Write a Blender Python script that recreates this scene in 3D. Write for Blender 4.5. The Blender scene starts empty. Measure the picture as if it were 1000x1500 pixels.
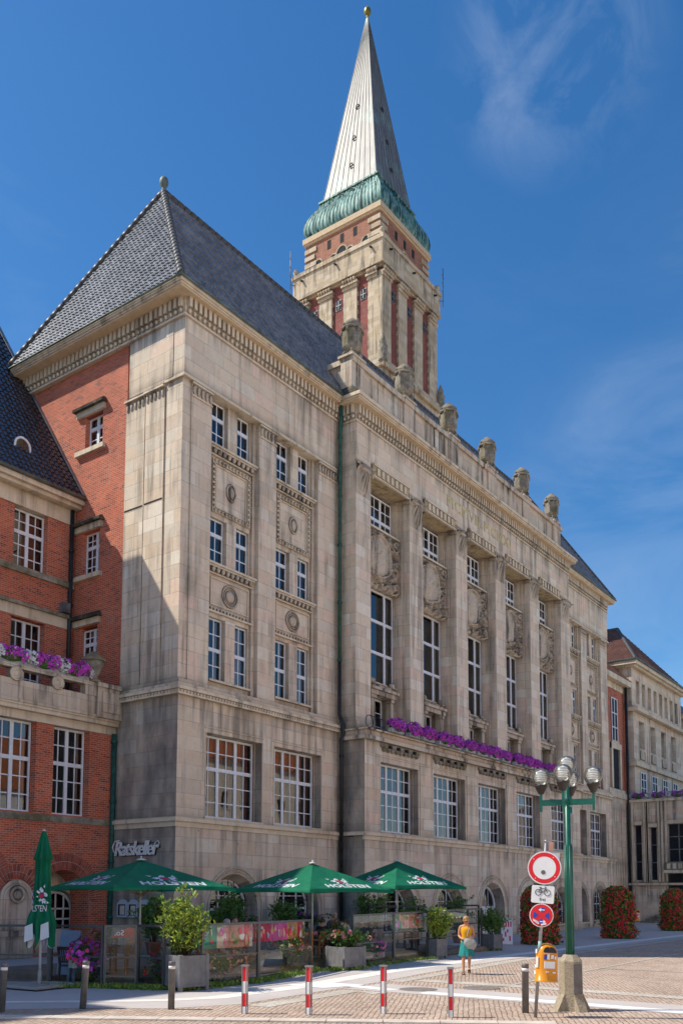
import bpy, math, random
import numpy as np
from mathutils import Vector, Matrix, noise as mnoise
random.seed(7)
R = math.radians
scene = bpy.context.scene
COL = scene.collection
# ------------------------------------------------------------------ helpers
class MB:
    """collects faces and links them as ONE mesh object"""
    def __init__(s): s.v = []; s.f = []; s.m = []; s.sm = []
    def add(s, vs, fs, mi=0, sm=False):
        o = len(s.v); s.v.extend([tuple(p) for p in vs])
        for f in fs: s.f.append(tuple(i + o for i in f)); s.m.append(mi); s.sm.append(sm)
        return s
    def quad(s, a, b, c, d, mi=0): return s.add([a, b, c, d], [(0, 1, 2, 3)], mi)
    def box(s, x0, x1, y0, y1, z0, z1, mi=0):
        if x0 > x1: x0, x1 = x1, x0
        if y0 > y1: y0, y1 = y1, y0
        if z0 > z1: z0, z1 = z1, z0
        vs = [(x0,y0,z0),(x1,y0,z0),(x1,y1,z0),(x0,y1,z0),(x0,y0,z1),(x1,y0,z1),(x1,y1,z1),(x0,y1,z1)]
        return s.add(vs, [(0,3,2,1),(4,5,6,7),(0,1,5,4),(1,2,6,5),(2,3,7,6),(3,0,4,7)], mi)
    def frus(s, a, za, b, zb, mi=0):
        """a=(x0,x1,y0,y1) at za to b at zb"""
        vs = [(a[0],a[2],za),(a[1],a[2],za),(a[1],a[3],za),(a[0],a[3],za),(b[0],b[2],zb),(b[1],b[2],zb),(b[1],b[3],zb),(b[0],b[3],zb)]
        return s.add(vs, [(0,3,2,1),(4,5,6,7),(0,1,5,4),(1,2,6,5),(2,3,7,6),(3,0,4,7)], mi)
    def bar(s, p, q, w, h=None, mi=0):
        p = Vector(p); q = Vector(q); d = (q - p).normalized(); h = h or w
        up = Vector((0,0,1)) if abs(d.z) < .9 else Vector((1,0,0))
        a = d.cross(up).normalized() * w/2; b = a.cross(d).normalized() * h/2
        vs = [p-a-b, p+a-b, p+a+b, p-a+b, q-a-b, q+a-b, q+a+b, q-a+b]
        return s.add(vs, [(0,3,2,1),(4,5,6,7),(0,1,5,4),(1,2,6,5),(2,3,7,6),(3,0,4,7)], mi)
    def tube(s, pts, r, n=8, mi=0, cap=True, sm=True):
        pts = [Vector(p) for p in pts]; rs = r if isinstance(r, (list, tuple)) else [r]*len(pts)
        vs = []; prev = None
        for i, p in enumerate(pts):
            d = (pts[min(i+1, len(pts)-1)] - pts[max(i-1, 0)]).normalized()
            if prev is None:
                up = Vector((0,0,1)) if abs(d.z) < .9 else Vector((1,0,0)); a = d.cross(up).normalized()
            else: a = (prev - d*prev.dot(d)).normalized()
            prev = a; b = d.cross(a)
            for k in range(n):
                t = 2*math.pi*k/n; vs.append(p + (a*math.cos(t) + b*math.sin(t))*rs[i])
        fs = []
        for i in range(len(pts)-1):
            for k in range(n): fs.append((i*n+k, i*n+(k+1)%n, (i+1)*n+(k+1)%n, (i+1)*n+k))
        s.add(vs, fs, mi, sm)
        if cap:
            o = len(s.v) - len(vs)
            s.f.append(tuple(o+k for k in reversed(range(n)))); s.m.append(mi); s.sm.append(False)
            s.f.append(tuple(o+(len(pts)-1)*n+k for k in range(n))); s.m.append(mi); s.sm.append(False)
        return s
    def lathe(s, prof, c=(0,0,0), n=16, mi=0, sm=True, a0=0.0, sq=None):
        vs = []; fs = []; m = len(prof)
        for r, z in prof:
            for k in range(n):
                t = a0 + 2*math.pi*k/n; vs.append((c[0]+r*math.cos(t), c[1]+r*math.sin(t), c[2]+z))
        for i in range(m-1):
            for k in range(n): fs.append((i*n+k, i*n+(k+1)%n, (i+1)*n+(k+1)%n, (i+1)*n+k))
        s.add(vs, fs, mi, sm); o = len(s.v)-len(vs)
        if prof[0][0] > 1e-4: s.f.append(tuple(o+k for k in reversed(range(n)))); s.m.append(mi); s.sm.append(False)
        if prof[-1][0] > 1e-4: s.f.append(tuple(o+(m-1)*n+k for k in range(n))); s.m.append(mi); s.sm.append(False)
        return s
    def prism(s, poly, d0, d1, axis='y', mi=0):
        """poly in (a,b): axis y -> (x,z), axis x -> (y,z), axis z -> (x,y)"""
        def P(a, b, d): return {'y': (a, d, b), 'x': (d, a, b), 'z': (a, b, d)}[axis]
        n = len(poly); vs = [P(a, b, d0) for a, b in poly] + [P(a, b, d1) for a, b in poly]
        fs = [tuple(range(n)), tuple(reversed(range(n, 2*n)))] + [(i, n+i, n+(i+1)%n, (i+1)%n) for i in range(n)]
        return s.add(vs, fs, mi)
    def grid(s, P, mi=0, sm=True, flip=False):
        """P = array [i][j] of points"""
        ni = len(P); nj = len(P[0]); vs = [p for r_ in P for p in r_]
        fs = []
        for i in range(ni-1):
            for j in range(nj-1):
                q = (i*nj+j, i*nj+j+1, (i+1)*nj+j+1, (i+1)*nj+j); fs.append(q[::-1] if flip else q)
        return s.add(vs, fs, mi, sm)
    def ball(s, c, r, n=8, m=5, mi=0, sc=(1,1,1)):
        prof = [(max(1e-5, math.sin(math.pi*i/m))*r, -math.cos(math.pi*i/m)*r) for i in range(m+1)]
        k0 = len(s.v); s.lathe(prof, (0,0,0), n, mi)
        for i in range(k0, len(s.v)):
            v = s.v[i]; s.v[i] = (c[0]+v[0]*sc[0], c[1]+v[1]*sc[1], c[2]+v[2]*sc[2])
        return s
    def mark(s): return len(s.v)
    def xf(s, k0, M):
        for i in range(k0, len(s.v)): s.v[i] = tuple(M @ Vector(s.v[i]))
        return s
    def build(s, name, mats, parent=None, loc=(0,0,0), rz=0, fix=False):
        me = bpy.data.meshes.new(name); me.from_pydata(s.v, [], s.f)
        if not isinstance(mats, (list, tuple)): mats = [mats]
        for m in mats: me.materials.append(m)
        me.polygons.foreach_set('material_index', s.m); me.polygons.foreach_set('use_smooth', s.sm)
        me.update()
        o = bpy.data.objects.new(name, me); COL.objects.link(o)
        o.location = loc; o.rotation_euler = (0, 0, rz)
        if parent: o.parent = parent
        return o
def thing(name, label, cat, loc=(0,0,0), rz=0, group=None):
    o = bpy.data.objects.new(name, None); COL.objects.link(o); o.location = loc; o.rotation_euler = (0,0,rz)
    o.empty_display_size = .3; return tag(o, label, cat, group)
def tag(o, label, cat, group=None):
    o['label'] = label; o['category'] = cat
    if group: o['group'] = group
    return o
def struct(o): o['kind'] = 'structure'; return o
def dup(o, parent=None, loc=None, rz=None, label=None):
    c = o.copy(); COL.objects.link(c); c.parent = parent
    if loc is not None: c.location = loc
    if rz is not None: c.rotation_euler = (0,0,rz)
    if label: c['label'] = label
    for ch in list(o.children): dup(ch, c)
    return c
def bevel(o, w=.01, seg=2):
    m = o.modifiers.new('bevel', 'BEVEL'); m.width = w; m.segments = seg; m.limit_method = 'ANGLE'; m.angle_limit = R(40); return o
def text_mb(body, size, extrude=.02, shear=0., align='CENTER', spacing=1., bold=0.):
    """letters as mesh data in the XZ plane facing -Y, centred on the origin"""
    cu = bpy.data.curves.new('lettering', 'FONT'); cu.body = body; cu.size = size; cu.extrude = extrude; cu.shear = shear; cu.offset = bold
    cu.align_x = align; cu.align_y = 'CENTER'; cu.space_character = spacing; cu.resolution_u = 3
    ob = bpy.data.objects.new('lettering', cu); COL.objects.link(ob)
    dg = bpy.context.evaluated_depsgraph_get(); dg.update()
    me = ob.evaluated_get(dg).to_mesh()
    vs = [(v.co.x, -v.co.z, v.co.y) for v in me.vertices]; fs = [tuple(p.vertices) for p in me.polygons]
    ob.evaluated_get(dg).to_mesh_clear(); bpy.data.objects.remove(ob); bpy.data.curves.remove(cu)
    return vs, fs
# ------------------------------------------------------------------ materials
class G:
    def __init__(s, name):
        s.mat = bpy.data.materials.new(name); s.mat.use_nodes = True; s.nt = s.mat.node_tree
        s.bsdf = s.nt.nodes['Principled BSDF']; s.out = s.nt.nodes['Material Output']
    def n(s, t, **k):
        x = s.nt.nodes.new(t)
        for a, b in k.items(): setattr(x, a, b)
        return x
    def put(s, sock, val):
        if val is None: return
        if hasattr(val, 'is_output') or isinstance(val, bpy.types.NodeSocket): s.nt.links.new(val, sock)
        else:
            if isinstance(val, (tuple, list)) and len(val) == 3 and sock.type == 'RGBA': val = (*val, 1)
            sock.default_value = val
    def math(s, op, a, b=None, c=None, clamp=False):
        x = s.n('ShaderNodeMath', operation=op); x.use_clamp = clamp
        s.put(x.inputs[0], a); s.put(x.inputs[1], b); s.put(x.inputs[2], c); return x.outputs[0]
    def mix(s, f, a, b, mode='MIX'):
        x = s.n('ShaderNodeMix', data_type='RGBA', blend_type=mode)
        s.put(x.inputs[0], f); s.put(x.inputs[6], a); s.put(x.inputs[7], b); return x.outputs[2]
    def mixf(s, f, a, b):
        x = s.n('ShaderNodeMix', data_type='FLOAT'); s.put(x.inputs[0], f); s.put(x.inputs[2], a); s.put(x.inputs[3], b); return x.outputs[0]
    def pos(s): return s.n('ShaderNodeNewGeometry').outputs['Position']
    def obj(s): return s.n('ShaderNodeTexCoord').outputs['Object']
    def nrm(s): return s.n('ShaderNodeNewGeometry').outputs['True Normal']
    def rnd(s): return s.n('ShaderNodeObjectInfo').outputs['Random']
    def sep(s, v): x = s.n('ShaderNodeSeparateXYZ'); s.put(x.inputs[0], v); return x.outputs
    def comb(s, a, b, c=0.): x = s.n('ShaderNodeCombineXYZ'); s.put(x.inputs[0], a); s.put(x.inputs[1], b); s.put(x.inputs[2], c); return x.outputs[0]
    def scale(s, v, sc): x = s.n('ShaderNodeVectorMath', operation='MULTIPLY'); s.put(x.inputs[0], v); x.inputs[1].default_value = sc if isinstance(sc, tuple) else (sc,)*3; return x.outputs[0]
    def noise(s, v, sc=1., det=4., rough=.55, dist=0.):
        x = s.n('ShaderNodeTexNoise'); s.put(x.inputs['Vector'], v); x.inputs['Scale'].default_value = sc
        x.inputs['Detail'].default_value = det; x.inputs['Roughness'].default_value = rough; x.inputs['Distortion'].default_value = dist; return x.outputs[0]
    def white(s, v): x = s.n('ShaderNodeTexWhiteNoise', noise_dimensions='3D'); s.put(x.inputs['Vector'], v); return x.outputs['Value']
    def ramp(s, f, stops, mode='LINEAR'):
        x = s.n('ShaderNodeValToRGB'); s.put(x.inputs[0], f); e = x.color_ramp.elements; x.color_ramp.interpolation = mode
        while len(e) < len(stops): e.new(.5)
        for el, (p, c) in zip(e, stops):
            el.position = p; el.color = (*c, 1) if isinstance(c, (tuple, list)) else (c, c, c, 1)
        return x.outputs[0]
    def rng(s, f, a, b, c=0., d=1.):
        x = s.n('ShaderNodeMapRange'); s.put(x.inputs[0], f); x.inputs[1].default_value = a; x.inputs[2].default_value = b; x.inputs[3].default_value = c; x.inputs[4].default_value = d; return x.outputs[0]
    def bump(s, h, st=.3, d=.02):
        x = s.n('ShaderNodeBump'); s.put(x.inputs['Height'], h); x.inputs['Strength'].default_value = st; x.inputs['Distance'].default_value = d
        s.nt.links.new(x.outputs[0], s.bsdf.inputs['Normal']); return x
    def fin(s, col, rough=.7, metal=0., spec=.5):
        s.put(s.bsdf.inputs['Base Color'], col); s.put(s.bsdf.inputs['Roughness'], rough)
        s.put(s.bsdf.inputs['Metallic'], metal); s.put(s.bsdf.inputs['Specular IOR Level'], spec); return s.mat
def uz(g):
    p = g.sep(g.pos()); n = g.sep(g.nrm())
    side = g.math('GREATER_THAN', g.math('ABSOLUTE', n[0]), .6)
    return g.mixf(side, p[0], p[1]), p[2], side, p, n
def stone_mat(name, pal, bw=1.15, bh=.56, soot=.3, joint=.5, low=0., bump=.4, aod=.52, ledges=()):
    g = G(name); u, z, side, p, n = uz(g)
    row = g.math('FLOOR', g.math('DIVIDE', z, bh))
    r1 = g.white(g.comb(row, 3.7, side))
    w = g.math('MULTIPLY_ADD', r1, .7*bw, .65*bw)
    uu = g.math('DIVIDE', g.math('MULTIPLY_ADD', r1, 7.3, u), w)
    col = g.math('FLOOR', uu); fu = g.math('FRACT', uu); fz = g.math('FRACT', g.math('DIVIDE', z, bh))
    rnd = g.white(g.comb(row, col, side))
    c = g.ramp(rnd, pal)
    du = g.math('MULTIPLY', g.math('MINIMUM', fu, g.math('SUBTRACT', 1., fu)), bw)
    dz = g.math('MULTIPLY', g.math('MINIMUM', fz, g.math('SUBTRACT', 1., fz)), bh)
    j = g.rng(g.math('MINIMUM', du, dz), .004, .016)
    j = g.math('MAXIMUM', j, g.math('GREATER_THAN', g.math('ABSOLUTE', n[2]), .5))
    pos = g.pos()
    big = g.noise(g.scale(pos, (.35,.35,.3)), 1., 5, .6)
    streak = g.noise(g.scale(pos, (2.6,2.6,.18)), 1., 5, .6)
    fine = g.noise(pos, 9., 5, .65)
    mid = g.noise(pos, 2.1, 4, .6, .4)
    c = g.mix(g.rng(mid, .42, .66, 0., .55), c, g.mix(1., c, (.92,.86,.79), 'MULTIPLY'))
    c = g.mix(g.rng(fine, .45, .72, 0., .5), c, g.mix(1., c, (.85,.81,.77), 'MULTIPLY'))
    st = g.math('MULTIPLY', g.rng(streak, .47, .64), g.rng(big, .40, .56))
    c = g.mix(g.math('MULTIPLY', st, soot), c, (.075,.068,.062))
    if low > 0:   # west flank darker low down: soot plus shade painted into the colour
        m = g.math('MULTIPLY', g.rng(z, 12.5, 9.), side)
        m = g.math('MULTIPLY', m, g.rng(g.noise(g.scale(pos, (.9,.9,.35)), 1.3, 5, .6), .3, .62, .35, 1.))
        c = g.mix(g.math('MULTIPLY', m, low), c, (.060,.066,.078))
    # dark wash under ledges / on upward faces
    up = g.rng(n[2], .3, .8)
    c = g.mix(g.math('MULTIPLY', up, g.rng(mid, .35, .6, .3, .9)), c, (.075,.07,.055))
    for zl, dn, upw in ledges:   # run-off below ledges, splash grime above them
        band = g.math('MULTIPLY', g.rng(z, zl-dn, zl), g.math('LESS_THAN', z, zl+.02))
        band = g.math('ADD', g.math('MULTIPLY', band, g.rng(streak, .40, .58)), g.math('MULTIPLY', g.rng(z, zl+.25+upw, zl+.25), g.math('MULTIPLY', g.math('GREATER_THAN', z, zl+.02), g.rng(big, .35, .6, .3, 1.))))
        c = g.mix(g.math('MULTIPLY', band, .45), c, (.15,.13,.105))
    jv = g.math('MULTIPLY', g.math('SUBTRACT', 1., j), g.rng(g.noise(pos, .9, 3, .6), .40, .60, .25, 1.))
    c = g.mix(g.math('MULTIPLY', jv, joint), c, (.10,.088,.075))
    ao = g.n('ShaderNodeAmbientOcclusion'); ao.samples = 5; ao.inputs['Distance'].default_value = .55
    crev = g.math('MULTIPLY', g.rng(ao.outputs['AO'], .92, .40), g.rng(mid, .25, .6, .55, 1.))  # occlusion shade painted into the crevices along with grime
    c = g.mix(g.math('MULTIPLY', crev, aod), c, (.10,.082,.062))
    # shrapnel pocks
    vo = g.n('ShaderNodeTexVoronoi'); g.put(vo.inputs['Vector'], pos); vo.inputs['Scale'].default_value = 1.25
    pk = g.rng(vo.outputs['Distance'], .035, .085)
    pk = g.math('MAXIMUM', pk, g.rng(z, 4.6, 5.6)); 
    c = g.mix(g.math('MULTIPLY', g.math('SUBTRACT', 1., pk), .6), c, (.09,.078,.066))
    h = g.math('ADD', g.math('MULTIPLY', j, .5), g.math('ADD', g.math('MULTIPLY', fine, .25), g.math('MULTIPLY', pk, .5)))
    g.bump(g.math('ADD', h, g.math('MULTIPLY', rnd, .12)), bump, .02)
    return g.fin(c, .86, 0, .25)
PAL = [(0.0, (0.814, 0.634, 0.457)), (0.15, (0.91, 0.76, 0.573)), (0.3, (0.76, 0.609, 0.447)), (0.45, (0.9, 0.76, 0.583)), (0.6, (0.728, 0.609, 0.465)), (0.72, (0.9, 0.682, 0.52)), (0.86, (0.793, 0.682, 0.53)), (1.0, (0.949, 0.843, 0.677))]
M = {}
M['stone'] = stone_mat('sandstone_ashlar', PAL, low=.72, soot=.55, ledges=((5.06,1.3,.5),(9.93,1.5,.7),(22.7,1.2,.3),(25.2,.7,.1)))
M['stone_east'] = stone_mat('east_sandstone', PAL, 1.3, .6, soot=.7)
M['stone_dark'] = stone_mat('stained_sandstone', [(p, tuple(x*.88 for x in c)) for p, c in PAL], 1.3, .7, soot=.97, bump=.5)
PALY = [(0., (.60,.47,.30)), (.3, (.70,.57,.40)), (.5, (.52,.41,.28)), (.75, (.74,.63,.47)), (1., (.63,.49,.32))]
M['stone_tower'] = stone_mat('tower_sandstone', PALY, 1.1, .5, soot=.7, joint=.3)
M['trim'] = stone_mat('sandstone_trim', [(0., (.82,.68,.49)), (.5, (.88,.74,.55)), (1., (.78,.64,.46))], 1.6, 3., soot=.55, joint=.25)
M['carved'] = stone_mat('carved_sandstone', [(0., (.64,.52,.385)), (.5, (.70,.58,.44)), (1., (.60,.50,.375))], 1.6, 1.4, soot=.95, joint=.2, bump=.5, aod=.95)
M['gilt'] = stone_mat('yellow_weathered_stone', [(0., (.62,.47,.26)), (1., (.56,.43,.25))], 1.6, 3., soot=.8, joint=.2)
def mossy(name):
    g = G(name); pos = g.pos(); n = g.sep(g.nrm())
    a = g.noise(pos, 3., 6, .65); b = g.noise(pos, 1.1, 4, .6)
    c = g.ramp(a, [(.25, (.12,.105,.085)), (.5, (.31,.27,.205)), (.75, (.50,.44,.34))])
    c = g.mix(g.rng(b, .5, .68, 0., .75), c, (.115,.10,.035))
    c = g.mix(g.math('MULTIPLY', g.rng(n[2], .2, .8), g.rng(a, .45, .6)), c, (.30,.19,.05))
    g.bump(a, .5, .03); return g.fin(c, .92, 0, .2)
M['mossy'] = mossy('mossy_weathered_stone')
def mossd():
    g = G('black_moss_crust'); a = g.noise(g.scale(g.pos(), (1.,1.,1.)), 2.2, 6, .7); c = g.ramp(a, [(.3, (.035,.032,.026)), (.52, (.085,.075,.055)), (.62, (.16,.14,.10)), (.75, (.36,.31,.23))]); g.bump(a, .6, .04); return g.fin(c, .95, 0, .15)
M['moss_dark'] = mossd()
def soffit_mat():
    g = G('warm_soffit_stone'); a = g.noise(g.pos(), 2.5, 5, .6)
    return g.fin(g.ramp(a, [(.3, (.60,.45,.28)), (.7, (.74,.57,.38))]), .85, 0, .2)
M['soffit'] = soffit_mat()
def brick_mat(name, c1, c2, mortar, dark, bw=.25, bh=.083, mort=.0095):
    g = G(name); u, z, side, p, n = uz(g)
    b = g.n('ShaderNodeTexBrick'); g.put(b.inputs['Vector'], g.comb(u, z, 0.)); b.offset = .5
    b.inputs['Color1'].default_value = (*c1, 1); b.inputs['Color2'].default_value = (*c2, 1); b.inputs['Mortar'].default_value = (*mortar, 1)
    b.inputs['Scale'].default_value = 1.; b.inputs['Mortar Size'].default_value = mort; b.inputs['Brick Width'].default_value = bw; b.inputs['Row Height'].default_value = bh; b.inputs['Bias'].default_value = 0.
    row = g.math('FLOOR', g.math('DIVIDE', z, bh))
    col = g.math('FLOOR', g.math('DIVIDE', g.math('MULTIPLY_ADD', g.math('MODULO', row, 2.), bw*.5, u), bw))
    rr = g.white(g.comb(row, col, side))
    c = g.mix(g.math('MULTIPLY', g.rng(rr, .80, 1.0), g.math('SUBTRACT', 1., b.outputs['Fac'])), b.outputs['Color'], dark)
    ns = g.noise(g.pos(), .55, 5, .6); fine = g.noise(g.pos(), 14., 3, .6)
    c = g.mix(g.rng(ns, .35, .7, 0., .55), c, g.mix(1., c, (.55,.5,.5), 'MULTIPLY'))
    # lime bloom
    c = g.mix(g.math('MULTIPLY', g.rng(g.noise(g.scale(g.pos(), (1.5,1.5,.5)), 1.1, 6, .7), .58, .72), .38), c, (.50,.36,.28))
    g.bump(g.math('ADD', g.math('MULTIPLY', g.math('SUBTRACT', 1., b.outputs['Fac']), .6), g.math('MULTIPLY', fine, .3)), .5, .012)
    return g.fin(c, .82, 0, .3)
M['brick'] = brick_mat('red_brick', (.76,.165,.066), (.54,.105,.046), (.60,.36,.26), (.20,.058,.05), .25, .083, .0115)
M['brick_tower'] = brick_mat('tower_brick', (.36,.10,.075), (.28,.078,.062), (.30,.15,.12), (.18,.055,.05), .3, .1)
M['brick_tower_top'] = brick_mat('tower_top_brick', (.47,.19,.11), (.40,.155,.09), (.50,.34,.23), (.28,.095,.06), .3, .1)
def plain(name, col, rough=.6, metal=0., spec=.5, var=.25, sc=6., bump=0., bsc=None):
    g = G(name); o = g.obj(); a = g.noise(o, sc, 5, .6)
    c = g.mix(g.rng(a, .3, .75, 0., 1.), tuple(x*(1-var) for x in col), tuple(min(1, x*(1+var)) for x in col))
    if bump: g.bump(g.noise(o, bsc or sc*6, 4, .6), bump, .01)
    return g.fin(c, rough, metal, spec)
M['white'] = plain('white_window_paint', (.84,.86,.88), .45, var=.08)
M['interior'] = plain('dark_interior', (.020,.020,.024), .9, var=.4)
def curtain_mat():
    g = G('white_net_curtain'); r_ = g.rnd(); c = g.ramp(r_, [(0., (.62,.61,.58)), (.3, (.70,.66,.56)), (.5, (.40,.41,.42)), (.7, (.66,.50,.40)), (.85, (.20,.21,.23)), (1., (.72,.72,.72))], 'CONSTANT'); return g.fin(c, .9, 0, .2)
M['curtain'] = curtain_mat()
M['curtain_red'] = plain('salmon_curtain', (.50,.17,.12), .9, var=.25)
M['pipe_green'] = plain('verdigris_pipe', (.03,.115,.085), .6, .2, var=.6, sc=3.)
M['pipe_dark'] = plain('dark_pipe', (.028,.032,.034), .5, .2, var=.5, sc=3.)
def glass_mat(name, tint=(.9,.95,.95), ior=1.9, trans_tint=None):
    g = G(name); nt = g.nt; nt.nodes.remove(g.bsdf)
    fr = g.n('ShaderNodeFresnel'); fr.inputs[0].default_value = ior
    gl = g.n('ShaderNodeBsdfGlossy'); gl.inputs['Roughness'].default_value = .012; gl.inputs['Color'].default_value = (1,1,1,1)
    w = g.noise(g.pos(), .9, 2, .5); bp = g.n('ShaderNodeBump'); bp.inputs['Strength'].default_value = .06; bp.inputs['Distance'].default_value = .05
    nt.links.new(w, bp.inputs['Height']); nt.links.new(bp.outputs[0], gl.inputs['Normal'])
    tr = g.n('ShaderNodeBsdfTransparent'); tr.inputs[0].default_value = (*tint, 1)
    mx = g.n('ShaderNodeMixShader'); nt.links.new(fr.outputs[0], mx.inputs[0]); nt.links.new(tr.outputs[0], mx.inputs[1]); nt.links.new(gl.outputs[0], mx.inputs[2])
    nt.links.new(mx.outputs[0], g.out.inputs[0]); return g.mat
M['glass'] = glass_mat('window_glass', (.62,.66,.68), 1.9)
M['fence_glass'] = glass_mat('screen_glass', (.86,.89,.88), 1.5)
def tile_mat(name, a, b, rough=.28, spec=.6):
    g = G(name); p = g.pos(); n = g.noise(p, .7, 5, .6); w = g.white(g.comb(g.math('FLOOR', g.math('MULTIPLY', g.sep(p)[0], 4.)), g.math('FLOOR', g.math('MULTIPLY', g.sep(p)[1], 4.)), g.math('FLOOR', g.math('MULTIPLY', g.sep(p)[2], 3.5))))
    c = g.mix(w, a, b); c = g.mix(g.rng(n, .5, .75, 0., .5), c, tuple(x*1.8 for x in b))
    return g.fin(c, rough, 0, spec)
M['tile_dark'] = tile_mat('black_glazed_pantile', (.11,.112,.115), (.25,.25,.255), .38, .7)
M['tile_black'] = tile_mat('blue_black_glazed_pantile', (.016,.017,.024), (.040,.042,.055), .22, 1.)
M['tile_red'] = tile_mat('brown_red_pantile', (.13,.060,.042), (.20,.092,.062), .6, .4)
M['ridge'] = plain('ridge_tile', (.085,.078,.072), .5, var=.4, sc=4)
M['gutter'] = plain('verdigris_gutter', (.13,.16,.135), .6, .1, var=.5, sc=2.)
M['lead'] = plain('lead_flashing', (.20,.21,.22), .55, .3, var=.4, sc=3.)
def pantiles(mb, O, U, V, N, rows, u0, u1, tw=.25, th=.34, k=5, amp=.035, mi=0):
    O = Vector(O); U = Vector(U); V = Vector(V); N = Vector(N)
    for r in range(rows):
        va = r*th; vb = va + th*1.04; a, b = u0(va + th/2), u1(va + th/2)
        if b - a < .05: continue
        i0 = math.ceil(a/tw*k); i1 = math.floor(b/tw*k)
        us = [a] + [i*tw/k for i in range(i0, i1+1)] + [b]
        lip = []; lo = []; hi = []
        for x in us:
            ph = (x/tw) % 1.; jit = .006*math.sin(x*37.1 + r*11.3) + .004*math.sin(math.floor(x/tw)*91.7 + r*57.)
            h = amp*(math.sin(2*math.pi*ph)*.75 + .25*math.sin(4*math.pi*ph + .6)) + jit
            q = O + U*x
            lip.append(q + V*va + N*(h - .012)); lo.append(q + V*va + N*(h + .05)); hi.append(q + V*vb + N*h)
        mb.grid([lo, hi], mi, True); mb.grid([lip, lo], mi, False)
# ------------------------------------------------------------------ windows
def make_window(w, h, mull, bars, trans, rows_h, fr=.075, depth=.07, cur=None, mat='white', arch=None):
    """local: x 0..w, z 0..h, faces -Y. mull: x of thick mullions, bars: x of thin bars, trans: z of thick transoms, rows_h: z of thin bars"""
    b = MB()
    b.box(0, fr, 0, depth, 0, h); b.box(w-fr, w, 0, depth, 0, h); b.box(fr, w-fr, 0, depth, 0, fr*1.3); b.box(fr, w-fr, 0, depth, h-fr, h)
    for x in mull: b.box(x-.075, x+.075, -.012, depth-.004, fr, h-fr)
    for z in trans: b.box(fr, w-fr, -.02, depth-.006, z-.075, z+.075)
    for x in bars: b.box(x-.022, x+.022, .014, .05, fr, h-fr)
    for z in rows_h: b.box(fr, w-fr, .016, .048, z-.022, z+.022)
    b.box(-.02, w+.02, -.05, -.002, -.05, .05)
    o = b.build('window', M[mat])
    MB().quad((fr/2, .032, fr/2), (w-fr/2, .032, fr/2), (w-fr/2, .032, h-fr/2), (fr/2, .032, h-fr/2)).build('pane', M['glass'], o)
    if cur:
        c = MB()
        for (xa, xb) in cur[0]:
            n = max(4, int((xb-xa)/.05)); top = []; bot = []
            for i in range(n+1):
                x = xa + (xb-xa)*i/n; y = .22 + .035*math.sin(x*38) + .015*math.sin(x*71+1)
                top.append((x, y, h-.05)); bot.append((x, y + .02, cur[2] if len(cur) > 2 else .06))
            c.grid([bot, top], 0, True)
        c.build('curtain', M[cur[1]], o)
    return o
# ================================================================== CITY HALL (stone front block)
T = 47.2; PW = 10.4; CX0 = 10.4; CX1 = 36.8
hall = thing('city_hall', 'long pale sandstone hall with tall pilasters, dark tiled roof and stone urns', 'building')
core = MB()
def arch_wall(mb, x0, x1, z0, z1, cx, r, zs, zb, yf, yb, n=20, rb=None, mi=0):
    """front plate with an arched opening; reveal splays from r at yf to rb at yb"""
    rb = rb or r
    mb.quad((x0,yf,z0),(cx-r,yf,z0),(cx-r,yf,zs),(x0,yf,zs),mi); mb.quad((cx+r,yf,z0),(x1,yf,z0),(x1,yf,zs),(cx+r,yf,zs),mi)
    if zb > z0: mb.quad((cx-r,yf,z0),(cx+r,yf,z0),(cx+r,yf,zb),(cx-r,yf,zb),mi)
    pts = [(cx - r*math.cos(math.pi*i/n), zs + r*math.sin(math.pi*i/n)) for i in range(n+1)]
    ptb = [(cx - rb*math.cos(math.pi*i/n), zs + rb*math.sin(math.pi*i/n)) for i in range(n+1)]
    mb.quad((x0,yf,zs),(cx-r,yf,zs),(cx-r,yf,z1),(x0,yf,z1),mi); mb.quad((cx+r,yf,zs),(x1,yf,zs),(x1,yf,z1),(cx+r,yf,z1),mi)
    for i in range(n):
        (ax,az),(bx,bz) = pts[i],pts[i+1]; (cx_,cz),(dx,dz) = ptb[i],ptb[i+1]
        mb.quad((ax,yf,az),(bx,yf,bz),(bx,yf,z1),(ax,yf,z1),mi)
        mb.quad((ax,yf,az),(cx_,yb,cz),(dx,yb,dz),(bx,yf,bz),mi)
    for s in (-1,1):
        q = [(cx+s*r,yf,zb),(cx+s*rb,yb,zb),(cx+s*rb,yb,zs),(cx+s*r,yf,zs)]
        mb.add(q if s < 0 else q[::-1], [(0,1,2,3)], mi)
    mb.quad((cx-r,yf,zb),(cx+r,yf,zb),(cx+rb,yb,zb),(cx-rb,yb,zb),mi)
def archivolt(mb, cx, r, zs, zb, y, t=.055, n=22, mi=0):
    pts = [(cx-r, y, zb)] + [(cx - r*math.cos(math.pi*i/n), y, zs + r*math.sin(math.pi*i/n)) for i in range(n+1)] + [(cx+r, y, zb)]
    mb.tube(pts, t, 6, mi, True, True)
def holes(mb, x0, x1, z0, z1, ops, y0, y1, mi=0):
    """wall slab with rectangular openings (xa,xb,za,zb), all with the same za/zb, butted boxes"""
    ops = sorted(ops); za, zb = ops[0][2], ops[0][3]
    if za > z0: mb.box(x0, x1, y0, y1, z0, za, mi)
    if z1 > zb: mb.box(x0, x1, y0, y1, zb, z1, mi)
    x = x0
    for a, b, _, _ in ops: mb.box(x, a, y0, y1, za, zb, mi); x = b
    mb.box(x, x1, y0, y1, za, zb, mi)
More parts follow.
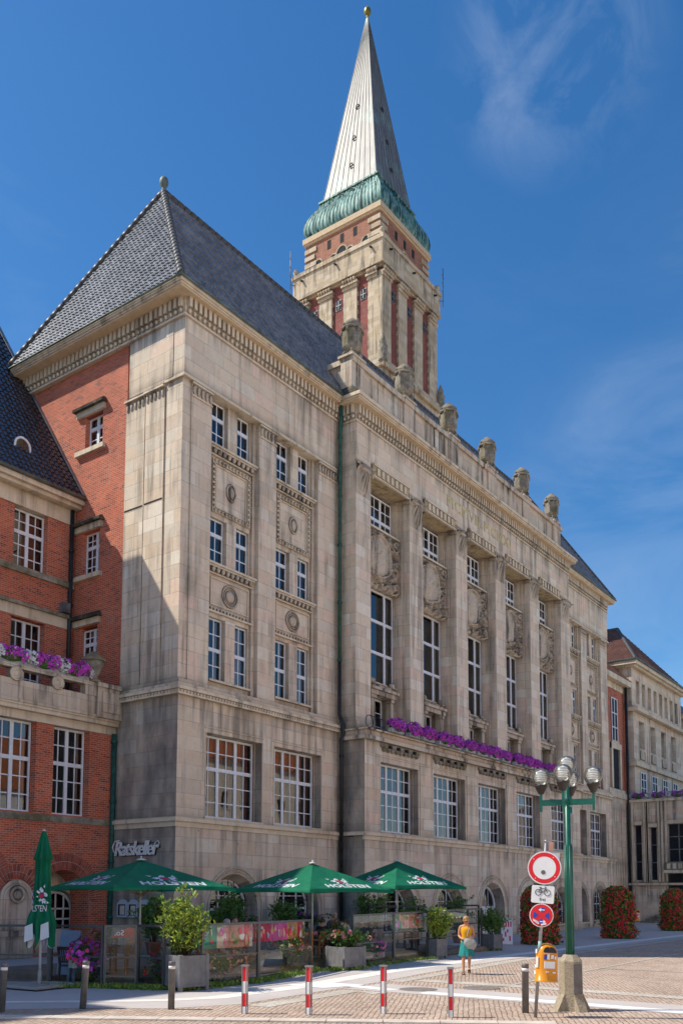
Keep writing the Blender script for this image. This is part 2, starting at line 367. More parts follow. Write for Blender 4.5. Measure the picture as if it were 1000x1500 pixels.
def dentils(mb, x0, x1, y, z0, z1, step=.275, out=.15, axis='x', sgn=-1, balls=True):
    """row of consoles over a row of balls; face direction sgn along the other axis"""
    n = max(1, int(round((x1-x0)/step))); st = (x1-x0)/n; zm = z0 + (z1-z0)*.42
    for i in range(n):
        a = x0 + st*(i+.22); b = x0 + st*(i+.78); q = y + sgn*out
        if axis == 'x': mb.box(a, b, min(y,q), max(y,q), zm, z1)
        else: mb.box(min(y,q), max(y,q), a, b, zm, z1)
        c = (a+b)/2
        if balls:
            p = (c, y+sgn*.06, z0+(zm-z0)*.5) if axis == 'x' else (y+sgn*.06, c, z0+(zm-z0)*.5)
            mb.ball(p, .085, 6, 4, sc=(1,1,1.15))
def relief(mb, x0, x1, z0, z1, y, seed=0, nx=56, nz=72, amp=.34, mi=0):
    """carved cartouche: oval shield, scrolls and leafwork as a height field"""
    w, h = x1-x0, z1-z0; P = []
    for i in range(nz+1):
        row = []
        for j in range(nx+1):
            u = j/nx*2-1; v = i/nz*2-1
            n1 = mnoise.noise((u*2.3+seed*7, v*3.1, seed*3.3)); n2 = mnoise.noise((u*7+seed, v*9, seed)); n3 = mnoise.noise((u*15+seed, v*19, seed+2))
            cu_ = u+.16; cv_ = v-.10+.05*n1
            d = math.hypot(cu_/.60, cv_/.70)*(1+.05*math.sin(4*math.atan2(cv_, cu_)+.6))
            if d < 1: hh = .50+.32*(1-d*d) + (.10*math.sin(16*cu_+5*n1) if cv_ > .05 else .05*n3)
            elif d < 1.13: hh = .92-.25*abs(d-1.06)/.07
            else:
                a = math.atan2(cv_, cu_); sp = math.sin(9*a+3.5*d*(1 if u > 0 else -1)+6*n1); sp2 = math.sin(23*u*(1+.4*n1)+5*v+9*n2)
                hh = max(0, .38+.40*sp+.16*sp2+.30*n2)
                for (qu, qv, cr) in ((.72,-.78,.26),(-.70,-.86,.2),(.70,.74,.24),(.74,.05,.2),(.22,-.92,.2)):
                    e = math.hypot((u-qu)*w/h*1.1, v-qv)/cr
                    if e < 1.15: hh = max(hh if e > .9 else 0, (.55+.45*math.cos(e*9+math.atan2(v-qv, u-qu)))*min(1, (1.15-e)*4))
            hgt = hh + .08*n3
            edge = min(1, (1-abs(u))*14, (1-abs(v))*14)
            row.append((x0+w*j/nx, y - amp*max(0, hgt)*max(0, edge), z0+h*i/nz))
        P.append(row)
    mb.grid(P, mi, True)
def shell(mb, x0, x1, z0, z1, y, amp=.36, mi=0):
    nx, nz = 44, 32; P = []
    for i in range(nz+1):
        row = []
        for j in range(nx+1):
            u = j/nx*2-1; v = i/nz
            cx_, cv = u*1.15, 1.05 - v
            d = math.hypot(cx_, cv*1.0); a = math.atan2(cx_, cv)
            rib = .6+.4*math.cos(a*14)
            hh = (max(0, 1-d)**.4*.75*rib + .15*max(0,1-d)) if (d < 1 and v < .72) else 0
            if v > .72: # volutes and bead row
                e1 = math.hypot((abs(u)-.78)*1.0, (v-.84)*1.2)/.22
                hh = max(.55*max(0, 1-abs(v-.85)/.14), (.6+.4*math.cos(e1*7))*max(0, 1.2-e1)*1.2, .5*(.5+.5*math.cos(u*34)) if v > .9 else 0)
            row.append((x0+(x1-x0)*j/nx, y-amp*hh, z0+(z1-z0)*v))
        P.append(row)
    mb.grid(P, mi, True)
# ---- window kinds (each built once, then copied)
ROW1 = lambda: make_window(.88, 2.6, [], [.44], [1.3], [.65, 1.95], .06, cur=[[(.05,.3),(.6,.84)],'curtain'])
ROW2 = lambda: make_window(.88, 1.95, [], [.44], [1.28], [.64], .06, cur=[[(.05,.25)],'curtain'])
def tri(w, h, thick, bars, c):
    return make_window(w, h, thick, bars, [h*.60], [h*.20, h*.40, h*.80], .085, cur=c)
protos = {}
def win(kind, parent, loc, rz=0):
    if kind not in protos:
        o = KINDS[kind](); o.parent = parent; o.location = loc; o.rotation_euler = (0,0,rz); protos[kind] = o; return o
    return dup(protos[kind], parent, loc, rz)
KINDS = {
 'row1': ROW1, 'row2': ROW2,
 'row1o': lambda: make_window(.88, 2.6, [], [.44], [1.3], [.65, 1.95], .06, cur=[[(.05,.84)],'curtain']),
 'gw': lambda: tri(3.2, 3.35, [1.07, 2.13], [.55, 1.6, 2.66], [[(.2,.5),(.8,1.05),(1.3,1.6),(1.9,2.2),(2.5,2.7),(2.9,3.1)], 'curtain_red']),
 'gwc': lambda: tri(3.3, 3.32, [1.1, 2.2], [.57, 1.65, 2.74], [[(.1,.28),(.9,1.05),(1.15,1.35),(2.0,2.15),(2.25,2.4),(3.0,3.2)], 'curtain']),
 'top': lambda: make_window(3.1, 1.85, [1.03, 2.07], [.53, 1.55, 2.58], [.62], [.31, 1.24], .07, cur=[[(.1,.5)],'curtain',.3]),
 'big': lambda: make_window(3.5, 4.85, [.82, 2.68], [], [1.62, 3.25], [], .10, cur=[[(.12,.6),(2.9,3.38)],'curtain']),
 'wing': lambda: make_window(1.6, 3.38, [.78], [.4, 1.19], [2.0], [.68, 1.34, 2.7], .08, cur=[[(1.32,1.52)],'curtain']),
 'wingup': lambda: make_window(1.6, 2.5, [.8], [.42, 1.2], [1.55], [.52, 1.03, 2.02], .075, cur=[[(.1,.4)],'curtain']),
 'small': lambda: make_window(1.15, 1.5, [.57], [], [.98], [.5], .07, cur=[[(.1,.5)],'curtain']),
 'mid': lambda: make_window(1.15, 1.9, [.72], [.37], [1.25], [.42, .83, 1.56], .07, cur=[[(.1,.6)],'curtain']),
}
# ---- pavilions
def pavilion(x0, flip, kinds):
    def X(u): return x0 + (PW-u if flip else u)
    wall, ledge, trim, head, dent = MB(), MB(), MB(), MB(), MB()
    def B(mb, ua, ub, ya, yb, za, zb, mi=0): mb.box(X(ua), X(ub), ya, yb, za, zb, mi)
    CT = [M['trim'], M['carved']]
    xe = X(-.15); wall.quad((xe,-.15,0),(xe,.5,0),(xe,.5,5.06),(xe,-.15,5.06))
    # arcade storey
    segs = [(-.15, 5.2, 3.15), (5.2, 10.4, 7.27)]
    for a, b, c in segs:
        xa, xb = sorted((X(a), X(b)))
        arch_wall(wall, xa, xb, 0, 5.06, X(c), 1.42, 1.72, .42, -.15, .42, rb=1.2)
        av = MB(); archivolt(av, X(c), 1.66, 1.72, .05, -.15, .05); archivolt(av, X(c), 1.52, 1.72, .05, -.15, .035); av.build('archivolt', M['trim'], hall)
        asl = MB(); asl.box(X(c)-1.5, X(c)+1.5, -.30, .40, .30, .425); asl.build('arch_sill', M['trim'], hall)
    B(wall, -.15, 10.4, .42, .5, 5.0, 5.06)
    B(ledge, -.27, 10.4, -.27, .55, 5.06, 5.2); B(ledge, -.2, 10.4, -.2, .55, 5.2, 5.245); B(ledge, -.2, 10.4, -.19, .3, 4.86, 5.06)
    # tall rectangular windows
    xs = sorted([(X(a), X(b)) if not flip else (X(b), X(a)) for a, b in ((1.47, 4.79), (5.6, 8.92))])
    xa, xb = sorted((X(-.1), X(10.4)))
    holes(wall, xa, xb, 5.245, 9.93, [(a, b, 5.32, 8.68) for a, b in xs], -.1, .5)
    for a, b in xs:
        wall.box(a-.0, a+.06, .28, .5, 5.32, 8.68); wall.box(b-.06, b, .28, .5, 5.32, 8.68)
        sr_ = MB(); sr_.box(b+.02, b+.05, -.125, -.1, 5.32, 8.68); sr_.box(a-.05, a-.02, -.125, -.1, 5.32, 8.68); sr_.box(a-.1, b+.1, -.16, -.1, 5.245, 5.31); sr_.box(a-.1, b+.1, -.13, -.1, 8.86, 8.9); sr_.build('window_surround', M['trim'], hall)
    # string course
    B(trim, -.27, 10.4, -.27, .5, 9.93, 10.0); B(trim, -.22, 10.4, -.22, .5, 10.0, 10.12); B(trim, -.3, 10.4, -.3, .5, 10.12, 10.25)
    n = 60
    for i in range(n): 
        u = -.1 + 10.4*i/n; B(trim, u, u+.11, -.255, -.2, 10.01, 10.1)
    B(trim, -.16, 10.4, -.16, .5, 10.25, 10.4); B(wall, -.05, 10.4, -.06, .5, 10.4, 10.58)
    # pilasters
    B(wall, 0, .45, .05, .5, 10.58, 22.72)
    for a, b in ((.45, 1.6), (4.55, 5.7), (8.73, 10.4)):
        B(wall, a, b, 0, .5, 10.58, 22.72)
        m = max(3, int((b-a)/.2))
        cap = MB()
        for i in range(m):
            c = a + (b-a)*(i+.5)/m
            cap.ball((X(c), -.02, 22.42), .1, 7, 5, 1, sc=(.85,.7,1.9))
        B(cap, a-.02, b+.02, -.1, 0, 22.62, 22.7); B(cap, a-.0, b+.0, -.05, 0, 22.12, 22.18)
        cap.build('pilaster_capital', CT, hall)
    # bays
    for k, (a, b) in enumerate(((1.6, 4.55), (5.7, 8.73))):
        c = (a+b)/2
        B(wall, a, a+.2, .2, .5, 10.58, 22.72); B(wall, b-.2, b, .2, .5, 10.58, 22.72)
        B(wall, a+.2, a+.30, .32, .5, 10.58, 22.72); B(wall, b-.30, b-.2, .32, .5, 10.58, 22.72)
        B(wall, c-.29, c+.29, .22, .5, 10.93, 13.55); B(wall, c-.29, c+.29, .22, .5, 15.78, 17.73); B(wall, c-.29, c+.29, .22, .5, 20.8, 22.72)
        for z0, z1 in ((10.58, 10.93), (13.55, 15.78), (17.73, 20.8)):
            B(wall, a+.30, b-.30, .28, .5, z0, z1)
        ws_ = MB(); B(ws_, a+.2, b-.2, .12, .28, 10.86, 10.95); ws_.build('window_sill', M['trim'], hall)
        # carved sills
        for zs in (15.52, 20.52):
            sl = MB(); B(sl, a+.02, b-.02, .04, .28, zs+.16, zs+.25); B(sl, a+.06, b-.06, .1, .28, zs+.08, zs+.16)
            m = 9
            for i in range(m): sl.ball((X(a+.2+(b-a-.4)*(i+.5)/m), .13, zs-.02), .12, 6, 4, 1, sc=(1,.8,1))
            B(sl, a+.1, b-.1, .17, .28, zs-.2, zs-.14); sl.build('carved_sill', CT, hall)
        md = MB(); B(md, a+.1, b-.1, .16, .28, 13.72, 13.8)
        for i in range(12): B(md, a+.3+(b-a-.6)*i/12, a+.3+(b-a-.6)*(i+.55)/12, .2, .28, 13.82, 13.93, 1)
        # medallion panel
        p0, p1 = sorted((X(a+.32), X(b-.32)))
        for (xa_, xb_, za_, zb_) in ((p0, p1, 14.05, 14.11), (p0, p1, 15.16, 15.22), (p0, p0+.06, 14.11, 15.16), (p1-.06, p1, 14.11, 15.16)):
            md.box(xa_, xb_, .235, .28, za_, zb_)
        mx = X(c)
        for rr, tt in ((.44, .045), (.33, .03)):
            md.tube([(mx+rr*math.cos(t*math.pi/12), .25, 14.63+rr*math.sin(t*math.pi/12)) for t in range(25)], tt, 6, 1)
        md.ball((mx, .27, 14.63), .27, 12, 6, 1, sc=(1,.45,1)); md.build('medallion_panel', CT, hall); fp = MB()
        # framed panel with oval
        for d, y, w_ in ((0, .2, .16), (.22, .235, .05)):
            q0, q1, z0, z1 = p0+d, p1-d, 17.95+d, 20.22-d
            for (xa_, xb_, za_, zb_) in ((q0, q1, z0, z0+w_), (q0, q1, z1-w_, z1), (q0, q0+w_, z0+w_, z1-w_), (q1-w_, q1, z0+w_, z1-w_)):
                fp.box(xa_, xb_, y, .28, za_, zb_)
        for i in range(11):
            for zz in (18.03, 20.14): fp.ball((p0+.12+(p1-p0-.24)*i/10, .19, zz), .07, 6, 4, 1)
        for i in range(9):
            for xx in (p0+.08, p1-.08): fp.ball((xx, .19, 18.2+1.75*i/8), .07, 6, 4, 1)
        fp.tube([(mx+.26*math.cos(t*math.pi/10), .25, 19.1+.36*math.sin(t*math.pi/10)) for t in range(21)], .05, 6, 1)
        fp.ball((mx, .26, 19.1), .2, 10, 6, 1, sc=(.9,.5,1.35)); fp.build('framed_panel', CT, hall)
        # windows
        for i, (xx) in enumerate((c-1.19, c+.31)):
            L = min(X(xx), X(xx+.88))
            kd = kinds[k*2+i]
            win(kd[0], hall, (L, .42, 10.94)); win('row2', hall, (L, .42, 15.78)); win('row2', hall, (L, .42, 20.78))
        L = min(X(a-.08), X(b+.19)) if k == 0 else min(X(5.66), X(8.86))
        L = xs[0][0]+.06 if (X(c) < x0+PW/2) else xs[1][0]+.06
        win('gw', hall, (L, .38, 5.32))
    # head of the wall
    B(head, -.1, 10.4, -.12, .6, 22.72, 22.82); B(wall, -.02, 10.4, -.03, .6, 22.82, 25.24)
    B(dent, -.12, 10.4, -.1, .6, 25.24, 25.32); B(wall, -.04, 10.4, -.05, .6, 25.32, 26.04)
    xa, xb = sorted((X(0.), X(10.38)))
    dentils(dent, xa, xb, -.05, 25.32, 26.04)
    if flip: wall.box(T-.4, T+.1, .5, 11, 0, 9.9); wall.box(T-.4, T, .5, 10.6, 9.9, 26.0)
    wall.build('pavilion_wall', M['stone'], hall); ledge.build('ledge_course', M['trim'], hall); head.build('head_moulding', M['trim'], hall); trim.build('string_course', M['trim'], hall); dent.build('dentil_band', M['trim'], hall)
pavilion(0, False, [('row1',),('row1o',),('row1',),('row1o',)])
pavilion(T-PW, True, [('row1',),('row1',),('row1o',),('row1',)])
# ---- right-hand corner side of the block (east end) and dark core
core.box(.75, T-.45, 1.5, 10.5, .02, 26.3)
# ---- west flank (facing -X)
side = MB(); bside = MB(); trim = MB(); ledge = MB(); head = MB(); dent = MB()
side.box(-.15, .5, .5, 3.55, 0, 5.06); side.box(-.1, .5, .5, 3.5, 5.245, 9.93); side.box(-.05, .5, .5, 3.55, 10.4, 10.58)
ledge.box(-.27, .5, .55, 3.6, 5.06, 5.2); ledge.box(-.2, .5, .55, 3.6, 5.2, 5.245); ledge.box(-.19, .5, .3, 3.6, 4.86, 5.06); ledge.build('ledge_course', M['trim'], hall)
trim.box(-.27, .5, .5, 3.6, 9.93, 10.0); trim.box(-.22, .5, .5, 3.6, 10.0, 10.12); trim.box(-.3, .5, .5, 3.6, 10.12, 10.25); trim.box(-.16, .5, .5, 3.6, 10.25, 10.4)
for i in range(20): trim.box(-.255, -.2, -.2+3.7*i/20, -.09+3.7*i/20, 10.01, 10.1)
side.box(0, .5, .5, .95, 10.58, 22.72)
side.box(.06, .5, .95, 1.08, 10.58, 22.72)
for a, b, xf in ((1.08, 2.18, 0.), (2.26, 3.4, .03)):
    side.box(xf, .5, a, b, 10.58, 22.72)
    cap = MB()
    for i in range(5): cap.ball((xf-.0, a+(b-a)*(i+.5)/5, 22.42), .1, 7, 5, 1, sc=(.7,.85,1.9))
    cap.box(xf-.12, .3, a-.03, b+.03, 22.64, 22.72); cap.build('pilaster_capital', [M['trim'], M['carved']], hall)
side.box(.09, .5, 2.18, 2.26, 10.58, 22.72)
sl_ = MB(); sl_.box(-.012, .02, 1.12, 2.15, 17.98, 18.04); sl_.build('open_joint', M['interior'], hall); sl_ = MB(); sl_.box(.018, .04, 2.3, 3.38, 17.98, 18.04); sl_.build('open_joint', M['interior'], hall)
side.box(-.02, .5, .6, 3.2, 22.82, 25.24); head.box(-.1, .5, .6, 1.0, 22.72, 22.82); head.build('head_moulding', M['trim'], hall); side.box(.03, .5, 1.0, 3.35, 22.72, 22.82)
side.box(-.045, .5, .6, 1.0, 22.9, 25.24)
dent.box(-.12, .5, .6, 10.8, 25.24, 25.32); dent.box(-.04, .5, .6, 10.8, 25.32, 26.04)
dentils(dent, 0., 10.8, -.04, 25.32, 26.04, axis='y')
# brick flank with three windows
def flank_holes(mb, y0, y1, x0, x1, zs, ops):
    z = zs[0]
    for (ya, yb, za, zb) in ops:
        mb.box(x0, x1, y0, y1, z, za); mb.box(x0, x1, y0, ya, za, zb); mb.box(x0, x1, yb, y1, za, zb); z = zb
    mb.box(x0, x1, y0, y1, z, zs[1])
flank_holes(bside, 3.4, 10.8, .08, .5, (8, 25.24), [(4.95, 6.1, 11.6, 13.6), (4.95, 6.1, 15.84, 17.74), (4.95, 6.1, 21.45, 22.95)])
for za, zb, kd in ((11.6, 13.6, 'mid'), (15.84, 17.74, 'mid'), (21.45, 22.95, 'small')):
    win(kd, hall, (.32, 6.1, za), R(-90))
    hd = MB(); hd.box(-.05, .3, 4.78, 6.6, zb+.02, zb+.28); hd.box(-.2, .3, 4.70, 6.68, zb+.28, zb+.40, 1); hd.frus((-.2,.3,4.70,6.68), zb+.40, (.0,.3,4.8,6.58), zb+.54, 1); hd.build('window_hood', [M['trim'], M['moss_dark']], hall)
    hd = MB(); hd.box(-.08, .3, 4.74, 6.62, za-.22, za-.02); hd.build('window_sill', M['trim'], hall)
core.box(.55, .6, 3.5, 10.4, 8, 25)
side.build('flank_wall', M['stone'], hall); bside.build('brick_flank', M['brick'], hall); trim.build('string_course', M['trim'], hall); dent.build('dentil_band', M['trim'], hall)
# ---- centre block
ledge = MB(); dent = MB()
cw = MB(); YC = -1.0; YL = -1.5
pil = [(10.4, 11.66), (15.26, 16.6), (20.22, 21.56), (25.18, 26.52), (30.14, 31.5), (35.2, 36.8)]
bays = [(pil[i][1], pil[i+1][0]) for i in range(5)]
ctr = [(a+b)/2 for a, b in bays]
edges = [CX0] + [(pil[i][0]+pil[i][1])/2 for i in range(1,5)] + [CX1]
door = MB()
for i, c in enumerate(ctr):
    if i == 2: arch_wall(cw, edges[i], edges[i+1], 0, 5.06, c, 1.42, 1.62, .02, YL, YL+.62, rb=1.2)
    else:
        arch_wall(cw, edges[i], edges[i+1], 0, 5.06, c, 1.5, 1.42, .5, YL, YL+.62, rb=1.26)
        asl = MB(); asl.box(c-1.6, c+1.6, YL-.14, YL+.6, .38, .505); asl.build('arch_sill', M['trim'], hall)
    av = MB(); archivolt(av, c, 1.92, 1.5, .05, YL, .055); archivolt(av, c, 1.76, 1.5, .05, YL, .035); av.build('archivolt', M['trim'], hall)
cw.quad((CX0,YL,0),(CX0,YL+.62,0),(CX0,YL+.62,5.06),(CX0,YL,5.06)); cw.quad((CX1,YL,0),(CX1,YL+.62,0),(CX1,YL+.62,5.06),(CX1,YL,5.06)); cw.box(CX0, CX0+.4, YL+.62, 0, 0, 5.06); cw.box(CX1-.4, CX1, YL+.62, 0, 0, 5.06); cw.box(CX0, CX1, YL+.62, -.6, 5.0, 5.06)
ledge.box(CX0-.12, CX1+.12, YL-.12, 0, 5.06, 5.2); ledge.box(CX0-.05, CX1+.05, YL-.05, 0, 5.2, 5.245); ledge.box(CX0-.04, CX1+.04, YL-.05, YL+.1, 4.86, 5.06)
holes(cw, CX0, CX1, 5.245, 9.55, [(c-1.71, c+1.71, 5.3, 8.62) for c in ctr], YL, YL+.62)
cw.box(CX0, CX0+.4, YL+.62, 0, 5.245, 9.55); cw.box(CX1-.4, CX1, YL+.62, 0, 5.245, 9.55)
tr_ = MB(); tr_.box(CX0-.03, CX1+.03, YL-.03, YL, 8.86, 8.9); tr_.build('lintel_fillet', M['trim'], hall)
for i, c in enumerate(ctr):
    win('gwc', hall, (c-1.65, YL+.46, 5.3))
    cw.box(c-1.71, c-1.65, YL+.3, YL+.6, 5.3, 8.62); cw.box(c+1.65, c+1.71, YL+.3, YL+.6, 5.3, 8.62)
    tr_ = MB(); tr_.box(c+1.86, c+1.91, YL-.04, YL, 5.3, 8.86); tr_.build('window_surround', M['trim'], hall)
    # carved corbel strip below the balcony
    moss0 = c-1.5
    cs = MB()
    for k in range(9):
        cs.ball((moss0+k*.37, YL-.06, 9.25), .15, 7, 5, mi=0, sc=(1,.8,.9))
    cs.box(c-1.75, c+1.75, YL-.1, YL, 9.33, 9.5)
    for k in range(4): cs.box(moss0+.3+k*.74, moss0+.44+k*.74, YL-.24, YL, 9.3, 9.44, 1)
    cs.build('corbel_strip', [M['mossy'], M['interior']], hall)
balc = MB()
balc.box(CX0-.18, CX1+.18, YL-.24, -.31, 9.55, 9.72); balc.box(CX0-.1, CX1+.1, YL-.15, -.02, 9.72, 9.98); balc.box(CX0-.2, CX1+.2, YL-.28, -.32, 9.98, 10.06)
cw.box(CX0, CX0+.3, -.31, -.02, 9.55, 9.72); cw.box(CX0, CX0+.3, -.32, -.02, 9.98, 10.06)
for a, b in pil: 
    cw.box(a, b, YC, 0, 10.06, 23.5)
    cw.box(a-.06, b+.06, YC-.07, 0, 10.06, 10.45)
for i, (a, b) in enumerate(pil):
    sc_ = MB(); shell(sc_, a+.02, b-.02, 21.55, 23.12, YC-.01)
    sc_.box(a-.04, b+.04, YC-.1, YC, 23.1, 23.2)
    for s, xx in ((0, a), (1, b)):
        if (i, s) in ((0, 0), (5, 1)): continue
        sc_.box(min(xx, xx+(.12 if s else -.12)), max(xx, xx+(.12 if s else -.12)), YC-.1, YC+.35, 22.7, 23.2)
    sc_.build('shell_capital', M['carved'], hall)
cw.box(CX0, CX1, YC, 0, 23.5, 25.2)
for i, (a, b) in enumerate(bays):
    c = (a+b)/2
    # lintel with flutes
    gil = MB(); gil.box(a+.12, b-.12, YC-.06, -.02, 22.92, 23.5)
    for k in range(7):
        x = a+.35+(b-a-.7)*(k+.5)/7
        gil.box(x-.11, x+.11, YC-.12, YC-.06, 23.0, 23.38, 1)
    gil.box(a+.12, b-.12, YC-.14, YC-.06, 23.42, 23.52, 1); gil.box(a+.1, b-.1, YC-.12, YC+.0, 22.86, 22.92, 1); gil.build('fluted_lintel', [M['gilt'], M['trim']], hall)
    # stepped jambs
    for s, xx in ((1, a), (-1, b)):
        cw.box(xx, xx+s*.1, YC+.45, 0, 10.06, 22.9); cw.box(xx+s*.1, xx+s*.2, -.35, .12, 17.8, 22.9)
    cw.box(a+.1, b-.1, -.12, .3, 20.72, 20.86); tr_ = MB(); tr_.box(a+.1, b-.1, -.5, -.12, 20.7, 20.8); tr_.build('window_sill', M['trim'], hall)
    cw.box(a+.1, b-.1, -.28, .3, 17.78, 20.7)
    rl = MB(); relief(rl, a+.12, b-.12, 17.72, 20.68, -.29, seed=i+1); rl.build('carved_cartouche', M['carved'], hall)
    win('top', hall, (c-1.55, .0, 20.86)); win('big', hall, (c-1.75, .02, 12.92))
    cw.box(a+.0, b-.0, -.1, .5, 22.9, 23.5)
    # portal below the big window
    cw.box(a+.1, a+.95, -.2, .5, 10.06, 12.92); cw.box(b-.95, b-.1, -.2, .5, 10.06, 12.92); cw.box(a+.95, b-.95, -.2, .5, 12.2, 12.92)
    pt = MB()
    for s, xx in ((1, a+.75), (-1, b-.75)):
        pt.box(xx, xx+s*.32, -.52, -.2, 10.06, 12.0); pt.box(xx-s*.06, xx+s*.4, -.58, -.2, 12.0, 12.18)
        pt.ball((xx+s*.16, -.45, 12.86), .17, 10, 7, sc=(1,1,1.15))
    pt.box(a+.62, b-.62, -.62, -.2, 12.18, 12.42); pt.box(a+.55, b-.55, -.7, -.2, 12.42, 12.56); pt.box(a+.9, b-.9, -.5, -.2, 12.56, 12.75); pt.build('balcony_portal', M['carved'], hall)
    tr_ = MB(); tr_.box(a+.1, b-.1, -.3, .1, 12.86, 12.93); tr_.build('window_sill', M['trim'], hall)
    core.box(a+.95, b-.95, .42, .5, 10.06, 12.2)
door_w = lambda: make_window(1.5, 2.1, [.75], [], [], [.7, 1.4], .1)
KINDS['bdoor'] = door_w
for c in ctr: win('bdoor', hall, (c-.75, .05, 10.07))
# centre cornice, parapet
dent.box(CX0-.06, CX1+.06, YC-.06, .5, 25.12, 25.2); cw.box(CX0-.02, CX1+.02, YC-.02, .5, 25.2, 25.97)
dentils(dent, CX0, CX1, YC-.02, 25.2, 25.97); dentils(dent, YC, .0, CX0-.02, 25.2, 25.97, axis='y'); 
corn = MB(); soff = MB(); par = MB()
soff.box(CX0-.34, CX1+.34, -1.42, .6, 25.97, 26.06)
corn.box(CX0-.38, CX1+.38, -1.46, .7, 26.06, 26.16); corn.box(CX0-.44, CX1+.44, -1.52, .7, 26.16, 26.32)
cwt = MB(); cwt.frus((CX0-.42, CX1+.42, -1.50, .7), 26.32, (CX0+.1, CX1-.1, -.66, .6), 27.12); cwt.build('cornice_weathering', M['moss_dark'], hall)
PX0, PX1 = 10.62, 36.4
par.box(PX0, PX1, -.62, -.1, 26.7, 28.35); par.box(PX0-.12, PX1+.12, -.75, .05, 28.35, 28.62)
par.box(PX0, PX0+.5, -.1, 2.2, 26.7, 28.35); par.box(PX0-.12, PX0+.6, .05, 2.3, 28.35, 28.62); par.box(PX1-.5, PX1, -.1, 2.2, 26.7, 28.35); par.box(PX1-.6, PX1+.12, .05, 2.3, 28.35, 28.62)
ux = [10.95, 15.75, 20.6, 25.5, 30.4, 35.35]
ux = [10.98, 15.8, 20.65, 25.55, 30.55, 35.5]
for x in ux: par.box(x-.55, x+.55, -.7, -.05, 26.7, 28.35); par.box(x-.6, x+.6, -.8, .1, 28.62, 28.74)
# pavilion cornices (deep eaves)
def eave(x0, x1, y0, y1):
    soff.box(x0+.15, x1-.15, y0+.15, y1, 25.36, 25.46)
    corn.box(x0+.08, x1-.08, y0+.08, y1, 25.46, 25.62); corn.box(x0, x1, y0, y1, 25.62, 25.84)
TE = T + .8; OF, OS = .5, .72; xL = CX0-.45; xR = CX1+.45
for (x0_, x1_, y0_, y1_) in ((-OS, xL, -OF, .6), (-OS, .45, .6, 11.05), (xR, TE, -OF, .6), (T-.4, TE, .6, 11.05)):
    yb = y0_ if y0_ > 0 else y0_; f0 = .1 if y0_ < 0 else 0.; xa_ = x0_+(.1 if x0_ == -OS else 0); xb_ = x1_-(.1 if x1_ == TE else 0)
    soff.box(xa_, xb_, y0_+f0, y1_, 26.04, 26.12)
    corn.box(x0_+(.05 if x0_ == -OS else 0), x1_-(.05 if x1_ == TE else 0), y0_+f0*.5, y1_+.02, 26.12, 26.2); corn.box(x0_, x1_, y0_, y1_+.05, 26.2, 26.36)
# ---- roof of the block
roof = MB(); rid = MB()
EX0, EX1, EY0, EY1, EZ = -.68, TE-.04, -.46, 11.1, 26.38
AX0, RY, RZ = 3.58, 5.32, 35.35; AX1 = EX1-4.6
def hip_face(mb, p0, p1, q0, q1, th=.34, **k):
    """eave p0->p1, ridge q0->q1 (q may be one point)"""
    p0, p1, q0, q1 = map(Vector, (p0, p1, q0, q1)); U = (p1-p0).normalized(); L = (p1-p0).length
    a = (q0-p0); V = (a - U*a.dot(U)); H = V.length; V /= H; N = U.cross(V).normalized()
    sa = a.dot(U)/H; sb = (L - (q1-p0).dot(U))/H; rows = int(math.ceil(H/th)); th = H/rows
    mb.add([p0 - N*.03, p1 - N*.03, q1 - N*.03, q0 - N*.03], [(0,1,2,3)])
    pantiles(mb, p0, U, V, N, rows, lambda v: min(v, H)*sa, lambda v: L - min(v, H)*sb, th=th, **k)
hip_face(roof, (EX0,EY1,EZ), (EX0,EY0,EZ), (AX0,RY,RZ), (AX0,RY,RZ))
hip_face(roof, (EX0,EY0,EZ), (EX1,EY0,EZ), (AX0,RY,RZ), (AX1,RY,RZ))
hip_face(roof, (EX1,EY0,EZ), (EX1,EY1,EZ), (AX1,RY,RZ), (AX1,RY,RZ), k=4)
roof.add([(EX1,EY1,EZ),(EX0,EY1,EZ),(AX0,RY,RZ),(AX1,RY,RZ)], [(0,1,2,3)])
def ridge(mb, p, q, r=.16, step=.42):
    p = Vector(p); q = Vector(q); n = int((q-p).length/step)
    for i in range(n): mb.tube([p+(q-p)*(i/n), p+(q-p)*((i+1.06)/n)], [r*1.05, r*.96], 8)
ridge(rid, (EX0,EY0,EZ+.02), (AX0,RY,RZ+.05)); ridge(rid, (EX0,EY1,EZ+.02), (AX0,RY,RZ+.05)); ridge(rid, (EX1,EY0,EZ+.02), (AX1,RY,RZ+.05)); ridge(rid, (AX0,RY,RZ+.05), (AX1,RY,RZ+.05))
ro = roof.build('roof', M['tile_dark'], hall); rid.build('ridge_tiles', M['ridge'], ro)
gut = MB(); gut.tube([(EX0-.1, EY1, EZ-.02), (EX0-.1, EY0-.1, EZ-.02), (xL, EY0-.1, EZ-.02)], .05, 6); gut.build('gutter', M['gutter'], ro); gut = MB(); gut.tube([(xR, EY0-.1, EZ-.02), (EX1+.1, EY0-.1, EZ-.02)], .05, 6)
gut.build('gutter', M['gutter'], ro)
fb = MB(); fb.lathe([(.09,-.2),(.10,.06),(.15,.12),(.08,.2),(.10,.28),(.19,.40),(.22,.56),(.18,.72),(.09,.82),(.02,.86)], (AX0,RY,RZ), 12); fb.build('roof_finial', M['gutter'], ro)
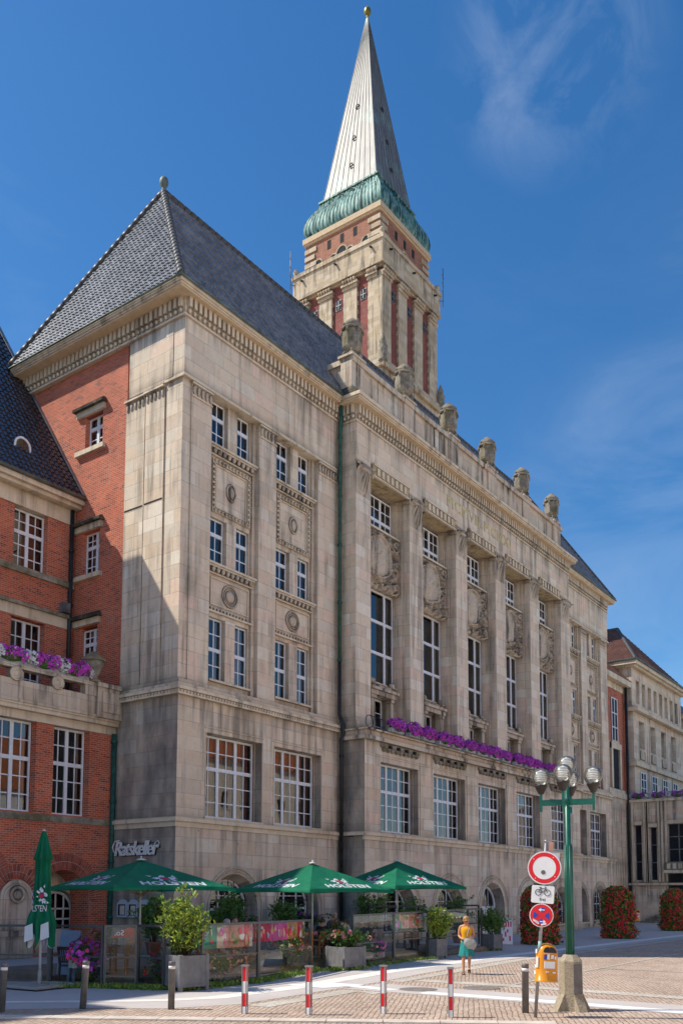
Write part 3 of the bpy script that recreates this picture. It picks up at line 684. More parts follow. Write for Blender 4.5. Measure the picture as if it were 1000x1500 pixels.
# ---- arched windows with iron grilles
def arch_window(w, zs, z0, kind):
    """local: centre x 0, sill z 0"""
    r = w/2; h = zs-z0; b = MB(); n = 16
    ring = lambda rr, y: [(-rr, y, 0)] + [(-rr*math.cos(math.pi*i/n), y, h+rr*math.sin(math.pi*i/n)) for i in range(n+1)] + [(rr, y, 0)]
    b.tube(ring(r-.05, .03), .06, 6); b.box(-r, r, 0, .06, 0, .09); b.box(-r, r, -.0, .06, h-.05, h+.05)
    for x in (-r*.36, r*.36): b.box(x-.035, x+.035, 0, .055, .05, h+math.sqrt(r*r-x*x)-.05)
    for z in (h*.5, h+r*.45): 
        rr = r if z < h else math.sqrt(max(0, r*r-(z-h)**2)); b.box(-rr+.04, rr-.04, .01, .05, z-.02, z+.02)
    o = b.build('arched_window', M['white'])
    p = MB(); pts = [(-r+.04, .035, 0)] + [(-(r-.04)*math.cos(math.pi*i/n), .035, h+(r-.04)*math.sin(math.pi*i/n)) for i in range(n+1)] + [(r-.04, .035, 0)]
    p.add(pts, [tuple(range(len(pts)))[::-1]]); p.build('pane', M['glass'], o)
    g_ = MB(); k = 7
    for i in range(k):
        x = -r + w*(i+.5)/k; top = h+math.sqrt(max(0, r*r-x*x))-.03
        g_.tube([(x, -.12, .03), (x, -.12, h*.42), (x-.09, -.12, h*.58), (x, -.12, h*.74), (x, -.12, top)], .016, 5)
        g_.tube([(x, -.12, h*.42), (x+.09, -.12, h*.58), (x, -.12, h*.74)], .016, 5)
    for z in (.1, h*.42, h*.76, h+r*.3): 
        rr = r-.02 if z < h else math.sqrt(max(0, r*r-(z-h)**2))-.02; g_.box(-rr, rr, -.13, -.11, z-.02, z+.02)
    g_.build('iron_grille', M['iron'], o)
    return o
M['iron'] = plain('dark_blue_iron', (.022,.026,.036), .5, .4, var=.4)
KINDS['archP'] = lambda: arch_window(2.4, 1.72, .43, 0); KINDS['archC'] = lambda: arch_window(2.52, 1.42, .51, 0)
for x in (3.15, 7.27, T-3.15, T-7.27): win('archP', hall, (x, .34, .43))
for i, c in enumerate(ctr):
    if i != 2: win('archC', hall, (c, YL+.52, .51))
# entrance door in the middle bay
d = MB(); c = ctr[2]; r = 1.2; n = 16
d.tube([(-r+.05,.0,0)] + [(-(r-.05)*math.cos(math.pi*i/n), 0, 1.62+(r-.05)*math.sin(math.pi*i/n)) for i in range(n+1)] + [(r-.05,0,0)], .07, 6)
d.box(-r, r, -.02, .06, 1.55, 1.68)
for x0_, x1_ in ((-1.12, -.04), (.04, 1.12)):
    for a_, b_ in ((x0_, x0_+.12), (x1_-.12, x1_)): d.box(a_, b_, 0, .06, .02, 1.55)
    d.box(x0_+.12, x1_-.12, 0, .055, .02, .55); d.box(x0_+.12, x1_-.12, 0, .05, 1.47, 1.55); d.box((x0_+x1_)/2-.02, (x0_+x1_)/2+.02, .01, .05, .55, 1.47)
    for z in (.86, 1.17): d.box(x0_+.12, x1_-.12, .01, .05, z-.018, z+.018)
for x in (-.4, 0, .4): d.box(x-.02, x+.02, .01, .05, 1.68, 1.62+math.sqrt(1.15**2-x*x))
do = d.build('entrance_door', M['white'], hall, (c, YL+.54, .02))
MB().add([(-1.1,.03,.5),(1.1,.03,.5),(1.1,.03,1.62)] + [(1.12*math.cos(math.pi*i/n), .03, 1.62+1.12*math.sin(math.pi*i/n)) for i in range(1,n)] + [(-1.1,.03,1.62)], [tuple(range(n+3))]).build('pane', M['glass'], do)
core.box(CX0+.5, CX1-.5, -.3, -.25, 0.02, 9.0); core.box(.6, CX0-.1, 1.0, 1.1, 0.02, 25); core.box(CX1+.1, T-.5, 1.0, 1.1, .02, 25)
# ---- link all hall parts
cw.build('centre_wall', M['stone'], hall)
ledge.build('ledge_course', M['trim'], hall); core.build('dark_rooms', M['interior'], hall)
dent.build('dentil_band', M['trim'], hall); corn.build('cornice', M['trim'], hall); soff.build('soffit', M['soffit'], hall)
po = par.build('parapet', M['stone_dark'], hall); balc.build('balcony', M['stone_dark'], hall)
# downpipes
def pipe(name, pts, r, mat, parent, collars=()):
    b = MB(); b.tube(pts, r, 8)
    for (x, y, z) in collars: b.lathe([(r*1.35,-.06),(r*1.35,.06)], (x,y,z), 8)
    return b.build(name, mat, parent)
pipe('downpipe', [(10.14,-.30,26.0),(10.14,-.30,25.2),(10.14,-.24,24.6),(10.14,-.24,13.3)], .085, M['pipe_green'], hall, [(10.14,-.24,z) for z in (24.4,21.5,19.,16.2,13.4)])
pipe('downpipe', [(10.14,-.24,13.3),(10.14,-.24,10.8),(10.2,-.42,10.3),(10.2,-.42,9.9),(10.2,-.32,9.6),(10.2,-.32,.1)], .085, M['pipe_dark'], hall, [(10.2,-.32,z) for z in (8.8,5.6,3.)])
# inscription and year
M['gold'] = plain('gilded_letters', (.70,.54,.24), .6, .1, var=.5, sc=1.3)
def letters(body, x, y, z, size, mat, parent, name, sx=1., extr=.015, shear=0., rz=0, spacing=1.):
    vs, fs = text_mb(body, size, extr, shear, spacing=spacing); b = MB(); b.add([(a*sx, b_, c_) for a, b_, c_ in vs], fs)
    return b.build(name, mat, parent, (x, y, z), rz)
letters('MCMVII-MCMXI', 23.3, YC-.012, 24.32, .95, M['gold'], hall, 'inscription', 1.12, .012, spacing=1.15)
letters('1925', 18.35, YL-.012, 8.93, .5, M['gold'], hall, 'year_numerals', 1.35, .012, spacing=1.9)
# urns on the parapet (parts of the hall)
def make_urn():
    b = MB()
    b.lathe([(.26,.05),(.28,.22),(.24,.34)], n=8, sm=False, a0=R(10)); b.lathe([(.30,.34),(.42,.52),(.47,.62),(.50,1.42),(.46,1.50)], n=6, sm=False, a0=R(8))
    b.lathe([(.52,1.48),(.545,1.53),(.52,1.60),(.43,1.62)], n=12, sm=False); b.lathe([(.46,1.62),(.47,1.70),(.44,1.84),(.34,1.96),(.22,2.03),(.20,2.08),(.12,2.16),(.02,2.2)], n=10)
    for k in range(6):
        t = R(60*k+8); b.ball((.49*math.cos(t), .49*math.sin(t), 1.38), .085, 6, 4, sc=(1,1,1.7)); b.ball((.44*math.cos(t+.5), .44*math.sin(t+.5), 1.74), .075, 6, 4)
    for k in range(4):
        t = R(90*k+32); b.ball((.33*math.cos(t), .33*math.sin(t), .14), .155, 8, 5, sc=(1,1,.85)); b.tube([(.40*math.cos(t), .40*math.sin(t), .12),(.43*math.cos(t), .43*math.sin(t), .30),(.33*math.cos(t), .33*math.sin(t), .45)], .05, 6)
    return b.build('urn', M['mossy'])
u0 = make_urn(); u0.parent = hall; u0.location = (ux[0], -.36, 28.74); u0.scale = (1.05,1.05,.97)
for x in ux[1:]: dup(u0, hall, (x, -.36, 28.74))
# ================================================================== LEFT BRICK WING
def bld(mb, name, mat, root):
    o = mb.build(name, mat, root); o.location = -root.location if root.parent is None else Vector((0,0,0)); return o
wing = thing('brick_wing', 'red brick wing with arched doorway, flower balcony and steep black roof at the left', 'building')
WY, UY, WX = 3.5, 6.6, -60.
bw = MB()
arches = [(-2.32, 1.17, 2.05), (-6.75, 1.6, 2.3), (-11.2, 1.17, 2.05), (-15.6, 1.6, 2.3)]
ed = [0.06, -4.55, -8.95, -13.4, -18.]
for i, (c, r, zs) in enumerate(arches):
    arch_wall(bw, ed[i+1], ed[i], 0, 5.0, c, r, zs, .02, WY, WY+1.1)
bw.box(WX, ed[-1], WY, WY+.5, 0, 5.0)
xs_ = [-2.15-2.43*k for k in range(11)]
holes(bw, WX, .06, 5.25, 8.66, [(x-.83, x+.83, 5.3, 8.66) for x in xs_], WY, WY+.5)
bw.build('lower_wall', M['brick'], wing)
for x in xs_[:5]: win('wing', wing, (x-.8, WY+.3, 5.28))
t = MB(); t.box(WX, .0, WY-.06, WY+.4, 5.0, 5.25); t.build('sill_course', M['mossy'], wing)
t = MB(); t.box(WX, -.02, WY-.08, WY+.5, 8.66, 8.98); t.box(WX, -.02, WY-.25, WY+.5, 8.98, 9.14); t.box(WX, -.02, WY-.3, WY+.5, 9.14, 9.22); t.build('cornice', M['trim'], wing)
# brick arch rings
M['brick_arch'] = brick_mat('radial_brick', (.33,.085,.045), (.25,.06,.035), (.42,.28,.21), (.10,.03,.028), .085, .30)
def arch_ring(name, c, zs, r0, r1, y, n, a0=0., a1=math.pi, parent=wing):
    b = MB(); q = 40
    for i in range(q):
        ta = a0+(a1-a0)*i/q; tb = a0+(a1-a0)*(i+1)/q
        b.quad((c-r0*math.cos(ta), y-.012, zs+r0*math.sin(ta)), (c-r0*math.cos(tb), y-.012, zs+r0*math.sin(tb)), (c-r1*math.cos(tb), y-.012, zs+r1*math.sin(tb)), (c-r1*math.cos(ta), y-.012, zs+r1*math.sin(ta)), 2)
    for i in range(n):
        ta = a0+(a1-a0)*(i+.10)/n; tb = a0+(a1-a0)*(i+.90)/n
        for ra, rb in ((r0, r0+(r1-r0)*.48), (r0+(r1-r0)*.52, r1)):
            p = [(c-ra*math.cos(ta), zs+ra*math.sin(ta)), (c-rb*math.cos(ta), zs+rb*math.sin(ta)), (c-rb*math.cos(tb), zs+rb*math.sin(tb)), (c-ra*math.cos(tb), zs+ra*math.sin(tb))]
            b.prism(p, y-.03, y+.05, 'y', random.choice((0,0,1)))
    return b.build(name, [M['brick_plain'], M['brick_plain2'], M['mortar']], parent)
M['mortar'] = plain('lime_mortar', (.60,.44,.36), .9, var=.2); M['brick_plain'] = plain('arch_brick', (.44,.12,.07), .85, var=.4, sc=4.); M['brick_plain2'] = plain('dark_arch_brick', (.30,.08,.055), .85, var=.4, sc=4.)
for c, r, zs in arches[:2]: arch_ring('brick_arch', c, zs, r+.02, r+.62, WY, int((r+.3)*math.pi/.093))
# stone niche with a round relief between the arches
nb = MB(); nx = -4.42; n = 16
pts = [(nx-.66, .9), (nx-.66, 2.2)] + [(nx-.66*math.cos(math.pi*i/n), 2.2+.62*math.sin(math.pi*i/n)) for i in range(1,n)] + [(nx+.66, 2.2), (nx+.66, .9)]
nb.prism(pts[::-1], WY-.1, WY+.1, 'y'); archivolt(nb, nx, .5, 2.15, 1., WY-.1, .05)
nb.tube([(nx+.26*math.cos(k*math.pi/10), WY-.14, 2.28+.26*math.sin(k*math.pi/10)) for k in range(21)], .06, 6)
nb.ball((nx, WY-.1, 2.28), .19, 10, 6, sc=(1,.5,1)); nb.box(nx-.75, nx+.75, WY-.22, WY+.1, .8, 1.0); nb.box(nx-.7, nx+.7, WY-.16, WY+.1, .02, .8)
nb.build('stone_niche', M['stone_dark'], wing)
arch_ring('brick_arch', nx, 2.2, .68, 1.15, WY-.02, 20)
# gateway: passage, stone arch and white door
pas = MB(); pas.box(-3.6, .0, WY+2.6, WY+2.7, 0, 5.0); pas.box(.0, .05, WY+.5, WY+2.6, 0, 5.0); pas.box(-3.7, -3.6, WY+1.1, WY+2.7, 0, 5.0); pas.box(-3.6, 0, WY+1.1, WY+2.6, 3.6, 3.7); pas.build('passage', M['interior'], wing)
sa = MB(); arch_wall(sa, -3.4, .0, .02, 3.5, -1.62, .80, 1.66, .03, WY+1.12, WY+1.5); sa.build('stone_doorway', M['trim'], wing)
dl = MB(); r = .74; h = 1.62
dl.tube([(-r,0,.02),(-r,0,h)] + [(-r*math.cos(math.pi*i/14), 0, h+r*math.sin(math.pi*i/14)) for i in range(1,14)] + [(r,0,h),(r,0,.02)], .06, 6)
for x in (-.38, 0, .38): dl.box(x-.03, x+.03, 0, .05, .9, h+math.sqrt(r*r-x*x)-.02)
for z in (.9, 1.32, 1.72): dl.box(-r, r, .0, .05, z-.035, z+.035)
dl.box(-r, r, .0, .05, .02, .86)
for s in (-1, 1): dl.box(s*.36-.25, s*.36+.25, -.03, 0, .15, .75)
dd = dl.build('white_door', M['white'], wing, (-1.62, WY+1.42, .02))
MB().quad((-.7,.03,.9),(.7,.03,.9),(.7,.03,2.1),(-.7,.03,2.1)).build('pane', M['glass'], dd)
# balcony parapet with rosettes
bp = MB(); BYF = 3.2
bp.box(WX, -.75, BYF, BYF+.25, 9.22, 10.03); bp.box(WX, -.75, BYF-.06, BYF+.32, 10.42, 10.56); bp.box(WX, -.75, BYF-.04, BYF+.29, 9.22, 9.32)
for k in range(12): x = -3.13-1.79*k; bp.box(x-.16, x+.16, BYF+.02, BYF+.23, 10.03, 10.42)
bp.box(-1.85, -.75, BYF-.03, BYF+.28, 10.03, 10.42)
bp.box(-1.3, -.02, BYF-.12, BYF+.5, 9.22, 10.42); bp.box(-1.36, -.02, BYF-.2, BYF+.55, 10.42, 10.58); bp.box(-1.1, -.2, BYF-.16, BYF-.12, 9.45, 10.25)
bp.build('balcony_parapet', M['stone_dark'], wing)
for k in range(3):
    rs = MB(); x = -3.13-1.79*k
    ks = rs.mark(); rs.lathe([(.27,0),(.27,.08),(.22,.12),(.20,.07),(.12,.07),(.08,.11),(.001,.12)], n=18); rs.xf(ks, Matrix.Translation((x, BYF, 10.22)) @ Matrix.Rotation(R(90), 4, 'X'))
    rs.build('rosette', M['trim'], wing)
up = MB(); up.lathe([(.36,0),(.36,.1),(.24,.2),(.2,.3),(.36,.5),(.47,.85),(.50,1.05)], (-1.35,BYF+.15,10.58), 14); up.lathe([(.56,1.03),(.6,1.12),(.5,1.2),(.3,1.38),(.12,1.5),(.05,1.52)], (-1.35,BYF+.15,10.58), 14); up.xf(0, Matrix.Translation((-1.35,BYF+.15,10.58)) @ Matrix.Scale(.82, 4) @ Matrix.Translation((1.35,-BYF-.15,-10.58))); up.build('pier_urn', M['mossy'], wing)
fl = MB(); fl.box(WX, 0, BYF+.25, UY, 9.1, 9.26); fl.build('balcony_floor', M['mossy'], wing)
# upper wall
uw = MB(); ux_ = [-2.1-2.7*k for k in range(5)]
holes(uw, WX, .06, 9.2, 13.55, [(x-.8, x+.8, 9.9, 13.5) for x in ux_], UY, UY+.5)
holes(uw, WX, .06, 14.15, 18.15, [(x-.8, x+.8, 15.62, 18.15) for x in ux_], UY+.02, UY+.5); uw.build('upper_wall', M['brick'], wing)
KINDS['wfrench'] = lambda: make_window(1.56, 3.58, [.78], [.41, 1.17], [2.25], [.6, 1.2, 1.72, 2.9], .075, cur=[[(.1,.35)],'curtain'])
for x in ux_[:3]: win('wfrench', wing, (x-.78, UY+.3, 9.91)); win('wingup', wing, (x-.8, UY+.3, 15.63))
for nm, z0, z1, o_, mt in (('string_course', 13.55, 14.0, .05, 'trim'), ('string_course', 14.0, 14.15, .16, 'mossy'), ('sill_course', 15.36, 15.62, .1, 'mossy'), ('frieze', 18.15, 18.8, .05, 'trim')):
    t = MB(); t.box(WX, .05, UY-o_, UY+.4, z0, z1); t.build(nm, M[mt], wing)
t = MB(); t.box(WX, .06, UY-.45, UY+.3, 18.8, 18.95); t.box(WX, .06, UY-.62, UY+.3, 18.95, 19.2); t.build('eave_cornice', M['trim'], wing)
t = MB(); t.tube([(WX, UY-.68, 19.22), (.05, UY-.68, 19.22)], .08, 6); t.build('gutter', M['gutter'], wing)
wr = MB(); WEY, WEZ, WRY, WRZ = 5.95, 19.24, 13.4, 30.4
hip_face(wr, (WX,WEY,WEZ), (.07,WEY,WEZ), (WX,WRY,WRZ), (.07,WRY,WRZ), amp=.045)
wr.add([(WX,WRY+7.4,WEZ),(.07,WRY+7.4,WEZ),(.07,WRY,WRZ),(WX,WRY,WRZ)], [(0,1,2,3)])
wro = wr.build('roof', M['tile_black'], wing)
fs_ = MB(); fs_.bar((.02,WEY,WEZ+.12), (.02,WRY,WRZ+.12), .2, .06); fs_.build('lead_flashing', M['lead'], wro)
# eyebrow dormer
dm = MB(); n = 10; rw = .42
prof = [(-rw, 0), (-rw, .3)] + [(-rw*math.cos(math.pi*i/n), .3+rw*.9*math.sin(math.pi*i/n)) for i in range(1,n)] + [(rw, .3), (rw, 0)]
dm.prism(prof[::-1], 0, 1.2, 'y'); dmo = dm.build('eyebrow_dormer', M['gutter'], wing, (-2.38, 7.02, 20.62))
f2 = MB(); f2.tube([(a*.86, -.02, b*.92+.03) for a, b in prof] + [(-rw*.86,-.02,.03)], .05, 6); f2.build('dormer_frame', M['white'], dmo)
f3 = MB(); f3.add([(a*.82, -.012, b*.9+.04) for a, b in prof[::-1]], [tuple(range(len(prof)))]); f3.build('pane', M['glass'], dmo)
pipe('downpipe', [(-.16,UY-.1,18.9),(-.16,UY-.1,9.3)], .09, M['pipe_dark'], wing, [(-.16,UY-.1,z) for z in (17,14.6,12)])
pipe('downpipe', [(-.2,WY-.12,8.7),(-.2,WY-.12,.05)], .1, M['pipe_green'], wing, [(-.2,WY-.12,z) for z in (8.4,6.,3.6,1.4)])
t = MB(); t.box(-.62, -.28, UY-.3, UY-.02, 14.2, 14.62); t.box(-.56, -.34, UY-.36, UY-.3, 14.26, 14.56); t.build('wall_lamp', M['lead'], wing)
t = MB(); t.box(WX+.1, -.05, WY+2.8, UY+6, .02, 9.0); t.box(WX+.1, -.05, UY+1.0, UY+6, 9.3, 18.7); t.build('dark_rooms', M['interior'], wing)
# tall block rising behind the wing (unseen to the west, sized to cast the shadow on the flank)
tb = MB(); tb.box(-59.5, -5.3, 9.5, 20, .02, 25.3); tb.build('tall_block', M['brick'], wing)
t = MB(); t.box(-60, -4.7, 8.8, 20.6, 25.3, 25.75); t.build('eave_cornice', M['trim'], wing)
t = MB(); t.frus((-60, -4.75, 8.85, 20.5), 25.75, (-55, -9.5, 15, 15.3), 31.5); t.build('roof', M['tile_dark'], wing)
t = MB(); t.box(-25.8, -17.6, 8.78, 12, 25.75, 27.55); t.box(-59, -25.8, 8.78, 12, 25.75, 29.25); t.build('shadow_steps', M['stone'], wing)  # unseen boxes added to step the shadow edge on the ground
# ================================================================== BELL TOWER
tower = thing('bell_tower', 'tall square brick and sandstone tower with green copper collar and pale pointed spire', 'tower', (56.84, 30, 0))
tw = MB(); tw.box(-5.46, 5.46, -5.46, 5.46, .02, 67.95); tw.build('brick_shaft', M['brick_tower'], tower)
for side_ in range(4):
    rm = Matrix.Rotation(R(90*side_), 4, 'Z')
    for k, (a, b) in enumerate(((-5.7,-3.95), (-2.5,-.78), (.78,2.5), (3.95,5.7))):
        m = MB(); a2 = a; b2 = b
        if k == 3: b2 = 5.2    # corner block belongs to the next face
        m.box(a2, b2, -5.7, -5.2, 57.6, 66.9)
        z = 57.8
        while z < 66.6:
            for e, s in ((a, -1), (b, 1)):
                if abs(e) > 5: continue
                m.box(min(e, e+s*.12), max(e, e+s*.12), -5.6, -5.2, z, z+.5)
            z += 1.0
        m.box(a2-.1 if k else a2, b2+.1 if k != 3 else b2, -5.82, -5.2, 66.9, 67.25); m.box(a2-.2 if k else a2, b2+.2 if k != 3 else b2, -5.98, -5.2, 67.25, 67.5)
        for i in range(5):
            xx = a2+(b2-a2)*(i+.5)/5; m.ball((xx, -5.95, 67.72), .22, 6, 4, sc=(.8,1,1))
        o = m.build('pilaster', M['stone_tower'], tower); o.rotation_euler = (0,0,R(90*side_))
    for k, c in enumerate((-3.22, 0, 3.22)):
        m = MB(); m.box(c-.36, c+.36, -5.52, -5.4, 65.2, 66.4); m.box(c-.05, c+.05, -5.57, -5.52, 65.3, 66.3); m.box(c-.36, c+.36, -5.58, -5.52, 65.7, 65.8)
        p = MB(); p.box(c-.29, c+.29, -5.55, -5.53, 65.3, 66.3)
        f = m.build('shaft_window', M['lead'], tower); f.rotation_euler = (0,0,R(90*side_)); q = p.build('pane', M['interior'], f)
ba = MB(); ba.box(-5.95, 5.95, -5.95, 5.95, .02, 56.6); ba.box(-6.3, 6.3, -6.3, 6.3, 56.6, 57.1); ba.box(-6.1, 6.1, -6.1, 6.1, 57.1, 57.6); ba.build('tower_base', M['stone_tower'], tower)
for sx, sy in ((-1,-1),(1,-1),(-1,1),(1,1)):
    f = MB(); f.lathe([(.5,0),(.5,.3),(.35,.4),(.45,.9),(.52,1.6),(.3,2.0),(.38,2.15),(.28,2.5),(.12,2.9),(.02,3.1)], (sx*5.95, sy*5.95, 57.1), 9); f.build('corner_finial', M['mossy'], tower)
be = MB(); be.box(-5.75, 5.75, -5.75, 5.75, 67.9, 68.15); be.box(-6.05, 6.05, -6.05, 6.05, 68.15, 68.35); be.box(-5.98, 5.98, -5.98, 5.98, 68.35, 70.75); be.box(-6.12, 6.12, -6.12, 6.12, 70.75, 71.2); be.build('stone_belt', M['stone_tower'], tower)
for s in range(4):
    for x in (-4.6, 0, 4.6):
        sp_ = MB(); sp_.bar((x,-5.98,70.2), (x,-6.35,70.05), .13, .18); o = sp_.build('water_spout', M['pipe_dark'], tower); o.rotation_euler = (0,0,R(90*s))
for sx, sy in ((-1,-1),(1,-1),(-1,1),(1,1)):
    f = MB(); f.lathe([(.3,0),(.3,.12),(.15,.2),(.3,.4),(.33,.6),(.2,.85),(.02,.92)], (sx*5.75, sy*5.75, 71.2), 9); f.build('belt_ball', M['stone_tower'], tower)
tb_ = MB(); tb_.box(-4.95, 4.95, -4.95, 4.95, 71.2, 74.9); tb_.build('brick_storey', M['brick_tower_top'], tower)
for sx, sy in ((-1,-1),(1,-1),(-1,1),(1,1)):
    q = MB()
    for i in range(4):
        z = 71.4+.85*i; e = 5.08; l = 1.6 if i % 2 else 1.4
        x0_, x1_ = sorted((sx*(e-l), sx*e)); y0_, y1_ = sorted((sy*(e-l), sy*e)); q.box(x0_, x1_, y0_, y1_, z, z+.52)
    q.build('quoin_stack', M['stone_tower'], tower)
for s in range(4):
    for c in (-1.75, 0, 1.75):
        m = MB(); m.box(c-.24, c+.24, -4.975, -4.9, 73.4, 74.4); o = m.build('slot_window', M['interior'], tower); o.rotation_euler = (0,0,R(90*s))
    for c, w_a in ((-3.2,.5), (-1.1,.4), (0.,.62), (1.1,.4), (3.2,.5)):
        m = MB(); n = 10; z0 = 71.25; zs = 72.3 if w_a > .6 else (72.15 if w_a > .45 else 72.0)
        m.prism([(c-w_a,z0)] + [(c-w_a*math.cos(math.pi*i/n), zs+w_a*math.sin(math.pi*i/n)) for i in range(n+1)] + [(c+w_a,z0)], -4.99, -4.94, 'y', 0)
        m.tube([(c-w_a-.08,-4.97,z0)] + [(c-(w_a+.08)*math.cos(math.pi*i/n), -4.97, zs+(w_a+.08)*math.sin(math.pi*i/n)) for i in range(n+1)] + [(c+w_a+.08,-4.97,z0)], .1, 6, 1)
        o = m.build('arched_opening', [M['interior'], M['stone_tower']], tower); o.rotation_euler = (0,0,R(90*s))
ct = MB(); ct.box(-5.1, 5.1, -5.1, 5.1, 74.9, 75.15); ct.box(-5.25, 5.25, -5.25, 5.25, 75.15, 75.75); ct.build('tower_cornice', M['soffit'], tower)
def copper_mat():
    g = G('green_copper'); p = g.pos(); s_ = g.noise(g.scale(p, (2.2,2.2,.35)), 1.4, 6, .65); a = g.noise(p, 1.2, 5, .6)
    c = g.ramp(s_, [(.38, (.015,.04,.038)), (.46, (.06,.16,.14)), (.54, (.16,.32,.28)), (.64, (.38,.48,.41))])
    c = g.mix(g.rng(a, .58, .72, 0., .6), c, (.40,.36,.22)); c = g.mix(g.rng(a, .42, .3, 0., .6), c, (.03,.045,.045)); return g.fin(c, .6, .15, .4)
M['copper'] = copper_mat()
def zinc_mat():
    g = G('pale_spire_zinc'); p = g.obj(); s_ = g.noise(g.scale(p, (2.6,2.6,.12)), 1.2, 6, .6); a = g.noise(p, .35, 5, .6); z = g.sep(p)[2]
    c = g.ramp(s_, [(.36, (.165,.162,.155)), (.5, (.20,.195,.187)), (.64, (.24,.234,.222))])
    m = g.math('MULTIPLY', g.rng(a, .5, .62), g.rng(s_, .45, .6))
    c = g.mix(g.math('MULTIPLY', m, .75), c, (.26,.36,.33)); return g.fin(c, .55, .25, .4)
M['zinc'] = zinc_mat()
cp = MB(); prof = [(4.75,75.75),(5.0,75.95),(5.16,76.35),(5.2,76.95),(5.12,77.6),(4.9,78.25),(4.55,78.9),(4.2,79.5),(3.95,80.0),(3.85,80.35)]
ns_ = 22
for s in range(4):
    P = []
    for h, z in prof:
        row = []
        for j in range(ns_*4+1):
            t = j/(ns_*4); u = (t*2-1)*h; e = abs(math.sin(math.pi*t*ns_))**.55*.13; e = e*min(1,(1-abs(t*2-1))*30)
            row.append((u, -(h - .13 + e if 0 < j < ns_*4 else h-.0), z))
        P.append(row)
    k0 = cp.mark(); cp.grid(P, 0, True); cp.xf(k0, Matrix.Rotation(R(90*s), 4, 'Z'))
cp.box(-4.0, 4.0, -4.0, 4.0, 80.3, 80.5); cpo = cp.build('copper_collar', M['copper'], tower)
for s in range(4):
    for c in (-2.1, -.7, .7, 2.1):
        m = MB(); m.tube([(c+.3*math.cos(k*math.pi/8), -4.22+.16*math.sin(k*math.pi/8), 79.45+.58*math.sin(k*math.pi/8)) for k in range(17)], .06, 6)
        o = m.build('copper_ring', M['pipe_green'], cpo); o.rotation_euler = (0,0,R(90*s))
sr = MB(); H0, HZ0, HZ1 = 3.62, 80.5, 104.4; nr = 9
for s in range(4):
    k0 = sr.mark(); sr.quad((-H0,-H0,HZ0),(H0,-H0,HZ0),(.06,-.06,HZ1),(-.06,-.06,HZ1))
    for j in range(nr+1):
        u = -1+2*j/nr; sr.bar((u*H0,-H0-.02,HZ0), (u*.06,-.08,HZ1-.02), .05, .03)
    sr.xf(k0, Matrix.Rotation(R(90*s), 4, 'Z'))
spo = sr.build('spire', M['zinc'], tower)
for s in range(4):
    for z in (83.6, 87.3, 91.6): 
        h = H0*(HZ1-z)/(HZ1-HZ0); m = MB()
        m.tube([(.2*math.cos(k*math.pi/6), -h-.10, z+.26*math.sin(k*math.pi/6)) for k in range(7)] + [(-.2,-h-.16,z-.15),(.2,-h-.16,z-.15)], .06, 6)
        o = m.build('spire_hatch', M['pipe_dark'], spo); o.rotation_euler = (0,0,R(90*s))
fn = MB(); fn.lathe([(.14,0),(.16,.2),(.12,.35),(.24,.42),(.38,.6),(.42,.85),(.37,1.15),(.22,1.38),(.09,1.46),(.04,1.58)], (0,0,104.2), 12)
def gilt_ball():
    g = G('weathered_gold'); z = g.noise(g.obj(), .8, 4, .6); return g.fin(g.ramp(z, [(.35, (.20,.17,.04)), (.6, (.46,.36,.10)), (.8, (.30,.28,.08))]), .4, .7)
fn.build('gilded_finial', gilt_ball(), spo)
for x, y in ((-6.3, 6.1), (6.1, -6.3)):
    m = MB(); m.tube([(x,y,69.5),(x,y,74.2)], .05, 5)
    for dz in (1.2, 2.2, 3.2): m.tube([(x-.4,y-.1,70+dz),(x+.4,y+.1,70+dz)], .03, 5)
    m.tube([(x,y,70.2),(x*.93,y*.93,70.2)], .05, 5); m.build('antenna', M['lead'], tower)
# ================================================================== LINK WING AND EAST BUILDING
link = thing('link_wing', 'narrow red brick linking wing between the stone hall and the eastern building', 'building', (53, 2.8, 0))
LX0, LX1, LY = T+.12, 59.35, 2.8
b = MB(); b.box(LX0, LX1, LY, LY+8, 11.9, 21.0); bld(b, 'brick_wall', M['brick'], link)
b = MB(); b.box(LX0, LX1, LY-.1, LY+8, .02, 11.1); bld(b, 'lower_wall', M['stone'], link)
b = MB(); b.box(LX0, LX1, LY-.25, LY+.3, 11.1, 11.6); b.box(LX0, LX1, LY-.12, LY+.3, 11.6, 11.9); bld(b, 'string_course', M['trim'], link)
b = MB(); b.box(LX0, LX1, LY-.1, LY+.3, 21.0, 21.6); b.box(LX0, LX1, LY-.7, LY+8, 21.6, 22.1); bld(b, 'eave_cornice', M['trim'], link)
b = MB(); hip_face(b, (LX0,LY-.7,22.12), (LX1,LY-.7,22.12), (LX0,LY+4.5,27.2), (LX1,LY+4.5,27.2), k=4); bld(b, 'roof', M['tile_red'], link)
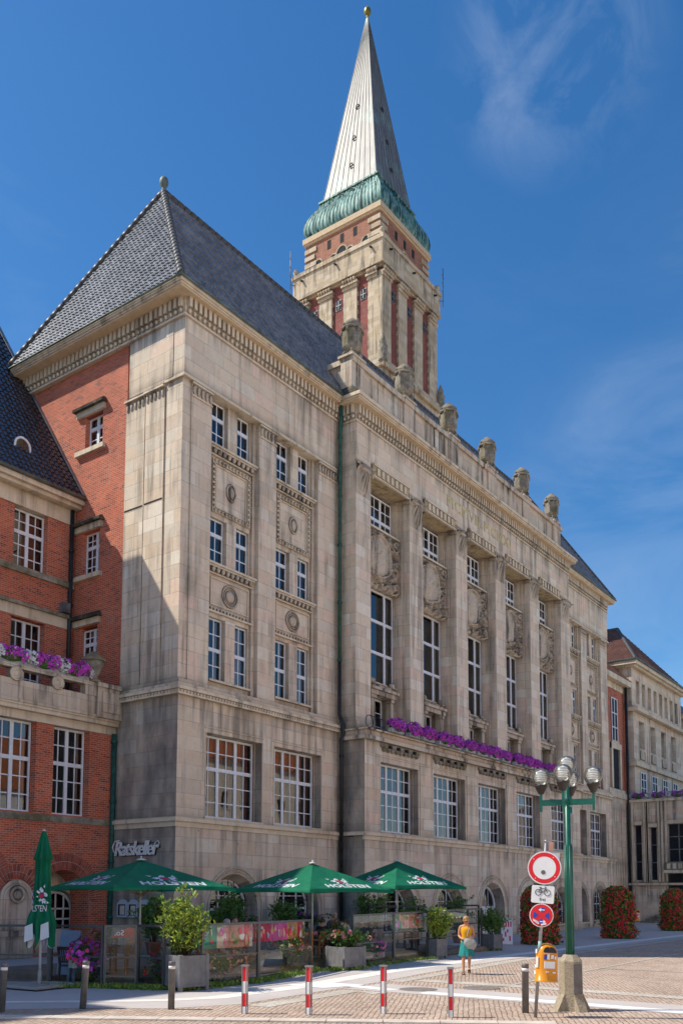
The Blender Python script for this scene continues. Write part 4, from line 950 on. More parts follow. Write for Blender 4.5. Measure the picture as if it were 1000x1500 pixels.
for k, x in enumerate((50., 53.2, 56.4)):
    b = MB(); b.box(x-.75, x+.75, LY-.06, LY+.02, 16.2, 20.2, 1); 
    for dx in (-.72, 0, .72): b.box(x+dx-.06, x+dx+.06, LY-.1, LY-.06, 16.2, 20.2)
    for z in (16.25, 17.5, 18.8, 20.15): b.box(x-.75, x+.75, LY-.095, LY-.06, z-.05, z+.05)
    bld(b, 'window', [M['white'], M['darkglass'] if 'darkglass' in M else M['interior']], link)
    b = MB(); b.box(x-1.3, x-.9, LY-.2, LY, 11.92, 16.0); b.box(x+.9, x+1.3, LY-.2, LY, 11.92, 16.0); b.box(x-1.3, x+1.3, LY-.22, LY, 15.5, 16.05); b.box(x-.9, x+.9, LY-.03, LY+.01, 11.92, 15.5, 1); bld(b, 'framed_window', [M['trim'], M['interior']], link)
    b = MB(); b.box(x-.9, x+.9, LY-.15, LY, 15.0+1.05, 15.2+1.05); bld(b, 'window_sill', M['trim'], link)
b = MB(); b.tube([(58.9,LY-.3,21.6),(58.9,LY-.3,.3)], .13, 8); bld(b, 'downpipe', M['pipe_dark'], link)
east = thing('east_building', 'pale stone building with hipped red tile roof and attic colonnade at the far right', 'building', (67, 8, 0))
EXa, EXb, EYf = 59.4, 75.3, 2.0
b = MB(); b.box(EXa, EXb, EYf, 20, .02, 14.3); b.box(EXa, EXb, EYf+.02, 20, 14.9, 16.1)
piers = [59.4, 61.0, 63.9, 64.6, 67.3, 68.0, 70.6, 71.4, 73.7, 75.3]
op = [(60.9, 62.5), (64.3, 65.9), (67.7, 69.3), (71.1, 72.7)]
holes(b, EXa, EXb, 16.1, 19.4, [(a, c, 16.15, 18.75) for a, c in op], EYf, EYf+.9)
holes(b, EXa, EXb, 19.9, 24.0, [(60.6+1.78*k, 61.6+1.78*k, 20.4, 22.6) for k in range(8)], EYf+.1, EYf+.9); b.box(EXa, EXb, EYf+.9, 20, 16.1, 24)
bld(b, 'wall', M['stone_east'], east)
b = MB(); b.box(EXa-.25, EXb+.25, EYf-.3, 20, 14.3, 14.7); b.box(EXa-.12, EXb+.12, EYf-.15, 20, 14.7, 14.9); bld(b, 'string_course', M['trim'], east)
b = MB(); b.box(EXa-.4, EXb+.4, EYf-.55, 20, 19.4, 19.75); b.box(EXa-.2, EXb+.2, EYf-.25, 20, 19.75, 19.9); bld(b, 'string_course', M['trim'], east)
b = MB(); b.box(EXa-.3, EXb+.3, EYf-.3, 20.3, 23.6, 23.8); b.box(EXa-.55, EXb+.55, EYf-.55, 20.5, 23.8, 24.2); bld(b, 'eave_cornice', M['trim'], east)
for a, c in op:
    b = MB(); x = a+.1; b.box(a, c, EYf+.6, EYf+.7, 16.15, 18.75, 1)
    for xx in (a+.05, (a+c)/2, c-.05): b.box(xx-.06, xx+.06, EYf+.5, EYf+.6, 16.15, 18.75)
    for z in (16.2, 17.2, 18.0, 18.7): b.box(a, c, EYf+.52, EYf+.6, z-.04, z+.04)
    bld(b, 'window', [M['white'], M['interior']], east)
    b = MB(); b.box(a-.2, c+.2, EYf-.08, EYf+.1, 14.95, 15.0); b.box(a+.1, c-.1, EYf-.1, EYf+.1, 15.1, 15.9, 1); bld(b, 'panel', [M['trim'], M['carved']], east)
    b = MB(); b.box(a, c, EYf-.03, EYf+.3, 11.3, 13.9, 1)
    for xx in (a+.05, (a+c)/2, c-.05): b.box(xx-.06, xx+.06, EYf-.09, EYf-.03, 11.3, 13.9)
    for z in (11.35, 12.4, 13.2, 13.85): b.box(a, c, EYf-.08, EYf-.03, z-.04, z+.04)
    bld(b, 'window', [M['white'], M['interior']], east)
b = MB()
hip_face(b, (EXa-.5,EYf-.5,24.2), (EXb+.5,EYf-.5,24.2), (67.6,6.1,29.8), (67.6,6.1,29.8), k=4)
hip_face(b, (EXa-.5,20.5,24.2), (EXa-.5,EYf-.5,24.2), (67.6,20.5,29.8), (67.6,6.1,29.8), k=4); b.add([(EXb+.5,EYf-.5,24.2),(EXb+.5,20.5,24.2),(67.6,20.5,29.8),(67.6,6.1,29.8)], [(0,1,2,3)])
rr2 = bld(b, 'roof', M['tile_red'], east)
b = MB(); ridge(b, (EXa-.5,EYf-.5,24.22), (67.6,6.1,29.85), .18); ridge(b, (67.6,6.1,29.85), (67.6,20.5,29.85), .18); b.build('ridge_tiles', M['ridge'], rr2)
b = MB(); b.tube([(EXa-.62,20.5,24.2),(EXa-.62,EYf-.62,24.2),(EXb+.6,EYf-.62,24.2)], .1, 6); b.build('gutter', M['gutter'], rr2)
b = MB(); b.tube([(EXa-.15,4.2,24.),(EXa-.15,4.2,16.)], .12, 8); bld(b, 'downpipe', M['pipe_green'], east)
# terrace / entrance block
ter = thing('entrance_block', 'low stone entrance block with tall slit windows and flower boxes along its roof', 'building', (68, -6, 0))
TX = 59.0; TYn, TYs = 2.75, -16.
b = MB()
b.box(TX, TX+.8, TYs, TYn, .02, 3.35)
tops = [(1.42, 2.02, 3.75, 8.75), (.08, .62, 3.75, 8.5), (-3.6, -.95, 5.35, 8.75), (-5.2, -4.6, 3.75, 8.6)]
y = TYn
for (ya, yb, za, zb) in tops:
    b.box(TX, TX+.8, yb, y, 3.35, 11.0); b.box(TX, TX+.8, ya, yb, 3.35, za); b.box(TX, TX+.8, ya, yb, zb, 11.0); y = ya
b.box(TX, TX+.8, TYs, y, 3.35, 11.0); b.box(TX+.8, 78, TYs, TYn, .02, 10.9); bld(b, 'wall', M['stone_east'], ter)
b = MB()
for yy in (2.45, 2.2, 1.15, .9, .85, -.15, -.45, -.8): b.box(TX-.12, TX, yy-.09, yy+.09, 3.6, 10.9)
for (ya, yb, za, zb) in tops: b.box(TX-.2, TX, ya-.12, yb+.12, zb+.02, zb+.34)
b.box(TX-.25, TX+.3, TYs, TYn, 3.3, 3.5); b.box(TX-.18, TX+.3, TYs, TYn, 10.85, 11.08); bld(b, 'mouldings', M['trim'], ter)
for (ya, yb, za, zb) in tops:
    b = MB(); b.box(TX+.3, TX+.36, ya, yb, za, zb, 1)
    nb_ = 1 if yb-ya < 1 else 3
    for k in range(nb_+1): yy = ya+(yb-ya)*k/nb_; b.box(TX+.2, TX+.3, yy-.045, yy+.045, za, zb)
    for k in range(4): z = za+(zb-za)*k/3; b.box(TX+.22, TX+.3, ya, yb, z-.04, z+.04)
    bld(b, 'window', [M['lead'], M['interior']], ter)
b = MB(); b.box(TX-.9, TX, -5.6, -.7, 4.35, 4.62); b.box(TX-.75, TX, -5.5, -.8, 4.62, 5.3, 1); 
for k in range(9): b.box(TX-.82, TX-.74, -5.3+.5*k, -5.0+.5*k, 4.72, 5.2)
bld(b, 'door_canopy', [M['trim'], M['mossy']], ter)
b = MB(); b.box(TX-.06, TX+.02, -5.2, -1.0, .02, 4.3, 0); b.box(TX-.1, TX-.06, -5.2, -1.0, 3.4, 3.55, 1)
for yy in (-5.2, -4.1, -3.1, -2.1, -1.0): b.box(TX-.1, TX-.06, yy-.08, yy+.08, .02, 4.3, 1)
bld(b, 'entrance_doors', [M['interior'], M['pipe_dark']], ter)
b = MB()
for k in range(4): b.box(TX-.5-.4*(3-k)-.6, TX-.02, -6.2-.3*(3-k), .1+.3*(3-k), .012+.17*k, .17*(k+1))
bld(b, 'steps', M['mossy'], ter)
far = thing('far_building', 'distant stone and brick building with green roof edge at the right edge', 'building', (86, 4, 0))
b = MB(); b.box(79.5, 92, 2.5, 16, .02, 15.5); bld(b, 'brick_wall', M['brick'], far)
b = MB(); b.box(79.3, 92.2, 2.3, 16, 15.5, 16.3); b.box(79.6, 92, 2.6, 16, 16.3, 22); b.box(79.2,92.3,2.2,16.2,22,22.6); bld(b, 'stone_storey', M['stone'], far)
b = MB(); b.frus((79,92.5,2,16.4), 22.6, (84,88,8,9), 27); bld(b, 'roof', M['tile_dark'], far)
# ================================================================== houses across the square (seen in the window reflections; set close and mostly pale to bounce light)
pl = lambda n, c: plain(n, c, .85, var=.1, sc=1.)
HY = -42.
for i, (x0, x1, h, c, lab) in enumerate(((-46, -22, 17, (.88,.84,.74), 'cream plastered house with orange roof across the square, farthest west'), (-22, -4, 19, (.84,.80,.72), 'tall ivory plastered house with orange roof across the square'), (-4, 14, 17, (.62,.30,.17), 'brick house with orange roof across the square, between pale neighbours'), (14, 40, 12, (.90,.89,.85), 'white plastered house with orange roof across the square, broadest of the row'), (40, 66, 17, (.86,.78,.62), 'ochre plastered house with orange roof across the square'))):
    hs_ = thing('town_house', lab, 'house', ((x0+x1)/2, HY-6, 0), group='houses across the square')
    b = MB(); b.box(x0+.1, x1-.1, HY-14, HY, .02, h); bld(b, 'wall', pl('house_plaster_%d' % i, c), hs_)
    b = MB(); b.prism([(HY-14.4, h), (HY+.4, h), (HY-7, h+6.5)], x0+.05, x1-.05, 'x'); bld(b, 'roof', M['tile_orange'] if 'tile_orange' in M else M.setdefault('tile_orange', tile_mat('orange_pantile', (.42,.13,.05), (.50,.18,.07), .7, .3)), hs_)
    n = int((x1-x0)/3)
    for f in range(int(h/3.6)):
        for k in range(n):
            xx = x0+(x1-x0)*(k+.5)/n; b = MB(); b.box(xx-.5, xx+.5, HY-.02, HY+.06, 1.2+3.5*f, 2.9+3.5*f, 0); b.box(xx-.05, xx+.05, HY+.06, HY+.1, 1.2+3.5*f, 2.9+3.5*f, 1); b.box(xx-.6, xx+.6, HY+.03, HY+.15, 1.08+3.5*f, 1.18+3.5*f, 1)
            bld(b, 'window', [M['interior'], M['white']], hs_)
# ================================================================== GROUND
def setts_mat(name, c1, c2, joint, bw=.24, bh=.13, rot=0., var=.5, rough=.85):
    g = G(name); p = g.pos(); mpn = g.n('ShaderNodeMapping'); g.put(mpn.inputs[0], p); mpn.inputs['Rotation'].default_value = (0,0,rot)
    wob = g.noise(p, 2.4, 3, .6); 
    v = g.n('ShaderNodeVectorMath', operation='ADD'); g.put(v.inputs[0], mpn.outputs[0]); g.put(v.inputs[1], g.comb(g.math('MULTIPLY', g.math('SUBTRACT', wob, .5), .09), g.math('MULTIPLY', g.math('SUBTRACT', wob, .5), .12), 0.))
    b = g.n('ShaderNodeTexBrick'); g.put(b.inputs['Vector'], v.outputs[0]); b.offset = .5
    b.inputs['Color1'].default_value = (*c1,1); b.inputs['Color2'].default_value = (*c2,1); b.inputs['Mortar'].default_value = (*joint,1); b.inputs['Scale'].default_value = 1; b.inputs['Mortar Size'].default_value = .010; b.inputs['Mortar Smooth'].default_value = .3; b.inputs['Brick Width'].default_value = bw; b.inputs['Row Height'].default_value = bh
    big = g.noise(p, .45, 5, .6); fine = g.noise(p, 11., 4, .65); mid = g.noise(p, 2.3, 4, .6)
    c = g.mix(g.rng(big, .42, .58, 0., .65), b.outputs['Color'], g.mix(1., b.outputs['Color'], (.82,.80,.79), 'MULTIPLY'))
    c = g.mix(g.rng(fine, .42, .8, 0., .55), c, g.mix(1., c, (.66,.63,.6), 'MULTIPLY'))
    c = g.mix(g.rng(mid, .52, .66, 0., .4), c, (.62,.51,.40))
    c = g.mix(g.math('MULTIPLY', g.rng(g.noise(p, 1.1, 6, .7), .56, .66), .45), c, (.20,.165,.135))
    g.bump(g.math('ADD', g.math('MULTIPLY', g.math('SUBTRACT', 1., b.outputs['Fac']), .8), g.math('MULTIPLY', fine, .35)), .7, .02)
    return g.fin(c, rough, 0, .25)
M['setts'] = setts_mat('pink_brown_setts', (.67,.51,.395), (.52,.39,.30), (.22,.17,.135), .205, .105, R(-28))
M['pale_setts'] = setts_mat('pale_small_setts', (.82,.76,.66), (.64,.58,.49), (.36,.31,.26), .11, .11, 0)
def asphalt_mat():
    g = G('worn_grey_asphalt'); p = g.pos(); a = g.noise(p, .6, 5, .6); f = g.noise(p, 30., 3, .7); m = g.noise(p, 3., 5, .65)
    c = g.ramp(a, [(.3, (.52,.465,.43)), (.7, (.63,.565,.52))]); c = g.mix(g.rng(f, .4, .7, 0., .45), c, (.48,.44,.415)); c = g.mix(g.rng(m, .55, .75, 0., .4), c, (.48,.44,.415))
    g.bump(f, .35, .008); return g.fin(c, .9, 0, .2)
M['asphalt'] = asphalt_mat()
M['strip'] = plain('pale_concrete_strip', (.82,.77,.70), .85, var=.14, sc=2.)
M['line'] = plain('worn_white_line', (.88,.86,.83), .8, var=.1, sc=3.)
def sheet(name, poly, z, mat):
    b = MB(); b.add([(x, y, z) for x, y in poly], [tuple(range(len(poly)))]); o = b.build(name, mat)
    if o.data.polygons[0].normal.z < 0: o.data.flip_normals()
    return struct(o)
g_ = MB()
g_.quad((-700,-700,0),(900,-700,0),(900,900,0),(-700,900,0)); struct(g_.build('plaza', M['setts']))
M['bounce'] = plain('pale_bounce_sheet', (.80,.77,.71), .8, var=.08, sc=2.)
sheet('bounce_sheet', [(-70,-40),(90,-40),(90,-23.5),(-70,-23.5)], .004, M['bounce'])  # unseen pale ground added to bounce light onto the facade
sheet('asphalt_path', [(-22,-.4),(-13.3,-9.1),(-12.2,-10.2),(-11.25,-11.6),(-10.4,-12.0),(-9.8,-12.25),(-5.75,-11.95),(-3.8,-11.8),(-.9,-11.35),(3.5,-10.85),(6.4,-10.7),(59.2,-10.7),(59.2,3.9),(-22,3.9)], .004, M['asphalt'])
def band(name, pts, w, z, mat):
    L_ = []; R_ = []
    for i, p in enumerate(pts):
        d = (Vector(pts[min(i+1,len(pts)-1)]) - Vector(pts[max(i-1,0)])).normalized(); n = Vector((-d.y, d.x)); ww = w[i] if isinstance(w, (list, tuple)) else w
        L_.append(tuple(Vector(p)+n*ww/2)); R_.append(tuple(Vector(p)-n*ww/2))
    b = MB()
    for i in range(len(pts)-1): b.quad((*R_[i],z),(*R_[i+1],z),(*L_[i+1],z),(*L_[i],z))
    return struct(b.build(name, mat))
band('pale_gutter_strip', [(-16,-4.3),(-13.6,-7.0),(-12.55,-8.0),(-11.5,-9.25),(-10.3,-10.45),(-9.2,-11.0),(-6.5,-10.95),(-4,-10.6),(-1.3,-10.2),(5.6,-9.78),(9,-9.7),(16,-9.72),(58.9,-9.7)], [.3,.3,.3,.34,.4,.55,.6,.6,.6,.6,.6,.6,.6], .008, M['strip'])
sheet('bicycle_path', [(-5.9,-12.1),(-4.25,-12.1),(-4.5,-23.4),(-6.0,-23.4)], .005, M['asphalt'])
band('white_line', [(-5.2,-11.5),(-5.4,-12.8),(-5.5,-13.25)], .42, .010, M['line']); band('white_line', [(-5.55,-14.1),(-5.5,-16.4),(-5.55,-18),(-5.65,-20.1)], .48, .010, M['line'])
sheet('tactile_paving', [(-6.05,-10.35),(-4.9,-10.9),(-4.85,-12.0),(-6.15,-11.65)], .012, M['line'])
band('pale_sett_row', [(-3.6,-12.1),(.7,-11.65),(6,-11.1),(59,-11.0)], .45, .006, M['pale_setts']); band('pale_sett_row', [(-2.9,-12.4),(-2.75,-15),(-3.0,-19.4),(-3.2,-23.4)], .6, .007, M['pale_setts'])
band('pale_sett_row', [(-9.9,-12.8),(-6.2,-12.5),(-6.3,-13.4)], .55, .006, M['pale_setts'])
band('thin_white_line', [(-2.6,-14.95),(10,-14.65),(30,-14.3)], .12, .009, M['pale_setts']); band('thin_white_line', [(4.1,-14.9),(4.35,-20.5)], .12, .009, M['pale_setts'])
kb = MB(); a = Vector((-14.6,-9.2)); d = Vector((3.9,-6.3)).normalized(); n = Vector((-d.y, d.x))
for i in range(11):
    p = a + d*(1.02*i); q = a + d*(1.02*i+1.0)
    vs = [p-n*.19, q-n*.19, q+n*.19, p+n*.19]; kb.add([(v.x, v.y, z) for z in (.002, .03) for v in vs], [(4,5,6,7),(0,1,5,4),(1,2,6,5),(2,3,7,6),(3,0,4,7)])
struct(kb.build('kerb', M['strip_k'] if 'strip_k' in M else M.setdefault('strip_k', plain('kerb_granite', (.66,.57,.48), .85, var=.2, sc=3.))))
for x, y in ((-5.0,-13.65), (-3.75,-14.7)):
    mh = MB(); mh.lathe([(.001,.018),(.40,.018),(.42,.014),(.46,.016),(.47,.006)][::-1], (x, y, 0), 24, sm=False)
    tag(mh.build('manhole_cover', M.get('manhole') or M.setdefault('manhole', plain('worn_iron_cover', (.27,.23,.20), .7, .2, var=.4, sc=8.))), 'round iron manhole cover beside the white line' if x < -4.5 else 'round iron manhole cover in the setts right of the white line', 'manhole')
dk = MB(); dk.box(-8.4, 10.2, -7.75, -1.75, .02, .2); dk.box(-9.4, -8.4, -5.4, 1.5, .02, .2); struct(dk.build('terrace_deck', plain('worn_deck_boards', (.22,.17,.12), .85, var=.4, sc=3.)))
# weeds along the foot of the screens
def leafmat(name, a, b, c=None):
    g = G(name); n = g.noise(g.obj(), 9., 3, .6); w = g.rnd()
    col = g.ramp(n, [(.3, a), (.55, b), (.8, c or b)]); g.bsdf.inputs['Subsurface Weight'].default_value = 0
    return g.fin(col, .5, 0, .35)
M['leaf'] = leafmat('dark_green_leaf', (.035,.095,.018), (.075,.17,.03)); M['leaf_y'] = leafmat('yellow_green_leaf', (.17,.25,.02), (.38,.45,.05), (.55,.56,.09)); M['leaf_m'] = leafmat('mid_green_leaf', (.08,.17,.03), (.15,.27,.05))
for n, c in (('magenta', (.66,.07,.58)), ('violet', (.44,.06,.54)), ('wfl', (.85,.84,.82)), ('red', (.95,.05,.03)), ('pinkred', (.85,.05,.13)), ('pink', (.70,.25,.34)), ('peach', (.75,.45,.30)), ('orange', (.75,.22,.03)), ('yellowfl', (.75,.6,.12))):
    M[n] = plain('petal_'+n, c, .6, var=.35, sc=7.)
def leafq(b, p, s, mi=0, up=.0, asp=.45):
    d = Vector((random.gauss(0,1), random.gauss(0,1), random.gauss(0,1)+up)).normalized(); e = d.cross(Vector((random.random()-.5, random.random()-.5, random.random()-.5))).normalized()
    p = Vector(p); m = p + d*s*.5; n = d.cross(e)*s*.12
    b.add([p, m+e*s*asp*.5+n, p+d*s, m-e*s*asp*.5+n], [(0,1,2,3)], mi)
def bloom(b, p, r, nrm, mi):
    n = Vector(nrm).normalized(); a = n.orthogonal().normalized(); c = n.cross(a); p = Vector(p); k = 5
    vs = [p - n*r*.25]
    for i in range(k*2):
        t = math.pi*i/k; rr = r*(1 if i % 2 == 0 else .72); vs.append(p + (a*math.cos(t)+c*math.sin(t))*rr + n*r*.1)
    b.add(vs, [(0, 1+i, 1+(i+1) % (2*k)) for i in range(2*k)], mi)
wb = MB()
for (x0, y0, x1, y1, n) in ((-10.2,-5.9,-9.3,-7.3,140),(-9.3,-7.4,-8.6,-9.0,260),(-8.7,-9.2,-5.6,-9.25,420),(-5.6,-9.2,-2.1,-8.3,240),(-2.,-8.65,-.5,-8.8,160),(-.4,-8.6,4.9,-8.3,120),(10.2,-7.7,11.2,-7.6,40)):
    for i in range(n):
        t = random.random(); p = (x0+(x1-x0)*t+random.gauss(0,.09), y0+(y1-y0)*t+random.gauss(0,.13)-.1, .01)
        for k in range(random.randint(2,6)): leafq(wb, (p[0]+random.gauss(0,.04), p[1]+random.gauss(0,.04), .005+random.random()*.04), random.uniform(.05,.14), random.choice((0,0,1)), up=1.2)
wo = wb.build('weeds', [M['leaf_m'], M['leaf_y']]); tag(wo, 'low green weeds growing along the foot of the glass screens', 'weeds'); wo['kind'] = 'stuff'
# ================================================================== STREET FURNITURE
M['galv'] = plain('galvanised_steel', (.34,.34,.34), .45, .6, var=.2, sc=5.); M['bollard_grey'] = plain('grey_bollard_paint', (.16,.155,.15), .55, .1, var=.3, sc=5.)
M['sign_white'] = plain('sign_white', (.88,.87,.85), .5, var=.04); M['sign_red'] = plain('sign_red', (.80,.012,.02), .45, var=.08); M['sign_blue'] = plain('sign_blue', (.03,.06,.42), .45, var=.1); M['sign_black'] = plain('sign_black', (.02,.02,.022), .5)
M['conc'] = None
def concrete():
    g = G('exposed_aggregate_concrete'); o = g.obj(); a = g.noise(o, 5., 5, .6); vo = g.n('ShaderNodeTexVoronoi'); g.put(vo.inputs['Vector'], o); vo.inputs['Scale'].default_value = 55.
    c = g.ramp(a, [(.3, (.36,.30,.21)), (.7, (.48,.41,.30))]); c = g.mix(g.rng(g.sep(vo.outputs['Color'])[0], .4, .9, 0., .6), c, (.22,.18,.13)); g.bump(vo.outputs['Distance'], .6, .01); return g.fin(c, .9, 0, .2)
M['conc'] = concrete()
def bollard_grey():
    b = MB(); b.lathe([(.066,0),(.066,.88),(.070,.885),(.070,.93),(.062,.945),(.001,.95)], n=16); return b
roots = []
for i, (x, y, lab) in enumerate(((-13.55,-9.43,'round grey steel bollard at the left edge of the picture'), (-12.26,-10.24,'round grey steel bollard in front of the folded green parasol'), (-11.28,-11.73,'round grey steel bollard in front of the planter with the yellow-green laurel'), (-7.55,-17.62,'round grey steel bollard just behind the sign post and orange bin'))):
    r = thing('bollard', lab, 'bollard', (x, y, 0), group='grey bollards at the pavement edge')
    if i == 0:
        p0 = bollard_grey().build('post', M['bollard_grey'], r); q = MB(); q.lathe([(.0675,.80),(.0675,.86)], n=16); p1 = q.build('reflective_band', M['sign_white'], r)
    else: dup(p0, r); dup(p1, r)
    r.rotation_euler = (R(random.uniform(-1,1)), R([1.5,3,-.5,1][i]), 0)
def redbollard(r):
    w = .043
    for z0, z1, mt in ((0,.14,'sign_white'),(.14,.385,'sign_red'),(.385,.62,'sign_white'),(.62,.90,'sign_red')):
        b = MB(); b.box(-w, w, -w, w, z0, z1); bevel(b.build('painted_section', M[mt], r), .012)
    b = MB(); b.box(-w-.02, w+.02, -w-.02, w+.02, .90, .93); b.build('cap_plate', M['galv'], r)
    b = MB()
    for s in (-1, 1): b.box(s*w-.008, s*w+.008, -w-.006, -w+.01, .01, .9); b.box(s*w-.006, s*w+.006, w-.01, w+.006, .01, .9)
    b.build('edge_trim', M['galv'], r)
labs = ('red and white striped bollard nearest the planter, first from the left', 'red and white striped bollard in front of the wooden chairs, second from the left', 'red and white striped bollard left of the walking woman, third from the left', 'red and white striped bollard right below the walking woman, last from the left')
r0b = None
for (x, y), lab in zip(((-10.92,-13.36),(-10.31,-14.44),(-9.32,-15.49),(-9.03,-16.8)), labs):
    if r0b is None: r = thing('striped_bollard', lab, 'bollard', (x, y, 0), R(20), group='red and white bollards'); redbollard(r); r0b = r
    else: r = dup(r0b, None, (x, y, 0), R(20+random.uniform(-8,8)), lab)
# ---- street lamp
M['lamp_green'] = plain('green_lamp_paint', (.008,.115,.075), .35, .1, var=.3, sc=4.)
lamp = thing('street_lamp', 'green street lamp with five clear globes on a stone-grey concrete foot', 'street lamp', (-6.63,-18.18,0), R(-76))
b = MB(); o8 = lambda r: [(r*math.cos(R(22.5+45*k)), r*math.sin(R(22.5+45*k))) for k in range(8)]
b.lathe([(.24,.0),(.24,.02),(.24,.30),(.235,.95),(.235,.97),(.14,1.10)], n=8, sm=False, a0=R(22.5))
for k in range(4):
    k0 = b.mark(); b.add([(.16,-.095,.0),(.40,-.095,0),(.40,.095,0),(.16,.095,0),(.20,-.095,.32),(.225,-.095,.33),(.225,.095,.33),(.20,.095,.32)], [(0,3,2,1),(0,1,5,4),(1,2,6,5),(2,3,7,6),(3,0,4,7),(4,5,6,7)]); b.xf(k0, Matrix.Rotation(R(90*k+22.5*2), 4, 'Z'))
b.build('concrete_foot', M['conc'], lamp)
b = MB(); b.box(-.10, .10, -.236, -.226, .34, .92); b.build('foot_door', M['bollard_grey'], lamp).rotation_euler = (0,0,R(45))
b = MB(); b.lathe([(.075,1.05),(.075,3.3),(.06,3.32),(.06,4.05),(.045,4.06),(.045,4.62)], n=14)
for k in range(6): t = R(60*k); b.tube([(.075*math.cos(t), .075*math.sin(t), 1.08),(.075*math.cos(t), .075*math.sin(t), 3.28)], .012, 5)
b.build('pole', M['lamp_green'], lamp)
for s in (0, 1):
    b = MB(); b.box(-.55, .55, -.022, .022, 4.10+.0, 4.22); a_ = b.build('cross_arm', M['lamp_green'], lamp); a_.rotation_euler = (0,0,R(90*s)); a_.location.z = -.003*s
def lampglass():
    g = G('clear_lamp_globe'); nt = g.nt; nt.nodes.remove(g.bsdf); fr = g.n('ShaderNodeFresnel'); fr.inputs[0].default_value = 1.45
    gl = g.n('ShaderNodeBsdfGlossy'); gl.inputs['Roughness'].default_value = .06; tr = g.n('ShaderNodeBsdfTransparent'); tr.inputs[0].default_value = (1,.99,.95,1)
    df = g.n('ShaderNodeBsdfDiffuse'); df.inputs[0].default_value = (.92,.91,.84,1); tl = g.n('ShaderNodeBsdfTranslucent'); tl.inputs[0].default_value = (.98,.95,.80,1)
    a1 = g.n('ShaderNodeMixShader'); a1.inputs[0].default_value = .6; m1 = g.n('ShaderNodeMixShader'); m1.inputs[0].default_value = .2; mx = g.n('ShaderNodeMixShader'); k = nt.links.new
    k(df.outputs[0], a1.inputs[1]); k(tl.outputs[0], a1.inputs[2]); k(tr.outputs[0], m1.inputs[1]); k(a1.outputs[0], m1.inputs[2]); k(fr.outputs[0], mx.inputs[0]); k(m1.outputs[0], mx.inputs[1]); k(gl.outputs[0], mx.inputs[2]); k(mx.outputs[0], g.out.inputs[0]); return g.mat
M['globe'] = lampglass(); M['cone'] = plain('dark_lamp_cone', (.045,.032,.026), .5, .2, var=.3)
for i, (x, y, z) in enumerate(((0,0,4.6),(.52,0,4.36),(-.52,0,4.36),(0,.52,4.36),(0,-.52,4.36))):
    if i == 0:
        h = MB(); h.lathe([(.05,-.02),(.06,.0),(.13,.14),(.135,.16),(.12,.17),(.001,.17)], n=18); ho = h.build('lamp_head', M['cone'], lamp, (x,y,z))
        q = MB(); q.lathe([(.11,.17)] + [(.19*math.sin(R(t)), .325-.19*math.cos(R(t))) for t in range(36, 180, 9)] + [(.001,.515)], n=24); q.build('globe', M['globe'], ho)
        q = MB(); 
        for k in range(5): q.lathe([(.06,.235+.046*k),(.098,.25+.046*k),(.098,.262+.046*k),(.055,.276+.046*k)], n=16)
        q.lathe([(.02,.17),(.02,.48)], n=8); q.build('louvre_rings', M['white'], ho)
    else:
        dup(ho, lamp, (x, y, z)); q = MB(); q.box(x-.025, x+.025, y-.025, y+.025, 3.98, 4.36); q.build('arm_post', M['lamp_green'], lamp)
# ---- sign post
sp = thing('sign_post', 'leaning grey steel post with round no-entry and no-stopping signs and a bicycle plate', 'sign post', (-8.05,-18.05,0), R(-62))
sp.rotation_euler = (0, R(4.4), R(-71))
b = MB(); b.tube([(0,0,0),(0,0,3.30)], .032, 12); b.lathe([(.036,3.28),(.036,3.33),(.001,3.335)], n=12); b.build('pole', M['galv'], sp)
def disc(name, mat, r, y, z, parent, n=48, t=.006, x=0.):
    q = MB(); k0 = q.mark(); q.lathe([(.001,0),(r,0),(r,t),(.001,t)][::-1], n=n, sm=False); q.xf(k0, Matrix.Translation((x, y, z)) @ Matrix.Rotation(R(90), 4, 'X')); return q.build(name, mat, parent)
def ringd(name, mat, r0, r1, y, z, parent, n=48):
    q = MB()
    for i in range(n):
        a, c = 2*math.pi*i/n, 2*math.pi*(i+1)/n; q.quad((r0*math.cos(a), y, z+r0*math.sin(a)), (r1*math.cos(a), y, z+r1*math.sin(a)), (r1*math.cos(c), y, z+r1*math.sin(c)), (r0*math.cos(c), y, z+r0*math.sin(c)))
    return q.build(name, mat, parent)
s1 = disc('no_entry_disc', M['sign_white'], .312, -.045, 2.80, sp); ringd('red_ring', M['sign_red'], .215, .292, -.0535, 2.80, s1)
disc('round_sticker', M['bollard_grey'], .042, -.0535, 2.715, s1, 20, .003, -.015)
b = MB()
for k in range(4): t = R(45+90*k+8); b.ball((.255*math.cos(t), -.055, 2.8+.255*math.sin(t)), .009, 6, 4)
b.build('rivets', M['sign_white'], s1)
def rplate(w, h, r=.03, n=4):
    pts = []
    for cx, cz, a0 in ((w/2-r, h/2-r, 0), (-w/2+r, h/2-r, 90), (-w/2+r, -h/2+r, 180), (w/2-r, -h/2+r, 270)):
        for k in range(n+1): a = R(a0+90*k/n); pts.append((cx+r*math.cos(a), cz+r*math.sin(a)))
    return pts
b = MB(); b.prism([(x+.0, z+2.30) for x, z in rplate(.42,.33)][::-1], -.047, -.041, 'y'); s2 = b.build('bicycle_plate', M['sign_white'], sp)
b = MB(); cz = 2.355
for wx in (-.085, .085): b.tube([(wx+.055*math.cos(k*math.pi/12), -.051, cz-.02+.055*math.sin(k*math.pi/12)) for k in range(25)], .0055, 5)
